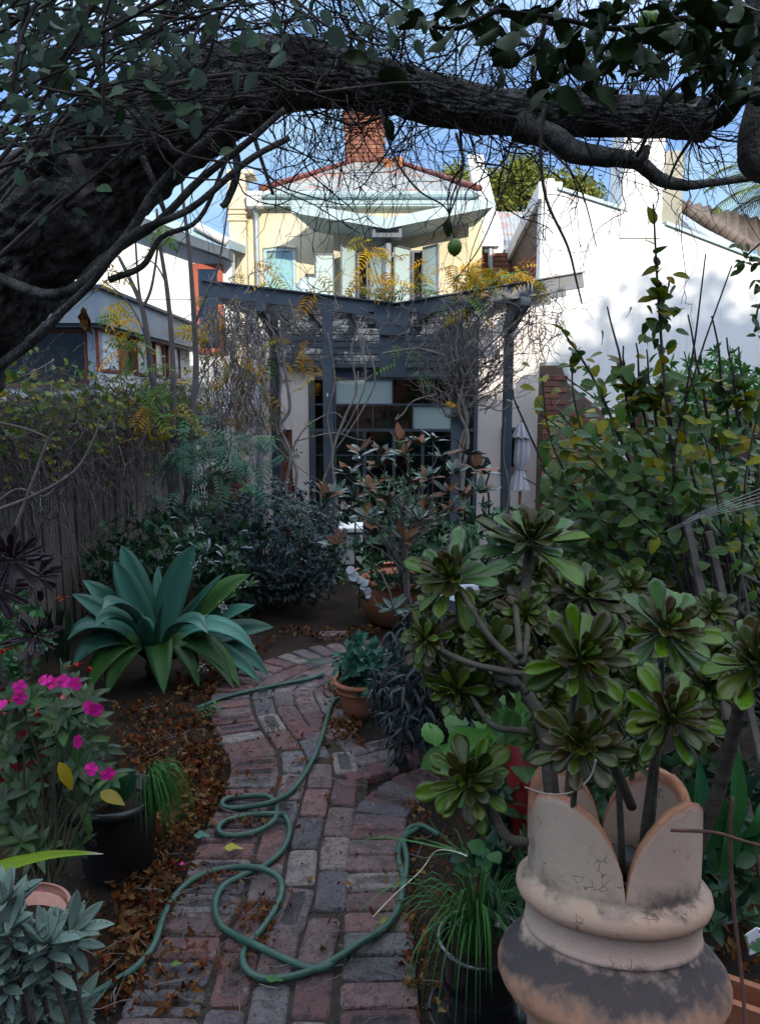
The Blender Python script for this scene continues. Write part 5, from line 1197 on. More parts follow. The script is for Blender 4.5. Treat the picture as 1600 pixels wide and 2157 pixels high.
ros = [(1117, 1146, 1.75, 122, (.05, -.5, 1), GG), (953, 1222, 1.7, 105, (-.35, -.75, .7), GG), (1220, 1392, 1.32, 128, (0, -.95, .35), GD), (1398, 1330, 1.5, 112, (.1, -.8, .55), GG), (1408, 1512, 1.3, 118, (.1, -.9, .35), GD), (1590, 1400, 1.35, 112, (.1, -.7, .7), GD), (1222, 1572, 1.25, 98, (0, -.9, .3), DD),
       (1040, 1372, 1.6, 90, (-.3, -.8, .4), DD), (1105, 1300, 1.65, 80, (0, -.7, .7), DD), (903, 1348, 1.65, 78, (-.6, -.7, .4), DD), (1232, 1258, 1.8, 88, (.1, -.6, .8), GG), (968, 1450, 1.6, 88, (-.5, -.75, -.1), GD), (1075, 1250, 1.8, 72, (-.2, -.6, .7), DD), (1000, 1395, 1.75, 70, (-.4, -.8, .2), DD)]
rcs = []
extra = MB()
def rosette_joined(mb, c, axis, Rr, n, mt):
    axis = Vector(axis).normalized(); a = axis.orthogonal().normalized(); b = axis.cross(a); o = U(0, 6)
    for k in range(n):
        t = k/(n-1); q = o+k*2.39996; el = -.35+1.5*t**1.1; L = Rr*(1.0-.74*t**1.3)*U(.88, 1.1); rad = a*math.cos(q)+b*math.sin(q)
        mb.add(*aeg[k % 3], r=rnd.random(), M=LM(c+axis*(Rr*.25*t), rad*math.cos(el)+axis*math.sin(el), axis*math.cos(el)-rad*math.sin(el), L, U(-.25, .25), 1))
for i, (x, y, Y, rp_, ax, mt) in enumerate(ros):
    c = P(x, y, Y); Rr = rp_/F*PX(c)[2]
    if i < 7: rosette(ae, c, Vector(ax)+Vector((U(-.2, .2), 0, U(.05, .4))), Rr*1.04, 36, mt)
    else: rosette_joined(extra, c, ax, Rr, 34, None)
    rcs.append((c, Vector(ax).normalized(), Rr))
for x, y, Y, rp_ in ((1065, 1320, 1.75, 66), (1140, 1340, 1.8, 62), (930, 1420, 1.7, 60), (1000, 1330, 1.85, 60), (1130, 1410, 1.65, 64), (1060, 1440, 1.7, 58), (1180, 1250, 1.95, 70), (1290, 1290, 1.9, 70), (1300, 1440, 1.75, 62), (1500, 1380, 1.8, 70), (1330, 1240, 2.0, 60), (905, 1290, 1.8, 50), (1015, 1480, 1.6, 50), (1330, 1600, 1.5, 50), (1320, 1370, 1.75, 70), (1290, 1500, 1.6, 66), (1160, 1480, 1.65, 66), (1490, 1450, 1.6, 70), (1500, 1290, 2.0, 64), (1170, 1340, 1.7, 60), (1130, 1220, 2.0, 66), (1060, 1260, 1.9, 64), (1340, 1450, 1.55, 60), (1480, 1540, 1.6, 58), (1010, 1280, 2.0, 56), (1130, 1560, 1.6, 50), (960, 1330, 1.8, 56)):
    c = P(x, y, Y); rosette_joined(extra, c, (U(-.4, .3), -.7, U(.1, .8)), rp_/F*PX(c)[2], 30, None)
extra.build('leaves', M_aeM, ae, kind='stuff')
potc = P(1290, 1750, 1.52)
ab = {0: [(1180, 1690), (1150, 1560), (1110, 1460), (1090, 1380), (1105, 1250)], 2: [(1195, 1700), (1205, 1560), (1212, 1450)], 3: [(1370, 1700), (1385, 1560), (1392, 1420)], 4: [(1350, 1700), (1375, 1600), (1400, 1540)], 5: [(1440, 1740), (1500, 1700), (1530, 1600), (1560, 1470)], 6: [(1200, 1700), (1212, 1620)], 7: [(1110, 1460), (1075, 1420)], 11: [(1110, 1540), (1040, 1530), (1000, 1480)], 9: [(1100, 1420), (1000, 1400), (930, 1370)], 1: [(1090, 1400), (1030, 1340), (980, 1260)], 10: [(1320, 1700), (1290, 1500), (1240, 1300)], 8: [(1100, 1400), (1110, 1330)], 12: [(1095, 1380), (1085, 1280)], 13: [(1090, 1440), (1030, 1420)]}
for k, lst in ab.items():
    c, ax, Rr = rcs[k]; Y0 = 1.5; n = len(lst); pts_ = [P(x, y, Y0+(c.y-Y0)*(i/n)**1.2) for i, (x, y) in enumerate(lst)]+[c-ax*Rr*.25, c]
    if k in (0, 2, 3, 4, 5, 6, 10): pts_[0].z = .72
    Cc = catmull(pts_, 7); r0 = {0: .017, 5: .016, 2: .011}.get(k, .007); m = MB(); tube(m, Cc, np.linspace(r0, r0*.6, len(Cc)), 10, bump=.14, bscale=50); m.build('stem', M_stem, ae)
m = MB(); tube(m, catmull([P(1330, 1700, 1.5), P(1290, 1610, 1.45), P(1250, 1560, 1.4)], 6), .010, 8); m.build('stem', M_stem, ae)
m = MB(); tube(m, catmull([P(1105, 1658, 1.25), P(1150, 1672, 1.22), P(1200, 1670, 1.2), P(1240, 1640, 1.2), P(1255, 1600, 1.2)], 6), .0015, 5); m.build('dry_stalk', mat('pale_straw', (.26, .23, .19), .7), ae)
# low rosette on its own stem, left of the pot
ae2 = thing('aeonium', G(1050, 1850), 'single low olive aeonium rosette on a bent stem over the black pot', 'succulent')
c = P(986, 1648, 1.55); rosette(ae2, c, (-.15, -.85, .5), 108/F*PX(c)[2], 34, GD)
Cc = catmull([P(1110, 1775, 1.5), P(1070, 1765, 1.5), P(1040, 1720, 1.52), P(1020, 1680, 1.56), c], 7); m = MB(); tube(m, Cc, .011, 10, bump=.14, bscale=50); m.build('stem', M_stem, ae2)
# black aeonium at the left edge
ae3 = thing('black_aeonium', G(20, 1700), 'almost black purple aeonium with drooping rosettes against the fence', 'succulent')
for x, y, Y, rp_, ax in ((25, 1180, 2.3, 85, (.5, -.7, .3)), (75, 1215, 2.5, 60, (.6, -.6, .1)), (75, 1340, 2.5, 58, (.3, -.8, .4)), (-10, 1240, 2.3, 70, (.3, -.7, .4))):
    c = P(x, y, Y); rosette(ae3, c, ax, rp_/F*PX(c)[2], 26, (M_aeB, M_aeB, None), .62)
for lst in ([(60, 1420), (62, 1380), (75, 1345)], [(-60, 1500), (-20, 1350), (0, 1260), (25, 1185)], [(-10, 1270), (40, 1240), (75, 1218)], [(-40, 1600), (30, 1500), (60, 1420)]): limb(lst, 2.5, .014, .01, 'stem', ae3, M_stem)
# bright green leaves under it
gu = thing('green_shrub', G(20, 1560), 'fresh green leafy plant with small red flowers under the black aeonium', 'shrub')
geo_gu = [leaf_geo(1, .42, ovate, 5, .2, .2), leaf_geo(1, .3, lance, 5, .2, .3)]
Ms = []
for _ in range(60): Ms += whorl(P(rnd.gauss(35, 40), rnd.gauss(1360, 55), U(2.5, 3.1)), rvec(0, 1), 6, .035, .06, 1)
M_gu = leaf_mat('fresh_leaf', [(.05, .12, .05), (.07, .17, .06), (.03, .08, .05)], .4, .4, (.12, .2, .1), .3, trans=.15)
leaf_parts(gu, geo_gu, Ms, M_gu, 'leaf', 200, minpx=14)
M_rp = leaf_mat('red_petal', [(.55, .03, .03)], .5, .3)
leaf_parts(gu, [leaf_geo(1, .7, ovate, 3)], [LM(P(x+U(-6, 6), y+U(-4, 4), 2.45), rvec(), s=.018) for x, y in ((10, 1370), (28, 1367), (165, 1397), (188, 1405), (142, 1402)) for _ in range(4)], M_rp, 'petal', minpx=4)

# ================================================================ IMPATIENS
im = thing('impatiens', G(90, 1800), 'bushy impatiens with bronze green leaves and bright pink flowers', 'flowering plant')
M_im = leaf_mat('impatiens_leaf', [(.04, .085, .04), (.035, .06, .04), (.06, .11, .04), (.045, .05, .03), (.05, .095, .03)], .42, .28, (.15, .21, .11), .6, trans=.12, back=(.10, .10, .08))
M_imy = leaf_mat('impatiens_yellowing_leaf', [(.30, .22, .05), (.22, .2, .05)], .45, .4, (.35, .3, .12), .5)
gi = [leaf_geo(1, .42, lambda t: lance(t, .45, .85), 8, .22, .35, serr=.05), leaf_geo(1, .46, lambda t: lance(t, .42, .85), 8, .15, .2, serr=.05), leaf_geo(1, .38, lambda t: lance(t, .45, .9), 8, .3, .6, serr=.05)]
heads = [(60, 1480), (110, 1470), (150, 1445), (180, 1480), (40, 1520), (95, 1530), (130, 1510), (190, 1520), (20, 1470), (75, 1570), (115, 1560), (185, 1560), (25, 1590), (135, 1620), (170, 1620), (200, 1630), (100, 1620), (170, 1655), (60, 1660), (25, 1650), (70, 1700), (30, 1730), (95, 1740), (180, 1680), (10, 1690), (80, 1790), (45, 1770), (230, 1640), (140, 1575), (215, 1580)]
m = MB(); Ms = []; b0 = G(95, 1850, .25)
for x, y in heads:
    p = P(x, y, U(2.25, 2.7)); w_ = wander(b0+Vector((U(-.06, .06), U(-.06, .06), 0)), p, 7, .08, -.05); tube(m, w_, np.linspace(.005, .003, 8), 6, cap=False)
    Ms += whorl(p, (U(-.3, .3), -.45, 1), 10, .055, .09, 1.45)
for _ in range(26):
    Ms += whorl(P(U(0, 195), U(1480, 1800), U(2.3, 2.7)), (U(-.4, .4), -.8, .6), 6, .05, .085, 1.4)
m.build('stems', rough_mat('green_stem', (.04, .045, .02), (.03, .025, .015), 9, .1), im)
leaf_parts(im, gi, Ms, M_im, 'leaf', 290, minpx=8)
leaf_parts(im, gi, [LM(P(x, y, 2.2), d, (0, -.6, 1), .09) for x, y, d in ((125, 1605, (.5, -.3, -.8)), (212, 1668, (.8, -.4, -.1)))], M_imy, 'yellow_leaf')
M_pk = leaf_mat('pink_petal', [(.72, .05, .28), (.80, .12, .42), (.66, .04, .24)], .5, .3, (.85, .4, .6), .2, trans=.25, mottle=.05)
pg_ = MB().add(*leaf_geo(1, .95, spat, 5, .12, .15, wide=1)).mesh('petal', M_pk)
for x, y, f in ((43, 1447, (0, -1, .4)), (44, 1470, (.1, -1, .2)), (97, 1433, (0, -.6, 1)), (112, 1440, (.1, -.7, 1)), (135, 1435, (0, -1, .6)), (158, 1440, (.8, -.5, .2)), (190, 1490, (.1, -1, .3)), (203, 1495, (.4, -1, .1)), (163, 1562, (1, -.3, .1)), (194, 1620, (-.2, -1, .4)), (227, 1630, (.5, -1, .2)), (3, 1487, (-.3, -.6, .8))):
    fo = bpy.data.objects.new('flower', None); fo.empty_display_size = .02; c = P(x, y, 2.12); link(fo, im, Matrix.Translation(c)); f = Vector(f).normalized(); a = f.orthogonal().normalized(); bq = f.cross(a)
    for k in range(5): q = k*1.2566+U(-.1, .1); inst('petal', pg_, fo, LM(c+f*.001*k, (a*math.cos(q)+bq*math.sin(q))+f*.15, f, .021))
# pots
def pot(name, c, prof, mt, label, rim=None, soil=None, seg=48, group=None, cat='pot'):
    c = Vector(c); t = thing(name, c, label, cat, group); m = MB(); th = .012*prof[-1][0]/.15
    full = [(.001, 0)]+prof+[(prof[-1][0]-th, prof[-1][1]), (prof[-1][0]-th*1.2, prof[-1][1]*.8), (.001, prof[-1][1]*.8)]
    lathe(m, full, c, seg); m.build('body', mt, t)
    if rim: m = MB(); lathe(m, rim, c, seg); m.build('rim', mt, t)
    m = MB(); zs_ = prof[-1][1]*.88; lathe(m, [(.001, zs_+.01), (prof[-1][0]*.5, zs_), (prof[-1][0]-th*1.1, zs_-.004)], c, seg); m.build('soil', M_soil, t); return t
c = G(228, 1872); c.y += .12; pr_ = .135
pot('black_pot', c+Vector((0, 0, .0)), [(.105, 0), (.125, .02), (.148, .28), (.150, .285)], M_black, 'round black plastic nursery pot of impatiens and drooping grass leaves', [(.150, .262), (.160, .264), (.163, .28), (.160, .296), (.148, .298), (.146, .27)])
m = MB(); e = P(197, 1775, c.y-.142)
for k in range(3): tube(m, [e+Vector((.014*math.cos(a/8*6.28)*(1-.25*k), -.003, .014*math.sin(a/8*6.28)*(1-.25*k))) for a in range(9)], .0008, 4)
emb = m.build('pot_mark', rough_mat('scuffed_plastic', (.10, .10, .11), (.05, .05, .05), 30), bpy.data.objects['black_pot'])
M_gr = leaf_mat('grass_blade', [(.07, .17, .06), (.09, .22, .07), (.05, .12, .05)], .45, .35, trans=.2)
def tuft(name, c, n, L, w, label, mt=M_gr, spread=.9, droop=1.0, cat='grass', dirs=None, kind='stuff', big=False):
    t = thing(name, c, label, cat); m = MB()
    for _ in range(n):
        a = U(0, 6.28) if dirs is None else rnd.gauss(*dirs); d = Vector((math.cos(a), math.sin(a), 0)); l = L*U(.6, 1.1); s_ = U(.25, 1)*spread; b0 = Vector(c)+d*U(0, .05)+Vector((0, 0, .0))
        p1 = b0+d*l*.3*s_+Vector((0, 0, l*.5)); p2 = b0+d*l*.65*s_+Vector((0, 0, l*(.5-.15*droop))); p3 = b0+d*l*.8*s_+Vector((0, 0, l*(.35-.7*droop*s_)))
        m.add(*swept([b0, p1, p2, p3], w*U(.7, 1.2), lambda t: .8*(1-t)**.5 if t > .2 else .7, (0, 0, 1), 0, .4, 9), r=rnd.random())
    m.build('blades', mt, t, kind=kind); return t
tuft('grass_clump', c+Vector((.12, -.03, .25)), 210, .34, .006, 'thin green grass leaves spilling over the side of the black pot', dirs=(-.1, .5), spread=.55, droop=1.5)
# upright paddle leaves in that pot
pd = thing('paddle_leaf_plant', c+Vector((.05, -.02, .24)), 'few broad upright green leaves beside the drooping grass', 'plant')
for x, y, s_ in ((240, 1620, .02), (275, 1610, 0), (210, 1600, -.02)):
    m = MB(); m.add(*swept([P(235+(x-240)*.3, 1690, c.y), P(x-6, (y+1690)/2, c.y-.02), P(x, y, c.y)], .07, ovate, (0, -1, .3), 0, .3, 12)); m.build('leaf', M_gu, pd)
# magenta-red pot at the back of the impatiens
c2 = G(40, 1720); c2.y += .1; pot('red_pot', c2, [(.11, 0), (.16, .42), (.165, .45)], mat('deep_red_glaze', (.22, .015, .02), .3, .5), 'glossy deep red pot hidden behind the impatiens leaves', [(.165, .44), (.18, .45), (.18, .475), (.16, .48)])
# pink terracotta pot + strap leaf
c3 = P(45, 1990, 2.0); c3.z = 0
M_tpink = rough_mat('pink_plastic_terracotta', (.52, .26, .20), (.46, .22, .17), 4, .1, .002, .6, .35)
pot('terracotta_pot', c3+Vector((0, .0, .0)), [(.09, 0), (.125, .26), (.127, .28)], M_tpink, 'pale pink terracotta coloured pot half hidden by silver foliage', [(.126, .258), (.136, .26), (.138, .30), (.128, .303)])
sp_ = thing('strap_leaf', P(0, 1860, 1.9), 'long yellow green strap leaf with a dry tip pointing over pots', 'leaf')
m = MB(); m.add(*swept([P(-60, 1850, 1.8), P(20, 1825, 1.85), P(100, 1805, 1.9), P(165, 1799, 1.95), P(218, 1799, 2.0)], .045, lambda t: (1-t)**.7 if t > .3 else .85, (0, -.5, 1), .002, .5, 20)); m.build('blade', leaf_mat('yellow_green_strap', [(.20, .30, .05)], .45, .4, tip=(.5, .45, .35)), sp_)
# silver kalanchoe
ka = thing('silver_kalanchoe', P(60, 2120, 1.5), 'velvety silver grey kalanchoe with long felted leaves in the corner', 'succulent')
M_ka = leaf_mat('felted_silver_leaf', [(.24, .31, .27), (.20, .27, .235), (.28, .35, .30)], .9, .15, (.26, .31, .28), .3, trans=.05, mottle=.15, edge=(.24, .29, .26), edgew=.9)
gk = [leaf_geo(1, .30, lambda t: lance(t, .58, .8)+.12*(1-t), 13, .5, .15, thick=.03, wide=2), leaf_geo(1, .30, lambda t: lance(t, .55, .8)+.12*(1-t), 13, .4, -.15, thick=.03, wide=2)]
Ms = []; m = MB()
for x, y, n, ax in ((105, 2085, 16, (.1, -.4, 1)), (30, 1960, 14, (-.1, -.3, 1)), (110, 1985, 16, (.2, -.3, 1)), (20, 1900, 10, (0, -.2, 1)), (160, 1960, 10, (.6, -.3, .8)), (60, 2040, 14, (0, -.5, .8)), (0, 2060, 12, (-.2, -.5, .8)), (150, 2140, 12, (.5, -.5, .5)), (90, 2150, 12, (0, -.6, .5)), (20, 2140, 12, (-.2, -.6, .5))):
    c = P(x-12, y+6, U(1.42, 1.6)); Ms += whorl(c, ax, n, .065, .11, 1.0); Ms += whorl(c-Vector(ax)*.03, ax, 8, .06, .10, 1.5); Ms += whorl(c-Vector(ax)*.07, ax, 7, .05, .09, 1.6); tube(m, wander(Vector((c.x*.9, c.y+.05, 0)), c, 6, .05), np.linspace(.006, .005, 7), 8)
leaf_parts(ka, gk, Ms, M_ka, 'leaf', 200, minpx=8)
m.build('stems', M_stem, ka)
m = MB()
for M_ in Ms:
    if rnd.random() < .6:
        for s_ in (.6, .75, .9): q = M_@Vector((.11*(1-s_)*2*rnd.choice((-1, 1)), s_, .02)); tube(m, [q, q+Vector((0, -.001, 0))], .0016, 5)
m.build('leaf_notch', mat('brown_notch', (.08, .04, .03), .8), ka, kind='stuff')
# ================================================================ CHIMNEY POT PLANTER
CX, CYp = P(1287, 1950, 1.5).x, 1.5
cpw = thing('chimney_pot_planter', (CX, CYp, 0), 'weathered terracotta crown chimney pot with four curved petals and soot stains', 'planter')
def m_pot():
    m = mat('weathered_terracotta', (.50, .32, .22), .85, .2); t = NT(m); co = t.n('ShaderNodeSeparateXYZ', {0: t.n('ShaderNodeTexCoord').outputs['Object']})
    n1 = t.noise(5, 6, .6); n2 = t.noise(18, 5, .65); n3 = t.noise(90, 4, .7); n4 = t.noise(3, 4); n5 = t.noise(8, 7, .7)
    c = t.mix(t.map(n1, .35, .65), (.50, .335, .265), (.43, .30, .235)); c = t.mix(t.map(n4, .45, .62, 0, .6), c, (.45, .35, .25))
    z = t.math('ADD', co.outputs[2], t.math('MULTIPLY', t.math('SUBTRACT', n2, .5), .09))
    zz_ = t.math('ADD', z, t.math('MULTIPLY', t.math('SUBTRACT', n4, .5), .10))
    soot = t.math('MULTIPLY', t.math('MULTIPLY', t.map(zz_, .545, .59), t.map(zz_, .65, .625)), t.map(n5, .30, .46, .35, 1)); org = t.math('MULTIPLY', t.map(zz_, .42, .50), t.map(zz_, .61, .56))
    c = t.mix(t.math('MULTIPLY', org, .75), c, (.44, .20, .10)); c = t.mix(t.math('MULTIPLY', soot, .93), c, (.035, .033, .036))
    ringz = t.math('MULTIPLY', t.map(z, .735, .75), t.map(z, .80, .765)); c = t.mix(t.math('MULTIPLY', ringz, t.map(n5, .42, .62, 0, .85)), c, (.06, .045, .04))
    orim = t.math('MULTIPLY', t.map(z, .69, .71), t.map(z, .75, .72)); c = t.mix(t.math('MULTIPLY', orim, .4), c, (.50, .24, .13))
    rimf = t.n('ShaderNodeAttribute', attribute_name='rnd').outputs['Fac']; c = t.mix(t.map(rimf, .3, .9, 0, .9), c, t.mix(t.map(n2, .4, .6), (.34, .13, .065), (.42, .20, .11)))
    ck = t.n('ShaderNodeTexVoronoi', {'Vector': t.n('ShaderNodeTexCoord').outputs['Object'], 'Scale': 60}, feature='DISTANCE_TO_EDGE').outputs[0]
    ckm = t.math('MULTIPLY', t.map(ck, .0, .05, 1, 0), t.map(t.noise(22, 2), .62, .66)); c = t.mix(ckm, c, (.06, .04, .035)); c = t.mix(t.map(n3, .62, .72, 0, .5), c, (.16, .09, .07))
    t.l(c, t.b.inputs['Base Color']); t.bump(t.math('SUBTRACT', t.math('ADD', n3, t.math('MULTIPLY', n1, 2)), t.math('MULTIPLY', ckm, 2)), .35, .004); return m
M_pot = m_pot()
prof = [(.168, -.02), (.170, .498), (.176, .502), (.205, .507), (.214, .512), (.216, .522), (.226, .530), (.233, .546), (.234, .562), (.228, .580), (.214, .598), (.198, .613), (.187, .624), (.182, .633), (.176, .637), (.176, .642), (.181, .646), (.178, .651), (.177, .695), (.183, .700), (.194, .708), (.199, .722), (.196, .737), (.186, .748), (.177, .752), (.174, .760)]
seg = 144; RO, TH, ZN, HP = .174, .021, .765, .178; rot = R(-98); TILT = Matrix.Translation((CX, CYp, .598))@Matrix.Rotation(R(-11), 4, 'X')@Matrix.Rotation(R(1.5), 4, 'Y')@Matrix.Translation((-CX, -CYp, -.62))
m = MB(); V = []; Fc = []
for r_, z in prof:
    for j in range(seg): a = 2*math.pi*j/seg+rot; V.append((CX+r_*math.cos(a), CYp+r_*math.sin(a), z))
def rimz(j):
    u = (4*j/seg) % 1; d = 1-abs(2*u-1); return HP*(1-(1-d)**2)**.55*(1+.008*math.sin(j*.7)+.006*math.sin(j*2.3))
NR = 11; base = len(prof)
for i in range(1, NR+1):                      # outer petal wall
    t = i/NR
    for j in range(seg): a = 2*math.pi*j/seg+rot; z = .76+(ZN-.76)*min(1, t*4)+rimz(j)*max(0, t-.08)/.92; r_ = RO+.006*t*rimz(j)/HP; V.append((CX+r_*math.cos(a), CYp+r_*math.sin(a), z+.001*math.sin(a*31)))
for i in range(NR, -1, -1):                    # inner wall back down
    t = i/NR
    for j in range(seg): a = 2*math.pi*j/seg+rot; z = .72+(ZN-.72)*min(1, t*4)+rimz(j)*max(0, t-.08)/.92; r_ = RO-TH+.006*t*rimz(j)/HP; V.append((CX+r_*math.cos(a), CYp+r_*math.sin(a), z-.001))
rows = base+NR+NR+1
for i in range(rows-1):
    for j in range(seg): k = (j+1) % seg; Fc.append((i*seg+j, i*seg+k, (i+1)*seg+k, (i+1)*seg+j))
m.add(V, Fc); ra = np.zeros(len(V)); ra[(base+NR-1)*seg:(base+NR+2)*seg] = 1; m.r[0] = ra; m.build('body', M_pot, cpw, M=TILT)
m = MB(); lathe(m, [(.001, .735), (.08, .732), (RO-TH+.002, .725)], (CX, CYp, 0), 40); m.build('soil', M_soil, cpw, M=TILT)
m = MB(); lathe(m, [(.10, .70), (.105, .765), (.112, .77), (.112, .775), (.102, .775), (.098, .70)], (CX+.01, CYp+.0, 0), 32); m.build('inner_pot', M_black, cpw, M=TILT)

# ================================================================ BLACK POT WITH GRASSY PLANT, RIGHT OF PATH
c = P(1015, 1975, 2.0); c = Vector((P(1018, 1950, 1.95).x, 1.98, 0))
pot('black_pot', c, [(.09, 0), (.10, .02), (.118, .22), (.120, .235)], mat('glossy_black_glaze', (.008, .008, .01), .12, .6), 'glossy black pot standing in a saucer beside the chimney pot planter', [(.119, .222), (.128, .226), (.130, .24), (.122, .246), (.112, .24)])
sc_ = thing('saucer', c, 'shallow black saucer under the glossy black pot', 'saucer'); m = MB(); lathe(m, [(.001, .001), (.12, .001), (.145, .018), (.148, .020), (.142, .018), (.118, .006)], c, 40); m.build('dish', M_black, sc_)
tuft('spider_plant', c+Vector((-.02, -.02, .22)), 95, .40, .007, 'thin leaved grassy plant arching out of the glossy black pot', spread=1.1, droop=.7, cat='plant')
lf = thing('pot_weed', c+Vector((.03, -.06, .23)), 'round leaved weed at the rim of the glossy black pot', 'weed')
leaf_parts(lf, [leaf_geo(1, .9, ovate, 6, .15, .2)], [LM(P(rnd.gauss(1000, 22), rnd.gauss(1808, 14), 1.86), rvec(-.4, .5), (0, -.6, 1), U(.03, .05)) for _ in range(12)], M_gu)
st = thing('dry_straw', G(800, 1900), 'long pale dry grass stalk lying across the path edge', 'straw')
m = MB(); tube(m, catmull([G(785, 1932, .03), G(830, 1885, .06), G(885, 1835, .12), G(915, 1795, .2), P(950, 1792, 2.0), P(990, 1806, 1.9)], 6), .002, 5); m.build('stalk', mat('pale_straw_stalk', (.6, .55, .42), .7), st)
for pl in ([(666, 1788), (740, 1775), (820, 1765), (950, 1790)], [(780, 1860), (850, 1830), (900, 1805), (975, 1795)], [(850, 1760), (900, 1770), (960, 1790)], [(900, 1720), (930, 1760), (980, 1800)]):
    m = MB(); m.add(*swept([P(x, y, 2.45-.4*i/3) if i else G(x, y, .03) for i, (x, y) in enumerate(pl)], .008, lambda t: .4+.6*t, (0, -.3, 1), 0, .3, 14)); m.build('long_blade', M_gr, bpy.data.objects['spider_plant'])

# ================================================================ POTS AND PLANTS IN THE MIDDLE
c = G(862, 1338); c.y += .42
M_tc = rough_mat('terracotta', (.40, .16, .085), (.33, .13, .075), 3, .15, .003, .8, .2)
big = pot('terracotta_pot', c, [(.26, 0), (.32, .02), (.385, .18), (.405, .30), (.40, .33)], M_tc, 'huge orange terracotta bowl pot at the bend of the path', [(.395, .325), (.425, .335), (.432, .355), (.425, .378), (.40, .382), (.385, .37)], seg=64)
Bc = c.copy()
mg = thing('magnolia', c+Vector((0, -.3, .33)), 'small magnolia with glossy leaves brown underneath behind the terracotta bowl', 'tree')
M_mg = leaf_mat('magnolia_leaf', [(.04, .075, .06), (.05, .095, .07), (.03, .06, .055)], .22, .6, (.12, .18, .12), .35, back=(.15, .065, .03), trans=.04)
M_mb = leaf_mat('magnolia_brown_leaf', [(.13, .055, .025), (.16, .07, .03), (.09, .045, .022)], .5, .35, (.2, .1, .05), .35, back=(.04, .075, .06), trans=.04)
gm_ = [leaf_geo(1, .36, lambda t: lance(t, .52, .85), 7, .25, .12), leaf_geo(1, .4, lambda t: lance(t, .5, .85), 7, .35, .05), leaf_geo(1, .34, lambda t: lance(t, .52, .85), 7, .2, .25)]
limb([(858, 1290), (855, 1200), (850, 1130), (845, 1060)], 5.0, .022, .012, 'trunk', mg, M_sap)
bt = [(760, 960), (730, 1000), (705, 1040), (800, 985), (850, 960), (880, 940), (930, 970), (960, 1000), (1000, 990), (900, 1010), (780, 1030), (745, 1050), (940, 1040), (980, 1050), (1010, 1040), (860, 1020), (820, 1060), (900, 1075), (720, 1080), (710, 1150), (770, 1090), (955, 1080), (880, 1100), (800, 960), (840, 930), (985, 960), (690, 1050), (790, 1130), (850, 1140), (735, 1000), (915, 930), (1020, 1000)]
m = MB(); Ma = []; Mb_ = []
for x, y in bt:
    p = P(x, y, U(4.5, 5.4)); w_ = wander(P(850, U(1060, 1230), 5.0), p, 7, .14, -.04); tube(m, w_, np.linspace(.0055, .0025, 8), 6, cap=False)
    for M_ in whorl(p, (U(-.4, .4), U(-.5, .2), 1), 9, .09, .14, 1.15): (Ma if rnd.random() < .45 else Mb_).append(M_)
m.build('branches', M_sap, mg)
leaf_parts(mg, gm_, Ma, M_mg, 'leaf', 150, minpx=6); leaf_parts(mg, gm_, Mb_, M_mb, 'brown_leaf', 150, minpx=6)
Ms = whorl(P(827, 1285, 4.75), (0, -.5, 1), 9, .09, .13, 1.3); leaf_parts(mg, gm_, Ms, M_mg, 'low_leaf')
m = MB(); tube(m, [P(827, 1285, 4.75), P(822, 1250, 4.8), P(800, 1200, 4.9)], .005, 5); m.build('branches', M_sap, mg)
# pale grey-green shrub within
ps_ = thing('pale_shrub', P(840, 1250, 5.4), 'light grey green fine leaved shrub between the magnolia branches', 'shrub')
M_ps = leaf_mat('pale_green_leaf', [(.14, .22, .13), (.18, .26, .17), (.10, .16, .10)], .6, .3, trans=.2)
Ms = []
for _ in range(170): Ms += whorl(P(rnd.gauss(840, 42), rnd.gauss(1070, 45), U(5.2, 5.8)), rvec(0, 1), 5, .03, .05, 1)
leaf_mass('foliage', geo_gu, Ms, M_ps, ps_, kind='stuff')
m = MB(); stems(m, P(845, 1240, 5.5), [P(rnd.gauss(840, 40), U(1020, 1110), 5.5) for _ in range(12)], .006); m.build('stems', M_sap, ps_)
pp = thing('bowl_plant', Bc+Vector((0, 0, .33)), 'leafy dark green plants filling the terracotta bowl', 'plant')
Ms = []
for _ in range(90): Ms += whorl(P(rnd.gauss(880, 70), rnd.gauss(1190, 30), U(5.4, 6.2)), rvec(0, 1), 6, .06, .11, 1)
for _ in range(50): Ms += whorl(P(U(775, 960), U(1222, 1243), U(5.45, 5.85)), rvec(0, 1), 6, .05, .10, 1.1)
leaf_mass('foliage', geo_u, Ms, M_us, pp, kind='stuff')
# honesty: pale papery discs
ho = thing('honesty_seedhead', P(762, 1225, 5.0), 'papery white honesty seed discs hanging before the terracotta bowl', 'seedhead')
M_ho = mat('papery_seed_disc', (.45, .46, .50), .5, .4)
for x, y, rr_ in ((738, 1202, 10), (745, 1215, 12), (757, 1222, 9), (768, 1228, 9), (773, 1245, 9), (775, 1256, 6), (764, 1237, 7)):
    c = P(x, y, 4.9); m = MB(); q = rr_/F*4.9; lathe(m, [(.001, 0), (q*.8, .001), (q, 0), (q*.8, -.001), (.001, -.001)], (0, 0, 0), 14); m.build('disc', M_ho, ho, M=Matrix.Translation(c)@Matrix.Rotation(R(80)+U(-.3, .3), 4, 'X')@Matrix.Rotation(U(-.5, .5), 4, 'Y'))
m = MB(); tube(m, catmull([P(735, 1190, 4.92), P(755, 1215, 4.92), P(770, 1240, 4.92), P(810, 1290, 4.95)], 5), .003, 5); m.build('stem', M_vine, ho)
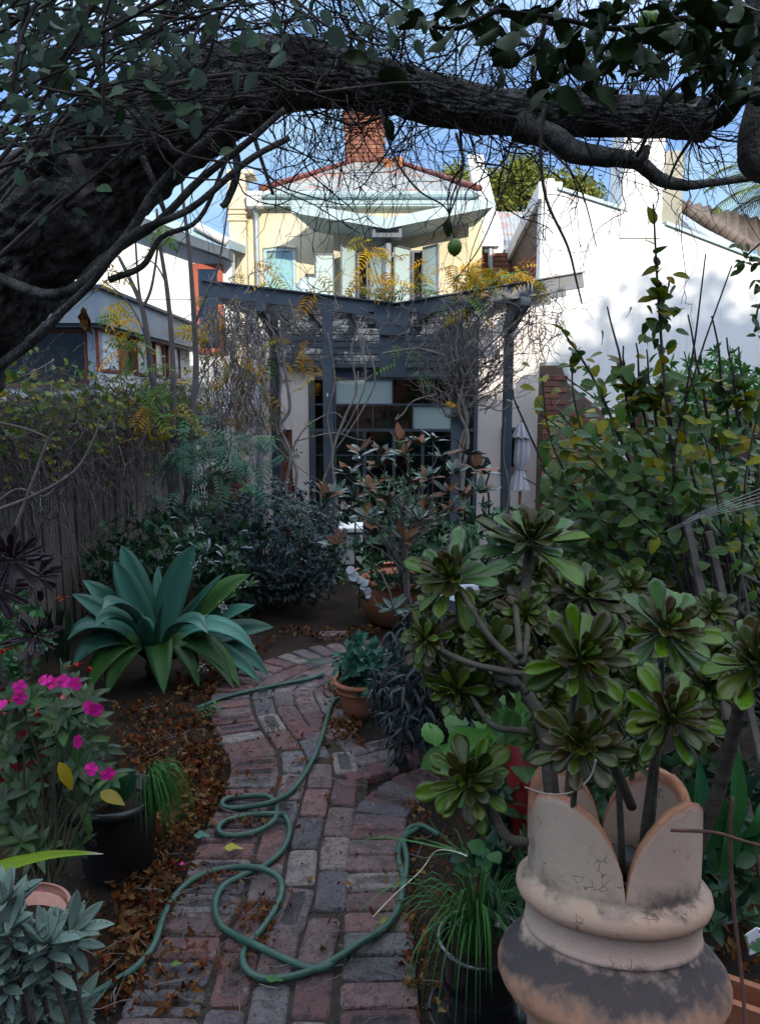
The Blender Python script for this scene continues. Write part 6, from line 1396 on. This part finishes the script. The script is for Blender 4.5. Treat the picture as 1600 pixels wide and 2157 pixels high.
# small pot with crinkled greens
c = G(757, 1517); c.y += .11
sp2 = pot('terracotta_pot', c, [(.085, 0), (.095, .01), (.10, .05), (.11, .075), (.118, .12), (.13, .17)], M_tc, 'small ringed terracotta pot of crinkled greens beside the path', [(.12, .125), (.135, .13), (.137, .14), (.13, .145)])
m = MB(); lathe(m, [(.126, .165), (.146, .168), (.152, .18), (.146, .192), (.13, .192)], c, 40); m.build('rim', M_tc, sp2)
kp = thing('crinkled_greens', c+Vector((0, 0, .16)), 'blue green crinkly leaved plant overflowing the small terracotta pot', 'plant')
M_kp = leaf_mat('crinkled_leaf', [(.05, .14, .10), (.07, .18, .13), (.04, .10, .08)], .5, .4, (.16, .26, .20), .4, trans=.15)
gkp = [leaf_geo(1, .8, ovate, 9, .2, .3, wave=.6, serr=.15), leaf_geo(1, .65, ovate, 9, .3, .5, wave=.7, serr=.15)]
Ms = []
for _ in range(85): Ms += whorl(P(rnd.gauss(765, 28), rnd.gauss(1415, 30), c.y+U(-.15, .2)), rvec(0, 1), 4, .045, .08, 1.1)
leaf_parts(kp, gkp, Ms, M_kp, 'leaf', 180, minpx=9)
# dark drooping bamboo-like foliage
db = thing('dark_drooping_shrub', G(900, 1580), 'black green drooping narrow leaves cascading over the herringbone bricks', 'shrub')
M_db = leaf_mat('black_green_leaf', [(.024, .036, .036), (.035, .048, .05), (.016, .024, .026), (.06, .07, .08)], .35, .5, (.08, .1, .1), .25, trans=.05)
gdb = [leaf_geo(1, .2, lance, 5, .3, .55), leaf_geo(1, .17, lance, 5, .3, .8)]
Ms = []; m = MB(); base = G(930, 1560)
for k in range(190):
    x = rnd.gauss(900, 75); y = rnd.gauss(1435, 75)
    if x < 790+max(0, 1420-y)*.3: continue
    p = P(x, y, U(3.2, 3.9)); w_ = wander(base+Vector((U(-.15, .15), U(0, .3), .1)), p, 6, .08, -.15); tube(m, w_, .003, 4, cap=False)
    for q in range(5):
        c = p+Vector((U(-.05, .05), U(-.05, .05), -.02*q))
        for _ in range(4): Ms.append(LM(c, (U(-1, .8), U(-.8, .4), U(-1.1, .1)), (0, -.5, 1), U(.04, .085)))
m.build('stems', M_twig, db); leaf_parts(db, gdb, Ms, M_db, 'leaf', 290, minpx=9)
# iris-like clump
ic = tuft('iris_clump', P(975, 1190, 6.4), 150, .55, .016, 'upright strappy green clump behind the aeonium near the wall', leaf_mat('iris_leaf', [(.06, .13, .06), (.04, .09, .05), (.09, .16, .07)], .45, .4), spread=.5, droop=.15, cat='plant')
# green low leaves behind the planter
cn = thing('canna', G(1480, 1760), 'broad upright green leaves standing behind the chimney pot planter', 'plant')
M_cn = leaf_mat('broad_green_leaf', [(.05, .14, .06), (.06, .17, .06), (.035, .10, .06)], .4, .4, (.12, .25, .12), .25, trans=.2)
for b, t_, wd_ in (((1465, 1820), (1470, 1600), .055), ((1500, 1840), (1545, 1560), .06), ((1480, 1800), (1500, 1650), .06), ((1520, 1840), (1530, 1690), .05), ((1450, 1780), (1455, 1640), .05), ((1560, 1760), (1600, 1690), .07), ((1560, 1780), (1620, 1740), .07)):
    m = MB(); a, q = P(b[0], b[1], 2.1), P(t_[0], t_[1], 2.1); m.add(*swept([a, a.lerp(q, .5)+Vector((U(-.02, .02), -.02, 0)), q], wd_, lambda t: lance(t, .55, .7)+.2*(1-t), (U(-.5, .5), -1, .2), 0, .5, 14)); m.build('leaf', M_cn, cn)
gb = thing('bed_foliage', (1.1, 2.6, 0), 'mixed green leaves filling the bed behind the chimney pot', 'ground cover')
Ms = []
for _ in range(330):
    p = G(U(1040, 1700), U(1440, 2100), U(.02, .45)); Ms += whorl(p+Vector((0, U(.1, .5), 0)), rvec(.2, 1), 5, .045, .1, 1.2)
Ms = [q for q in Ms if (q.translation-Vector((CX, CYp, .4))).xy.length > .3]
leaf_mass('foliage', [leaf_geo(1, .5, ovate, 5, .2, .3, serr=.1), leaf_geo(1, .6, ovate, 5, .25, .2)], Ms, M_us, gb, kind='stuff')
hl = thing('hollyhock', G(1080, 1640), 'bright lobed green leaves behind the low aeonium rosette', 'plant')
M_hl = leaf_mat('bright_green_leaf', [(.08, .19, .05), (.10, .22, .06), (.06, .14, .05)], .45, .35, (.2, .3, .12), .5, trans=.25)
leaf_parts(hl, [leaf_geo(1, .7, ovate, 9, .2, .3, serr=.12)], [LM(P(rnd.gauss(cx, sx), rnd.gauss(cy, sy), U(1.9, 2.3)), rvec(-.6, .6), (0, -.7, .8), U(.07, .13)) for cx, cy, sx, sy, n in ((1060, 1570, 40, 30, 14), (960, 1580, 30, 20, 9), (1130, 1500, 30, 30, 12), (1180, 1530, 20, 30, 8), (920, 1600, 20, 30, 6), (1060, 1470, 30, 20, 6)) for _ in range(n)], M_hl)
m = MB(); stems(m, G(1080, 1640), [P(U(940, 1180), U(1500, 1600), 2.1) for _ in range(12)], .005); m.build('stems', M_gu, hl)
for x, y, Y, s_, lab in ((1165, 1560, 2.3, .08, 'small bright red pot glimpsed behind the aeonium stems'), (1120, 1470, 2.6, .09, 'red pot further back under the aeonium leaves')):
    c = P(x, y, Y); c.z = 0; z = P(x, y, Y).z; pot('red_pot', c, [(s_*.7, 0), (s_, z)], mat('red_pot_plastic', (.18, .012, .012), .4), lab, [(s_, z-.02), (s_*1.1, z-.02), (s_*1.1, z+.01), (s_, z+.01)])
# grey plastic bowl behind
c = P(1010, 1262, 5.2); gt = thing('grey_tub', (c.x, 5.3, 0), 'pale grey plastic tub behind the upper aeonium rosette', 'tub'); m = MB(); lathe(m, [(.001, 0), (.2, 0), (.26, c.z), (.28, c.z+.015), (.25, c.z+.01), (.22, .2)], (c.x, 5.3, 0), 28); m.build('body', mat('pale_grey_plastic', (.32, .35, .40), .5), gt)

# ================================================================ BIG RIGHT SHRUB
M_rs = leaf_mat('mallow_leaf', [(.06, .13, .04), (.085, .17, .045), (.045, .10, .045), (.13, .19, .045), (.06, .12, .07)], .42, .42, (.13, .2, .07), .35, edge=(.22, .25, .06), edgew=.86, trans=.28)
M_ry = leaf_mat('mallow_yellow_leaf', [(.30, .27, .05), (.22, .24, .05), (.34, .24, .05)], .5, .35, (.3, .32, .1), .35, trans=.3)
grs = [leaf_geo(1, .66, ovate, 10, .18, .25, serr=.09), leaf_geo(1, .72, ovate, 10, .28, .12, serr=.09), leaf_geo(1, .58, ovate, 10, .1, .4, serr=.09)]
rs = thing('mallow_shrub', G(1480, 1480), 'tall loose shrub of toothed green and yellow edged leaves against the white wall', 'shrub')
sb = G(1500, 1480); sb.y = 3.1; m = MB(); pths = []
def rstem(lst, Y, r):
    Cc = catmull(pt(lst, Y), 5); tube(m, Cc, np.linspace(r*.7, r*.25, len(Cc)), 6, cap=False); pths.append([Vector(q) for q in Cc])
for lst, r in (([(1510, 1450), (1450, 1200), (1420, 1000), (1400, 820), (1385, 620), (1375, 430)], .012), ([(1500, 1400), (1400, 1150), (1320, 960), (1250, 800), (1180, 690)], .012), ([(1480, 1400), (1360, 1200), (1270, 1050), (1210, 850), (1205, 740)], .01), ([(1470, 1380), (1340, 1200), (1230, 1060), (1160, 930), (1140, 790)], .01), ([(1490, 1380), (1430, 1150), (1420, 950), (1470, 760), (1540, 560)], .009), ([(1520, 1400), (1480, 1100), (1440, 900), (1465, 700), (1485, 535)], .009),
               ([(1540, 1400), (1560, 1200), (1570, 1000), (1600, 850)], .01), ([(1480, 1380), (1330, 1250), (1210, 1150), (1110, 1090)], .009), ([(1500, 1380), (1300, 1160), (1180, 1040), (1090, 860), (1080, 820)], .009), ([(1560, 1380), (1500, 1000), (1440, 740)], .008)):
    rstem(lst, 2.7, r)
for _ in range(46): 
    x, y = U(1130, 1640), U(780, 1300); w_ = wander(sb+Vector((0, 0, .2)), P(x, y, U(2.4, 3.7)), 9, .09, -.05); tube(m, w_, np.linspace(.008, .0025, 10), 5, cap=False); pths.append(w_)
for x in (1310, 1335, 1358, 1385, 1447, 1285, 1500, 1530, 1560): w_ = wander(P(x+U(20, 50), 900, 2.8), P(x, U(640, 740), 2.8), 8, .06); tube(m, w_, np.linspace(.006, .003, 9), 5); pths.append(w_[:5])
m.build('stems', M_twig, rs)
Ms = along(pths[:10], 20, .2, .042, .072, .8, .0); Ms += along(pths[10:], 20, .3, .045, .075, .9, 0)
Ms += [LM(P(rnd.gauss(1395, 22), U(560, 720), 2.7), rvec(-.9, .2), (0, -.7, .7), U(.04, .06)) for _ in range(42)]
Ms += [LM(P(rnd.gauss(1340, 130), rnd.gauss(1040, 110), U(2.5, 3.6)), rvec(-.9, .3), (U(-.3, .3), -.7, .8), U(.042, .072)) for _ in range(1600)]
Ms += [LM(P(U(1200, 1660), U(1100, 1330), U(2.8, 3.8)), rvec(-.9, .3), (U(-.3, .3), -.7, .8), U(.042, .07)) for _ in range(1000)]
Ms = [q for q in Ms if PX(q.translation)[0] > (1140 if 860 < PX(q.translation)[1] < 1065 else 1085) and not (PX(q.translation)[1] < 800 and PX(q.translation)[0] > 1430)]
gy = [q for q in Ms if PX(q.translation)[1] < 980 and rnd.random() < .3 or rnd.random() < .07]; ys_ = set(map(id, gy)); gg = [q for q in Ms if id(q) not in ys_]
leaf_parts(rs, grs, gg, M_rs, 'leaf', 280, minpx=16); leaf_parts(rs, grs, gy, M_ry, 'yellow_leaf', 90, minpx=16)
# laurel mound behind it, and leaves at the frame edge
lm = thing('laurel_hedge', (4.5, 8.5, -.5), 'bright mid green bushy hedge top under the white gable', 'hedge')
Ms = []
for _ in range(420): Ms += whorl(P(rnd.gauss(1500, 80), rnd.gauss(830, 45)+(20 if _ % 2 else 0), U(7.8, 9)), rvec(0, 1), 7, .07, .12, 1)
Ms = [q for q in Ms if PX(q.translation)[1] > 735]
leaf_mass('foliage', geo_u, Ms, leaf_mat('laurel_leaf', [(.07, .17, .05), (.10, .22, .06), (.05, .12, .05)], .4, .4, trans=.2), lm, kind='stuff')
Ms = []
for _ in range(900):
    c = Vector((U(1.9, 5.2), U(5.6, 8.2), U(-.2, 1.45))); Ms += whorl(c, rvec(0, 1), 6, .07, .12, 1.1)
leaf_mass('foliage', geo_u, Ms, M_us, lm, kind='stuff')
bd = thing('bed_edge_shrub', (3.2, 3.5, 0), 'low dark leafy planting in the bed beyond the chimney pot planter', 'shrub')
Ms = []
for _ in range(520): x = U(1.5, 4.6); Ms += whorl(Vector((x, U(1.7, 6.5), U(.02, .4+.12*x))), rvec(0, 1), 6, .06, .12, 1.2)
Ms = [q for q in Ms if (q.translation-Vector((CX, CYp, .4))).xy.length > .45]
leaf_mass('foliage', geo_u, Ms, M_us, bd, kind='stuff')
gf = thing('garden_wall', (3.3, 8.9, -.9), 'low dark brick garden wall hidden behind the mallow shrub', 'wall'); m = MB(); bb(m, 2.9, 9, 8.9, 9.15, -.95, P(0, 850, 9).z); m.build('wall', M_shadebrick, gf, False); m = MB(); bb(m, 2.88, 9, 8.87, 9.18, P(0, 850, 9).z, P(0, 845, 9).z+.02); m.build('cap', M_white, gf, False)
# stakes and string
for i, (a, b, lab) in enumerate((((1445, 1100), (1530, 1500), 'grey timber garden stake tied into the mallow shrub, the more upright one'), ((1490, 1120), (1560, 1420), 'slanting grey garden stake crossing behind the first stake'))):
    sk = MB(); A_, B_ = P(*a, 2.55+.1*i), P(*b, 2.5+.1*i); d = (B_-A_).normalized(); B_ = A_+d*(A_.z/abs(d.z)); bar(sk, A_, B_, .022, .022, (0, 1, 0)); setp(sk.build('stake', M_vine, None, False), lab, 'stake', 'garden stakes in the mallow shrub')
sg = thing('garden_twine', P(1480, 1090, 2.5), 'taut strands of pale twine tying the mallow branches', 'twine')
m = MB()
for k in range(5): tube(m, [P(1405+U(-12, 12), 1120+U(-8, 8), 2.5), P(1470+U(-3, 3), 1080+k*3, 2.48), P(1620, 1022+k*9, 2.45)], .0010, 4)
for k in range(3): tube(m, [P(1470, 1085, 2.48), P(1440+k*12, 1110+k*5, 2.5)], .001, 4)
tube(m, catmull([P(1530, 1075, 2.46), P(1527, 1090, 2.46), P(1533, 1095, 2.46), P(1528, 1082, 2.46)], 4), .001, 4); m.build('strand', mat('pale_twine', (.34, .33, .34), .8), sg)
# thick crossing stems low in that shrub
for lst, r in (([(1380, 1080), (1450, 1150), (1520, 1250), (1610, 1330)], .015), ([(1300, 1060), (1400, 1100), (1470, 1160), (1600, 1230)], .010), ([(1470, 1090), (1540, 1180), (1570, 1280), (1565, 1400)], .014), ([(1320, 1000), (1430, 1120), (1500, 1210), (1540, 1300)], .010)): limb(lst, 2.75, r, r*.7, 'branch', rs, M_sap, 8)
# climbing twiglets with leaves at the far right edge
ct = thing('climber_shoot', P(1590, 560, 2.4), 'loose green shoot tips poking in high beside the palm', 'climber')
leaf_parts(ct, grs, [LM(P(x+U(-14, 14), y+U(-12, 12), 2.4), rvec(-.8, .5), (0, -.7, .7), U(.025, .04)) for x, y in ((1560, 520), (1575, 540), (1590, 600), (1595, 660), (1590, 700), (1570, 560), (1605, 560)) for _ in range(4)], M_rs, minpx=6)
m = MB(); tube(m, catmull([P(1640, 480, 2.4), P(1580, 530, 2.4), P(1570, 545, 2.4)], 4), .003, 5); tube(m, catmull([P(1660, 600, 2.4), P(1600, 640, 2.4), P(1590, 700, 2.4)], 4), .003, 5); m.build('stem', M_twig, ct)
# dry brown stem at lower right, plant label
dv = thing('dead_vine', P(1555, 2100, 1.35), 'reddish brown bare stem hanging beside the chimney pot planter', 'stem')
M_rbs = rough_mat('red_brown_stem', (.16, .07, .05), (.10, .05, .04), 20, .3, .002)
m = MB(); tube(m, catmull([P(1541, 1680, 1.35), P(1537, 1760, 1.35), P(1543, 1900, 1.35), P(1560, 2050, 1.33), P(1572, 2200, 1.3)], 7), .0035, 7, bump=.15, bscale=60); m.build('stalk', M_rbs, dv)
m = MB(); tube(m, catmull([P(1412, 1749, 1.3), P(1500, 1753, 1.3), P(1560, 1770, 1.3), P(1630, 1790, 1.3)], 6), .003, 6, bump=.15, bscale=60); tube(m, catmull([P(1592, 1780, 1.3), P(1596, 1820, 1.3), P(1615, 1860, 1.3)], 4), .002, 5); m.build('side_shoot', M_rbs, dv)
pl_ = thing('plant_label', P(1595, 1960, 1.6), 'glossy printed plant label with a purple flower picture', 'plant label')
def m_label():
    m = mat('printed_label', (.7, .7, .72), .3, .4); t = NT(m); v = t.n('ShaderNodeTexVoronoi', {'Vector': t.n('ShaderNodeTexCoord').outputs['Object'], 'Scale': 60}).outputs[0]
    c = t.mix(t.map(v, .25, .3), (.35, .10, .40), (.75, .75, .8)); c = t.mix(t.map(t.noise(25), .5, .55), c, (.10, .25, .10)); t.l(c, t.b.inputs['Base Color']); return m
m = MB(); poly_slab(m, [P(1567, 1972, 1.6), P(1592, 1955, 1.6), P(1625, 1962, 1.6), P(1612, 2000, 1.6), P(1578, 2012, 1.6)], (0, .003, 0)); m.build('card', m_label(), pl_, False)
c = Vector((1.06, 1.62, 0)); tr = thing('terracotta_trough', c, 'low terracotta trough edge behind the chimney pot planter', 'planter'); m = MB()
for a, b in (((.62, 1.95), (1.5, 1.45)), ((.66, 2.03), (1.54, 1.53))): bar(m, (a[0], a[1], .1), (b[0], b[1], .1), .02, .2)
m.build('wall', M_tc, tr, False)

# ================================================================ HOSE
def m_hose():
    m = mat('green_hose', (.02, .07, .048), .42, .4); t = NT(m); u = t.n('ShaderNodeSeparateXYZ', {0: t.n('ShaderNodeTexCoord').outputs['UV']})
    rib = t.math('SINE', t.math('ADD', t.math('MULTIPLY', u.outputs[0], 113.0), t.math('MULTIPLY', u.outputs[1], 600.0))); line = t.map(t.math('PINGPONG', t.math('ADD', u.outputs[0], .1), .25), .0, .025, 1, 0)
    c = t.mix(t.map(t.noise(7, 5), .4, .65), (.018, .065, .045), (.032, .085, .062)); c = t.mix(t.math('MULTIPLY', line, .5), c, (.06, .15, .11)); c = t.mix(t.map(t.noise(60, 5, .7), .56, .66, 0, .6), c, (.10, .10, .085)); t.l(c, t.b.inputs['Base Color']); t.bump(rib, .35, .0006); return m
M_hose = m_hose()
def hosepath(lst, z0=.030):
    return [G(x, y, z0+(c[0] if c else 0)) for x, y, *c in lst]
ho1 = thing('garden_hose', G(560, 1850), 'dark green garden hose looping loosely over the brick path', 'hose')
hl1 = [(120, 2110), (180, 2100), (235, 2072), (290, 2035), (325, 1990), (345, 1930), (375, 1880), (420, 1846), (480, 1829), (540, 1828, .02), (583, 1845, .02), (594, 1875), (580, 1915), (550, 1960), (522, 1990), (511, 2020), (525, 2048), (560, 2062), (610, 2058), (660, 2043), (710, 2018, .01), (760, 1985, .02), (815, 1950), (842, 1905), (853, 1850), (856, 1805), (850, 1770), (862, 1745), (890, 1740), (925, 1760)]
hl2 = [(712, 2018), (690, 2036, .002), (655, 2040), (600, 2020), (540, 1992, .022), (490, 1968), (462, 1945), (453, 1905), (470, 1868), (510, 1845), (560, 1822), (595, 1790), (610, 1750), (600, 1720), (575, 1715, .02), (520, 1718, .0), (475, 1730), (460, 1745), (468, 1757), (500, 1760), (545, 1750), (578, 1728, .02), (582, 1700), (565, 1678, .02), (520, 1677), (480, 1682), (467, 1693), (480, 1702), (520, 1700), (570, 1690, .024), (610, 1670), (645, 1625), (672, 1570), (690, 1510), (702, 1478), (725, 1465)]
for nm, l_ in (('hose', hl1), ('hose', hl2)):
    m = MB(); tube(m, catmull(hosepath(l_), 8), .0115, 12); m.build(nm, M_hose, ho1)
m = MB(); tube(m, catmull([G(712, 2018, .034), G(760, 1985, .024), G(800, 1962, .03), G(838, 1915, .03), G(848, 1850, .03), G(838, 1800, .03), G(850, 1765, .03), G(880, 1745, .03)], 8), .0115, 12); m.build('hose', M_hose, ho1)
ho2 = thing('garden_hose', G(600, 1440), 'thin straight length of green hose crossing the path bend', 'hose')
m = MB(); tube(m, catmull(hosepath([(415, 1492), (470, 1470), (520, 1457), (590, 1442), (650, 1430), (680, 1420)]), 6), .011, 10); m.build('hose', M_hose, ho2)

# ================================================================ FALLEN LEAVES
M_lit = leaf_mat('leaf_litter', [(.10, .045, .025), (.15, .07, .038), (.065, .032, .022), (.28, .18, .10), (.10, .055, .04), (.18, .055, .035)], .85, .1, (.28, .16, .08), .2, trans=.1)
glt = [leaf_geo(1, .5, ovate, 5, .5, .5, wave=.7), leaf_geo(1, .62, ovate, 5, -.35, -.4, wave=.8, serr=.3), leaf_geo(1, .4, lance, 4, .7, .7, wave=.5), leaf_geo(1, .8, ovate, 6, .25, .3, wave=1.0, serr=.45)]
Ms = []
def lit(n, x0, x1, y0, y1, s0=.012, s1=.052, z=.012, test=None):
    k = 0
    while k < n:
        x, y = U(x0, x1), U(y0, y1)
        if test and not test(x, y): k += .2; continue
        p = G(x, y); h = noise.noise(Vector((p.x*3, p.y*3, 7)))
        if h < U(-.5, .25): k += .1; continue
        p.z = z+U(0, .02); Ms.append(LM(p, Vector((U(-1, 1), U(-1, 1), U(-.5, .6))), (U(-1, 1), U(-1, 1), .8), U(s0, s1))); k += 1
pathleft = lambda y: np.interp(y, [1340, 1400, 1440, 1500, 1600, 1660, 1720, 1800, 1900, 2000, 2157], [600, 500, 455, 440, 462, 470, 445, 395, 350, 320, 250])
lit(2300, 250, 640, 1480, 2100, test=lambda x, y: x < pathleft(y)+8)
lit(500, 300, 480, 1520, 1780, test=lambda x, y: x < pathleft(y)+14)
lit(800, 380, 800, 1325, 1480, .03, .055, test=lambda x, y: x < pathleft(y)+10 or y < 1352)
lit(260, 680, 760, 1440, 1580, .02, .04)
lit(330, 850, 1100, 1690, 2150, .02, .04); lit(160, 1500, 1600, 1800, 2150)
lit(260, 120, 420, 1900, 2150)
n0 = len(Ms)
for cx, cy, sx, sy, n in ((545, 1935, 28, 22, 70), (440, 1862, 36, 12, 40), (520, 1740, 25, 6, 26), (515, 1688, 22, 5, 16), (540, 1570, 60, 30, 30), (540, 2010, 25, 18, 18), (640, 1700, 80, 60, 22), (840, 1870, 15, 40, 26), (560, 1500, 10, 6, 8), (570, 1538, 9, 4, 8), (430, 2040, 60, 25, 50), (500, 1650, 40, 20, 20), (650, 1900, 100, 100, 24), (700, 1610, 60, 40, 16)):
    for _ in range(n):
        p = G(rnd.gauss(cx, sx), rnd.gauss(cy, sy)); p.z = .028+U(0, .014); Ms.append(LM(p, Vector((U(-1, 1), U(-1, 1), U(-.4, .4))), (U(-.9, .9), U(-.9, .9), 1), U(.014, .036)))
leaf_mass('leaf_litter', glt, Ms, M_lit, None, kind='stuff', label='rust brown dry fallen leaves heaped beside the brick path', cat='fallen leaves')
# twigs and grit
m = MB()
for _ in range(170):
    p = G(U(200, 900), U(1500, 2150)); p.z = .03; a = U(0, 6.28); L = U(.03, .14); tube(m, wander(p, p+Vector((math.cos(a)*L, math.sin(a)*L, U(-.01, .02))), 4, .1), U(.0008, .002), 4, rnd.random())
m.build('twig_litter', M_vine, None, kind='stuff', label='thin dry twigs scattered over path and soil', cat='twigs')
m = MB()
for _ in range(2600):
    p = G(U(150, 1000), U(1480, 2150)); p.z = U(-.004, .008) if not 0 else .02; s_ = U(.0015, .005); V, Fc_ = box(p, (s_, s_, s_), Matrix.Rotation(U(0, 3), 3, 'X')@Matrix.Rotation(U(0, 3), 3, 'Z')); m.add(V, Fc_, r=rnd.random())
m.build('grit', rough_mat('pale_grit', (.16, .14, .12), (.08, .07, .06), 9, 0), None, kind='stuff', label='coarse grit and crumbs of soil around the bricks', cat='grit')
# single leaves one can pick out
def one(px, py, L, mt, label, ang=0.3, prof=ovate, W=.55, cat='leaf', name='fallen_leaf', z=.04):
    m = MB().add(*leaf_geo(L, W*L, prof, 8, .2, .1, wave=.25, wide=2)); p = G(px, py, z); o = m.build(name, mt, None, M=LM(p, (math.cos(ang), math.sin(ang), .0), (0, 0, 1))); setp(o, label, cat)
one(470, 1786, .075, leaf_mat('fallen_yellow_leaf', [(.34, .32, .10)], .6, .3), 'yellow green fallen leaf lying on a path edge brick', .1)
one(408, 1760, .065, leaf_mat('fallen_bluegreen_leaf', [(.09, .19, .15)], .6, .3), 'oval blue green fallen leaf below the second hose loop', .1, W=.7)
one(378, 1820, .02, M_pk, 'single pink petal on the soil left of the path', .1, W=.9, cat='petal', name='petal')
one(640, 1605, .06, M_dead, 'curled tan leaf on the pale brick near the herringbone', 1.9)
one(560, 2062, .05, leaf_mat('fallen_green_leaf', [(.10, .20, .08)], .6, .3), 'green leaf tucked under the lowest hose bend', 0)
one(360, 2032, .035, leaf_mat('fallen_lime_leaf', [(.16, .26, .09)], .6, .3), 'small lime green leaf on a brick at the path edge', .3)
one(800, 1945, .04, leaf_mat('fallen_lime_leaf', [(.22, .26, .07)], .6, .3), 'yellow lime leaf beside the twisted hose strands', .9)
one(558, 1592, .03, leaf_mat('fallen_green_leaf', [(.12, .22, .08)], .6, .3), 'little green leaf among brown litter on an edge brick', .2)
# low weeds
for x, y, n, lab in ((665, 1402, 10, 'small green weed growing between bricks at the path bend'), (705, 1445, 12, 'low weed beside the small terracotta pot'), (440, 1500, 14, 'creeping green weed at the path edge under the agave'), (1560, 1930, 20, 'small light green seedling by the plant label')):
    p = G(x, y, .03); wd2 = thing('weed', p, lab, 'weed'); Ms = []
    for _ in range(n): Ms += whorl(p+Vector((U(-.06, .06), U(-.06, .06), U(0, .03))), (0, 0, 1), 4, .02, .035, 1.3)
    leaf_mass('foliage', geo_gu, Ms, M_gu, wd2, kind='stuff')
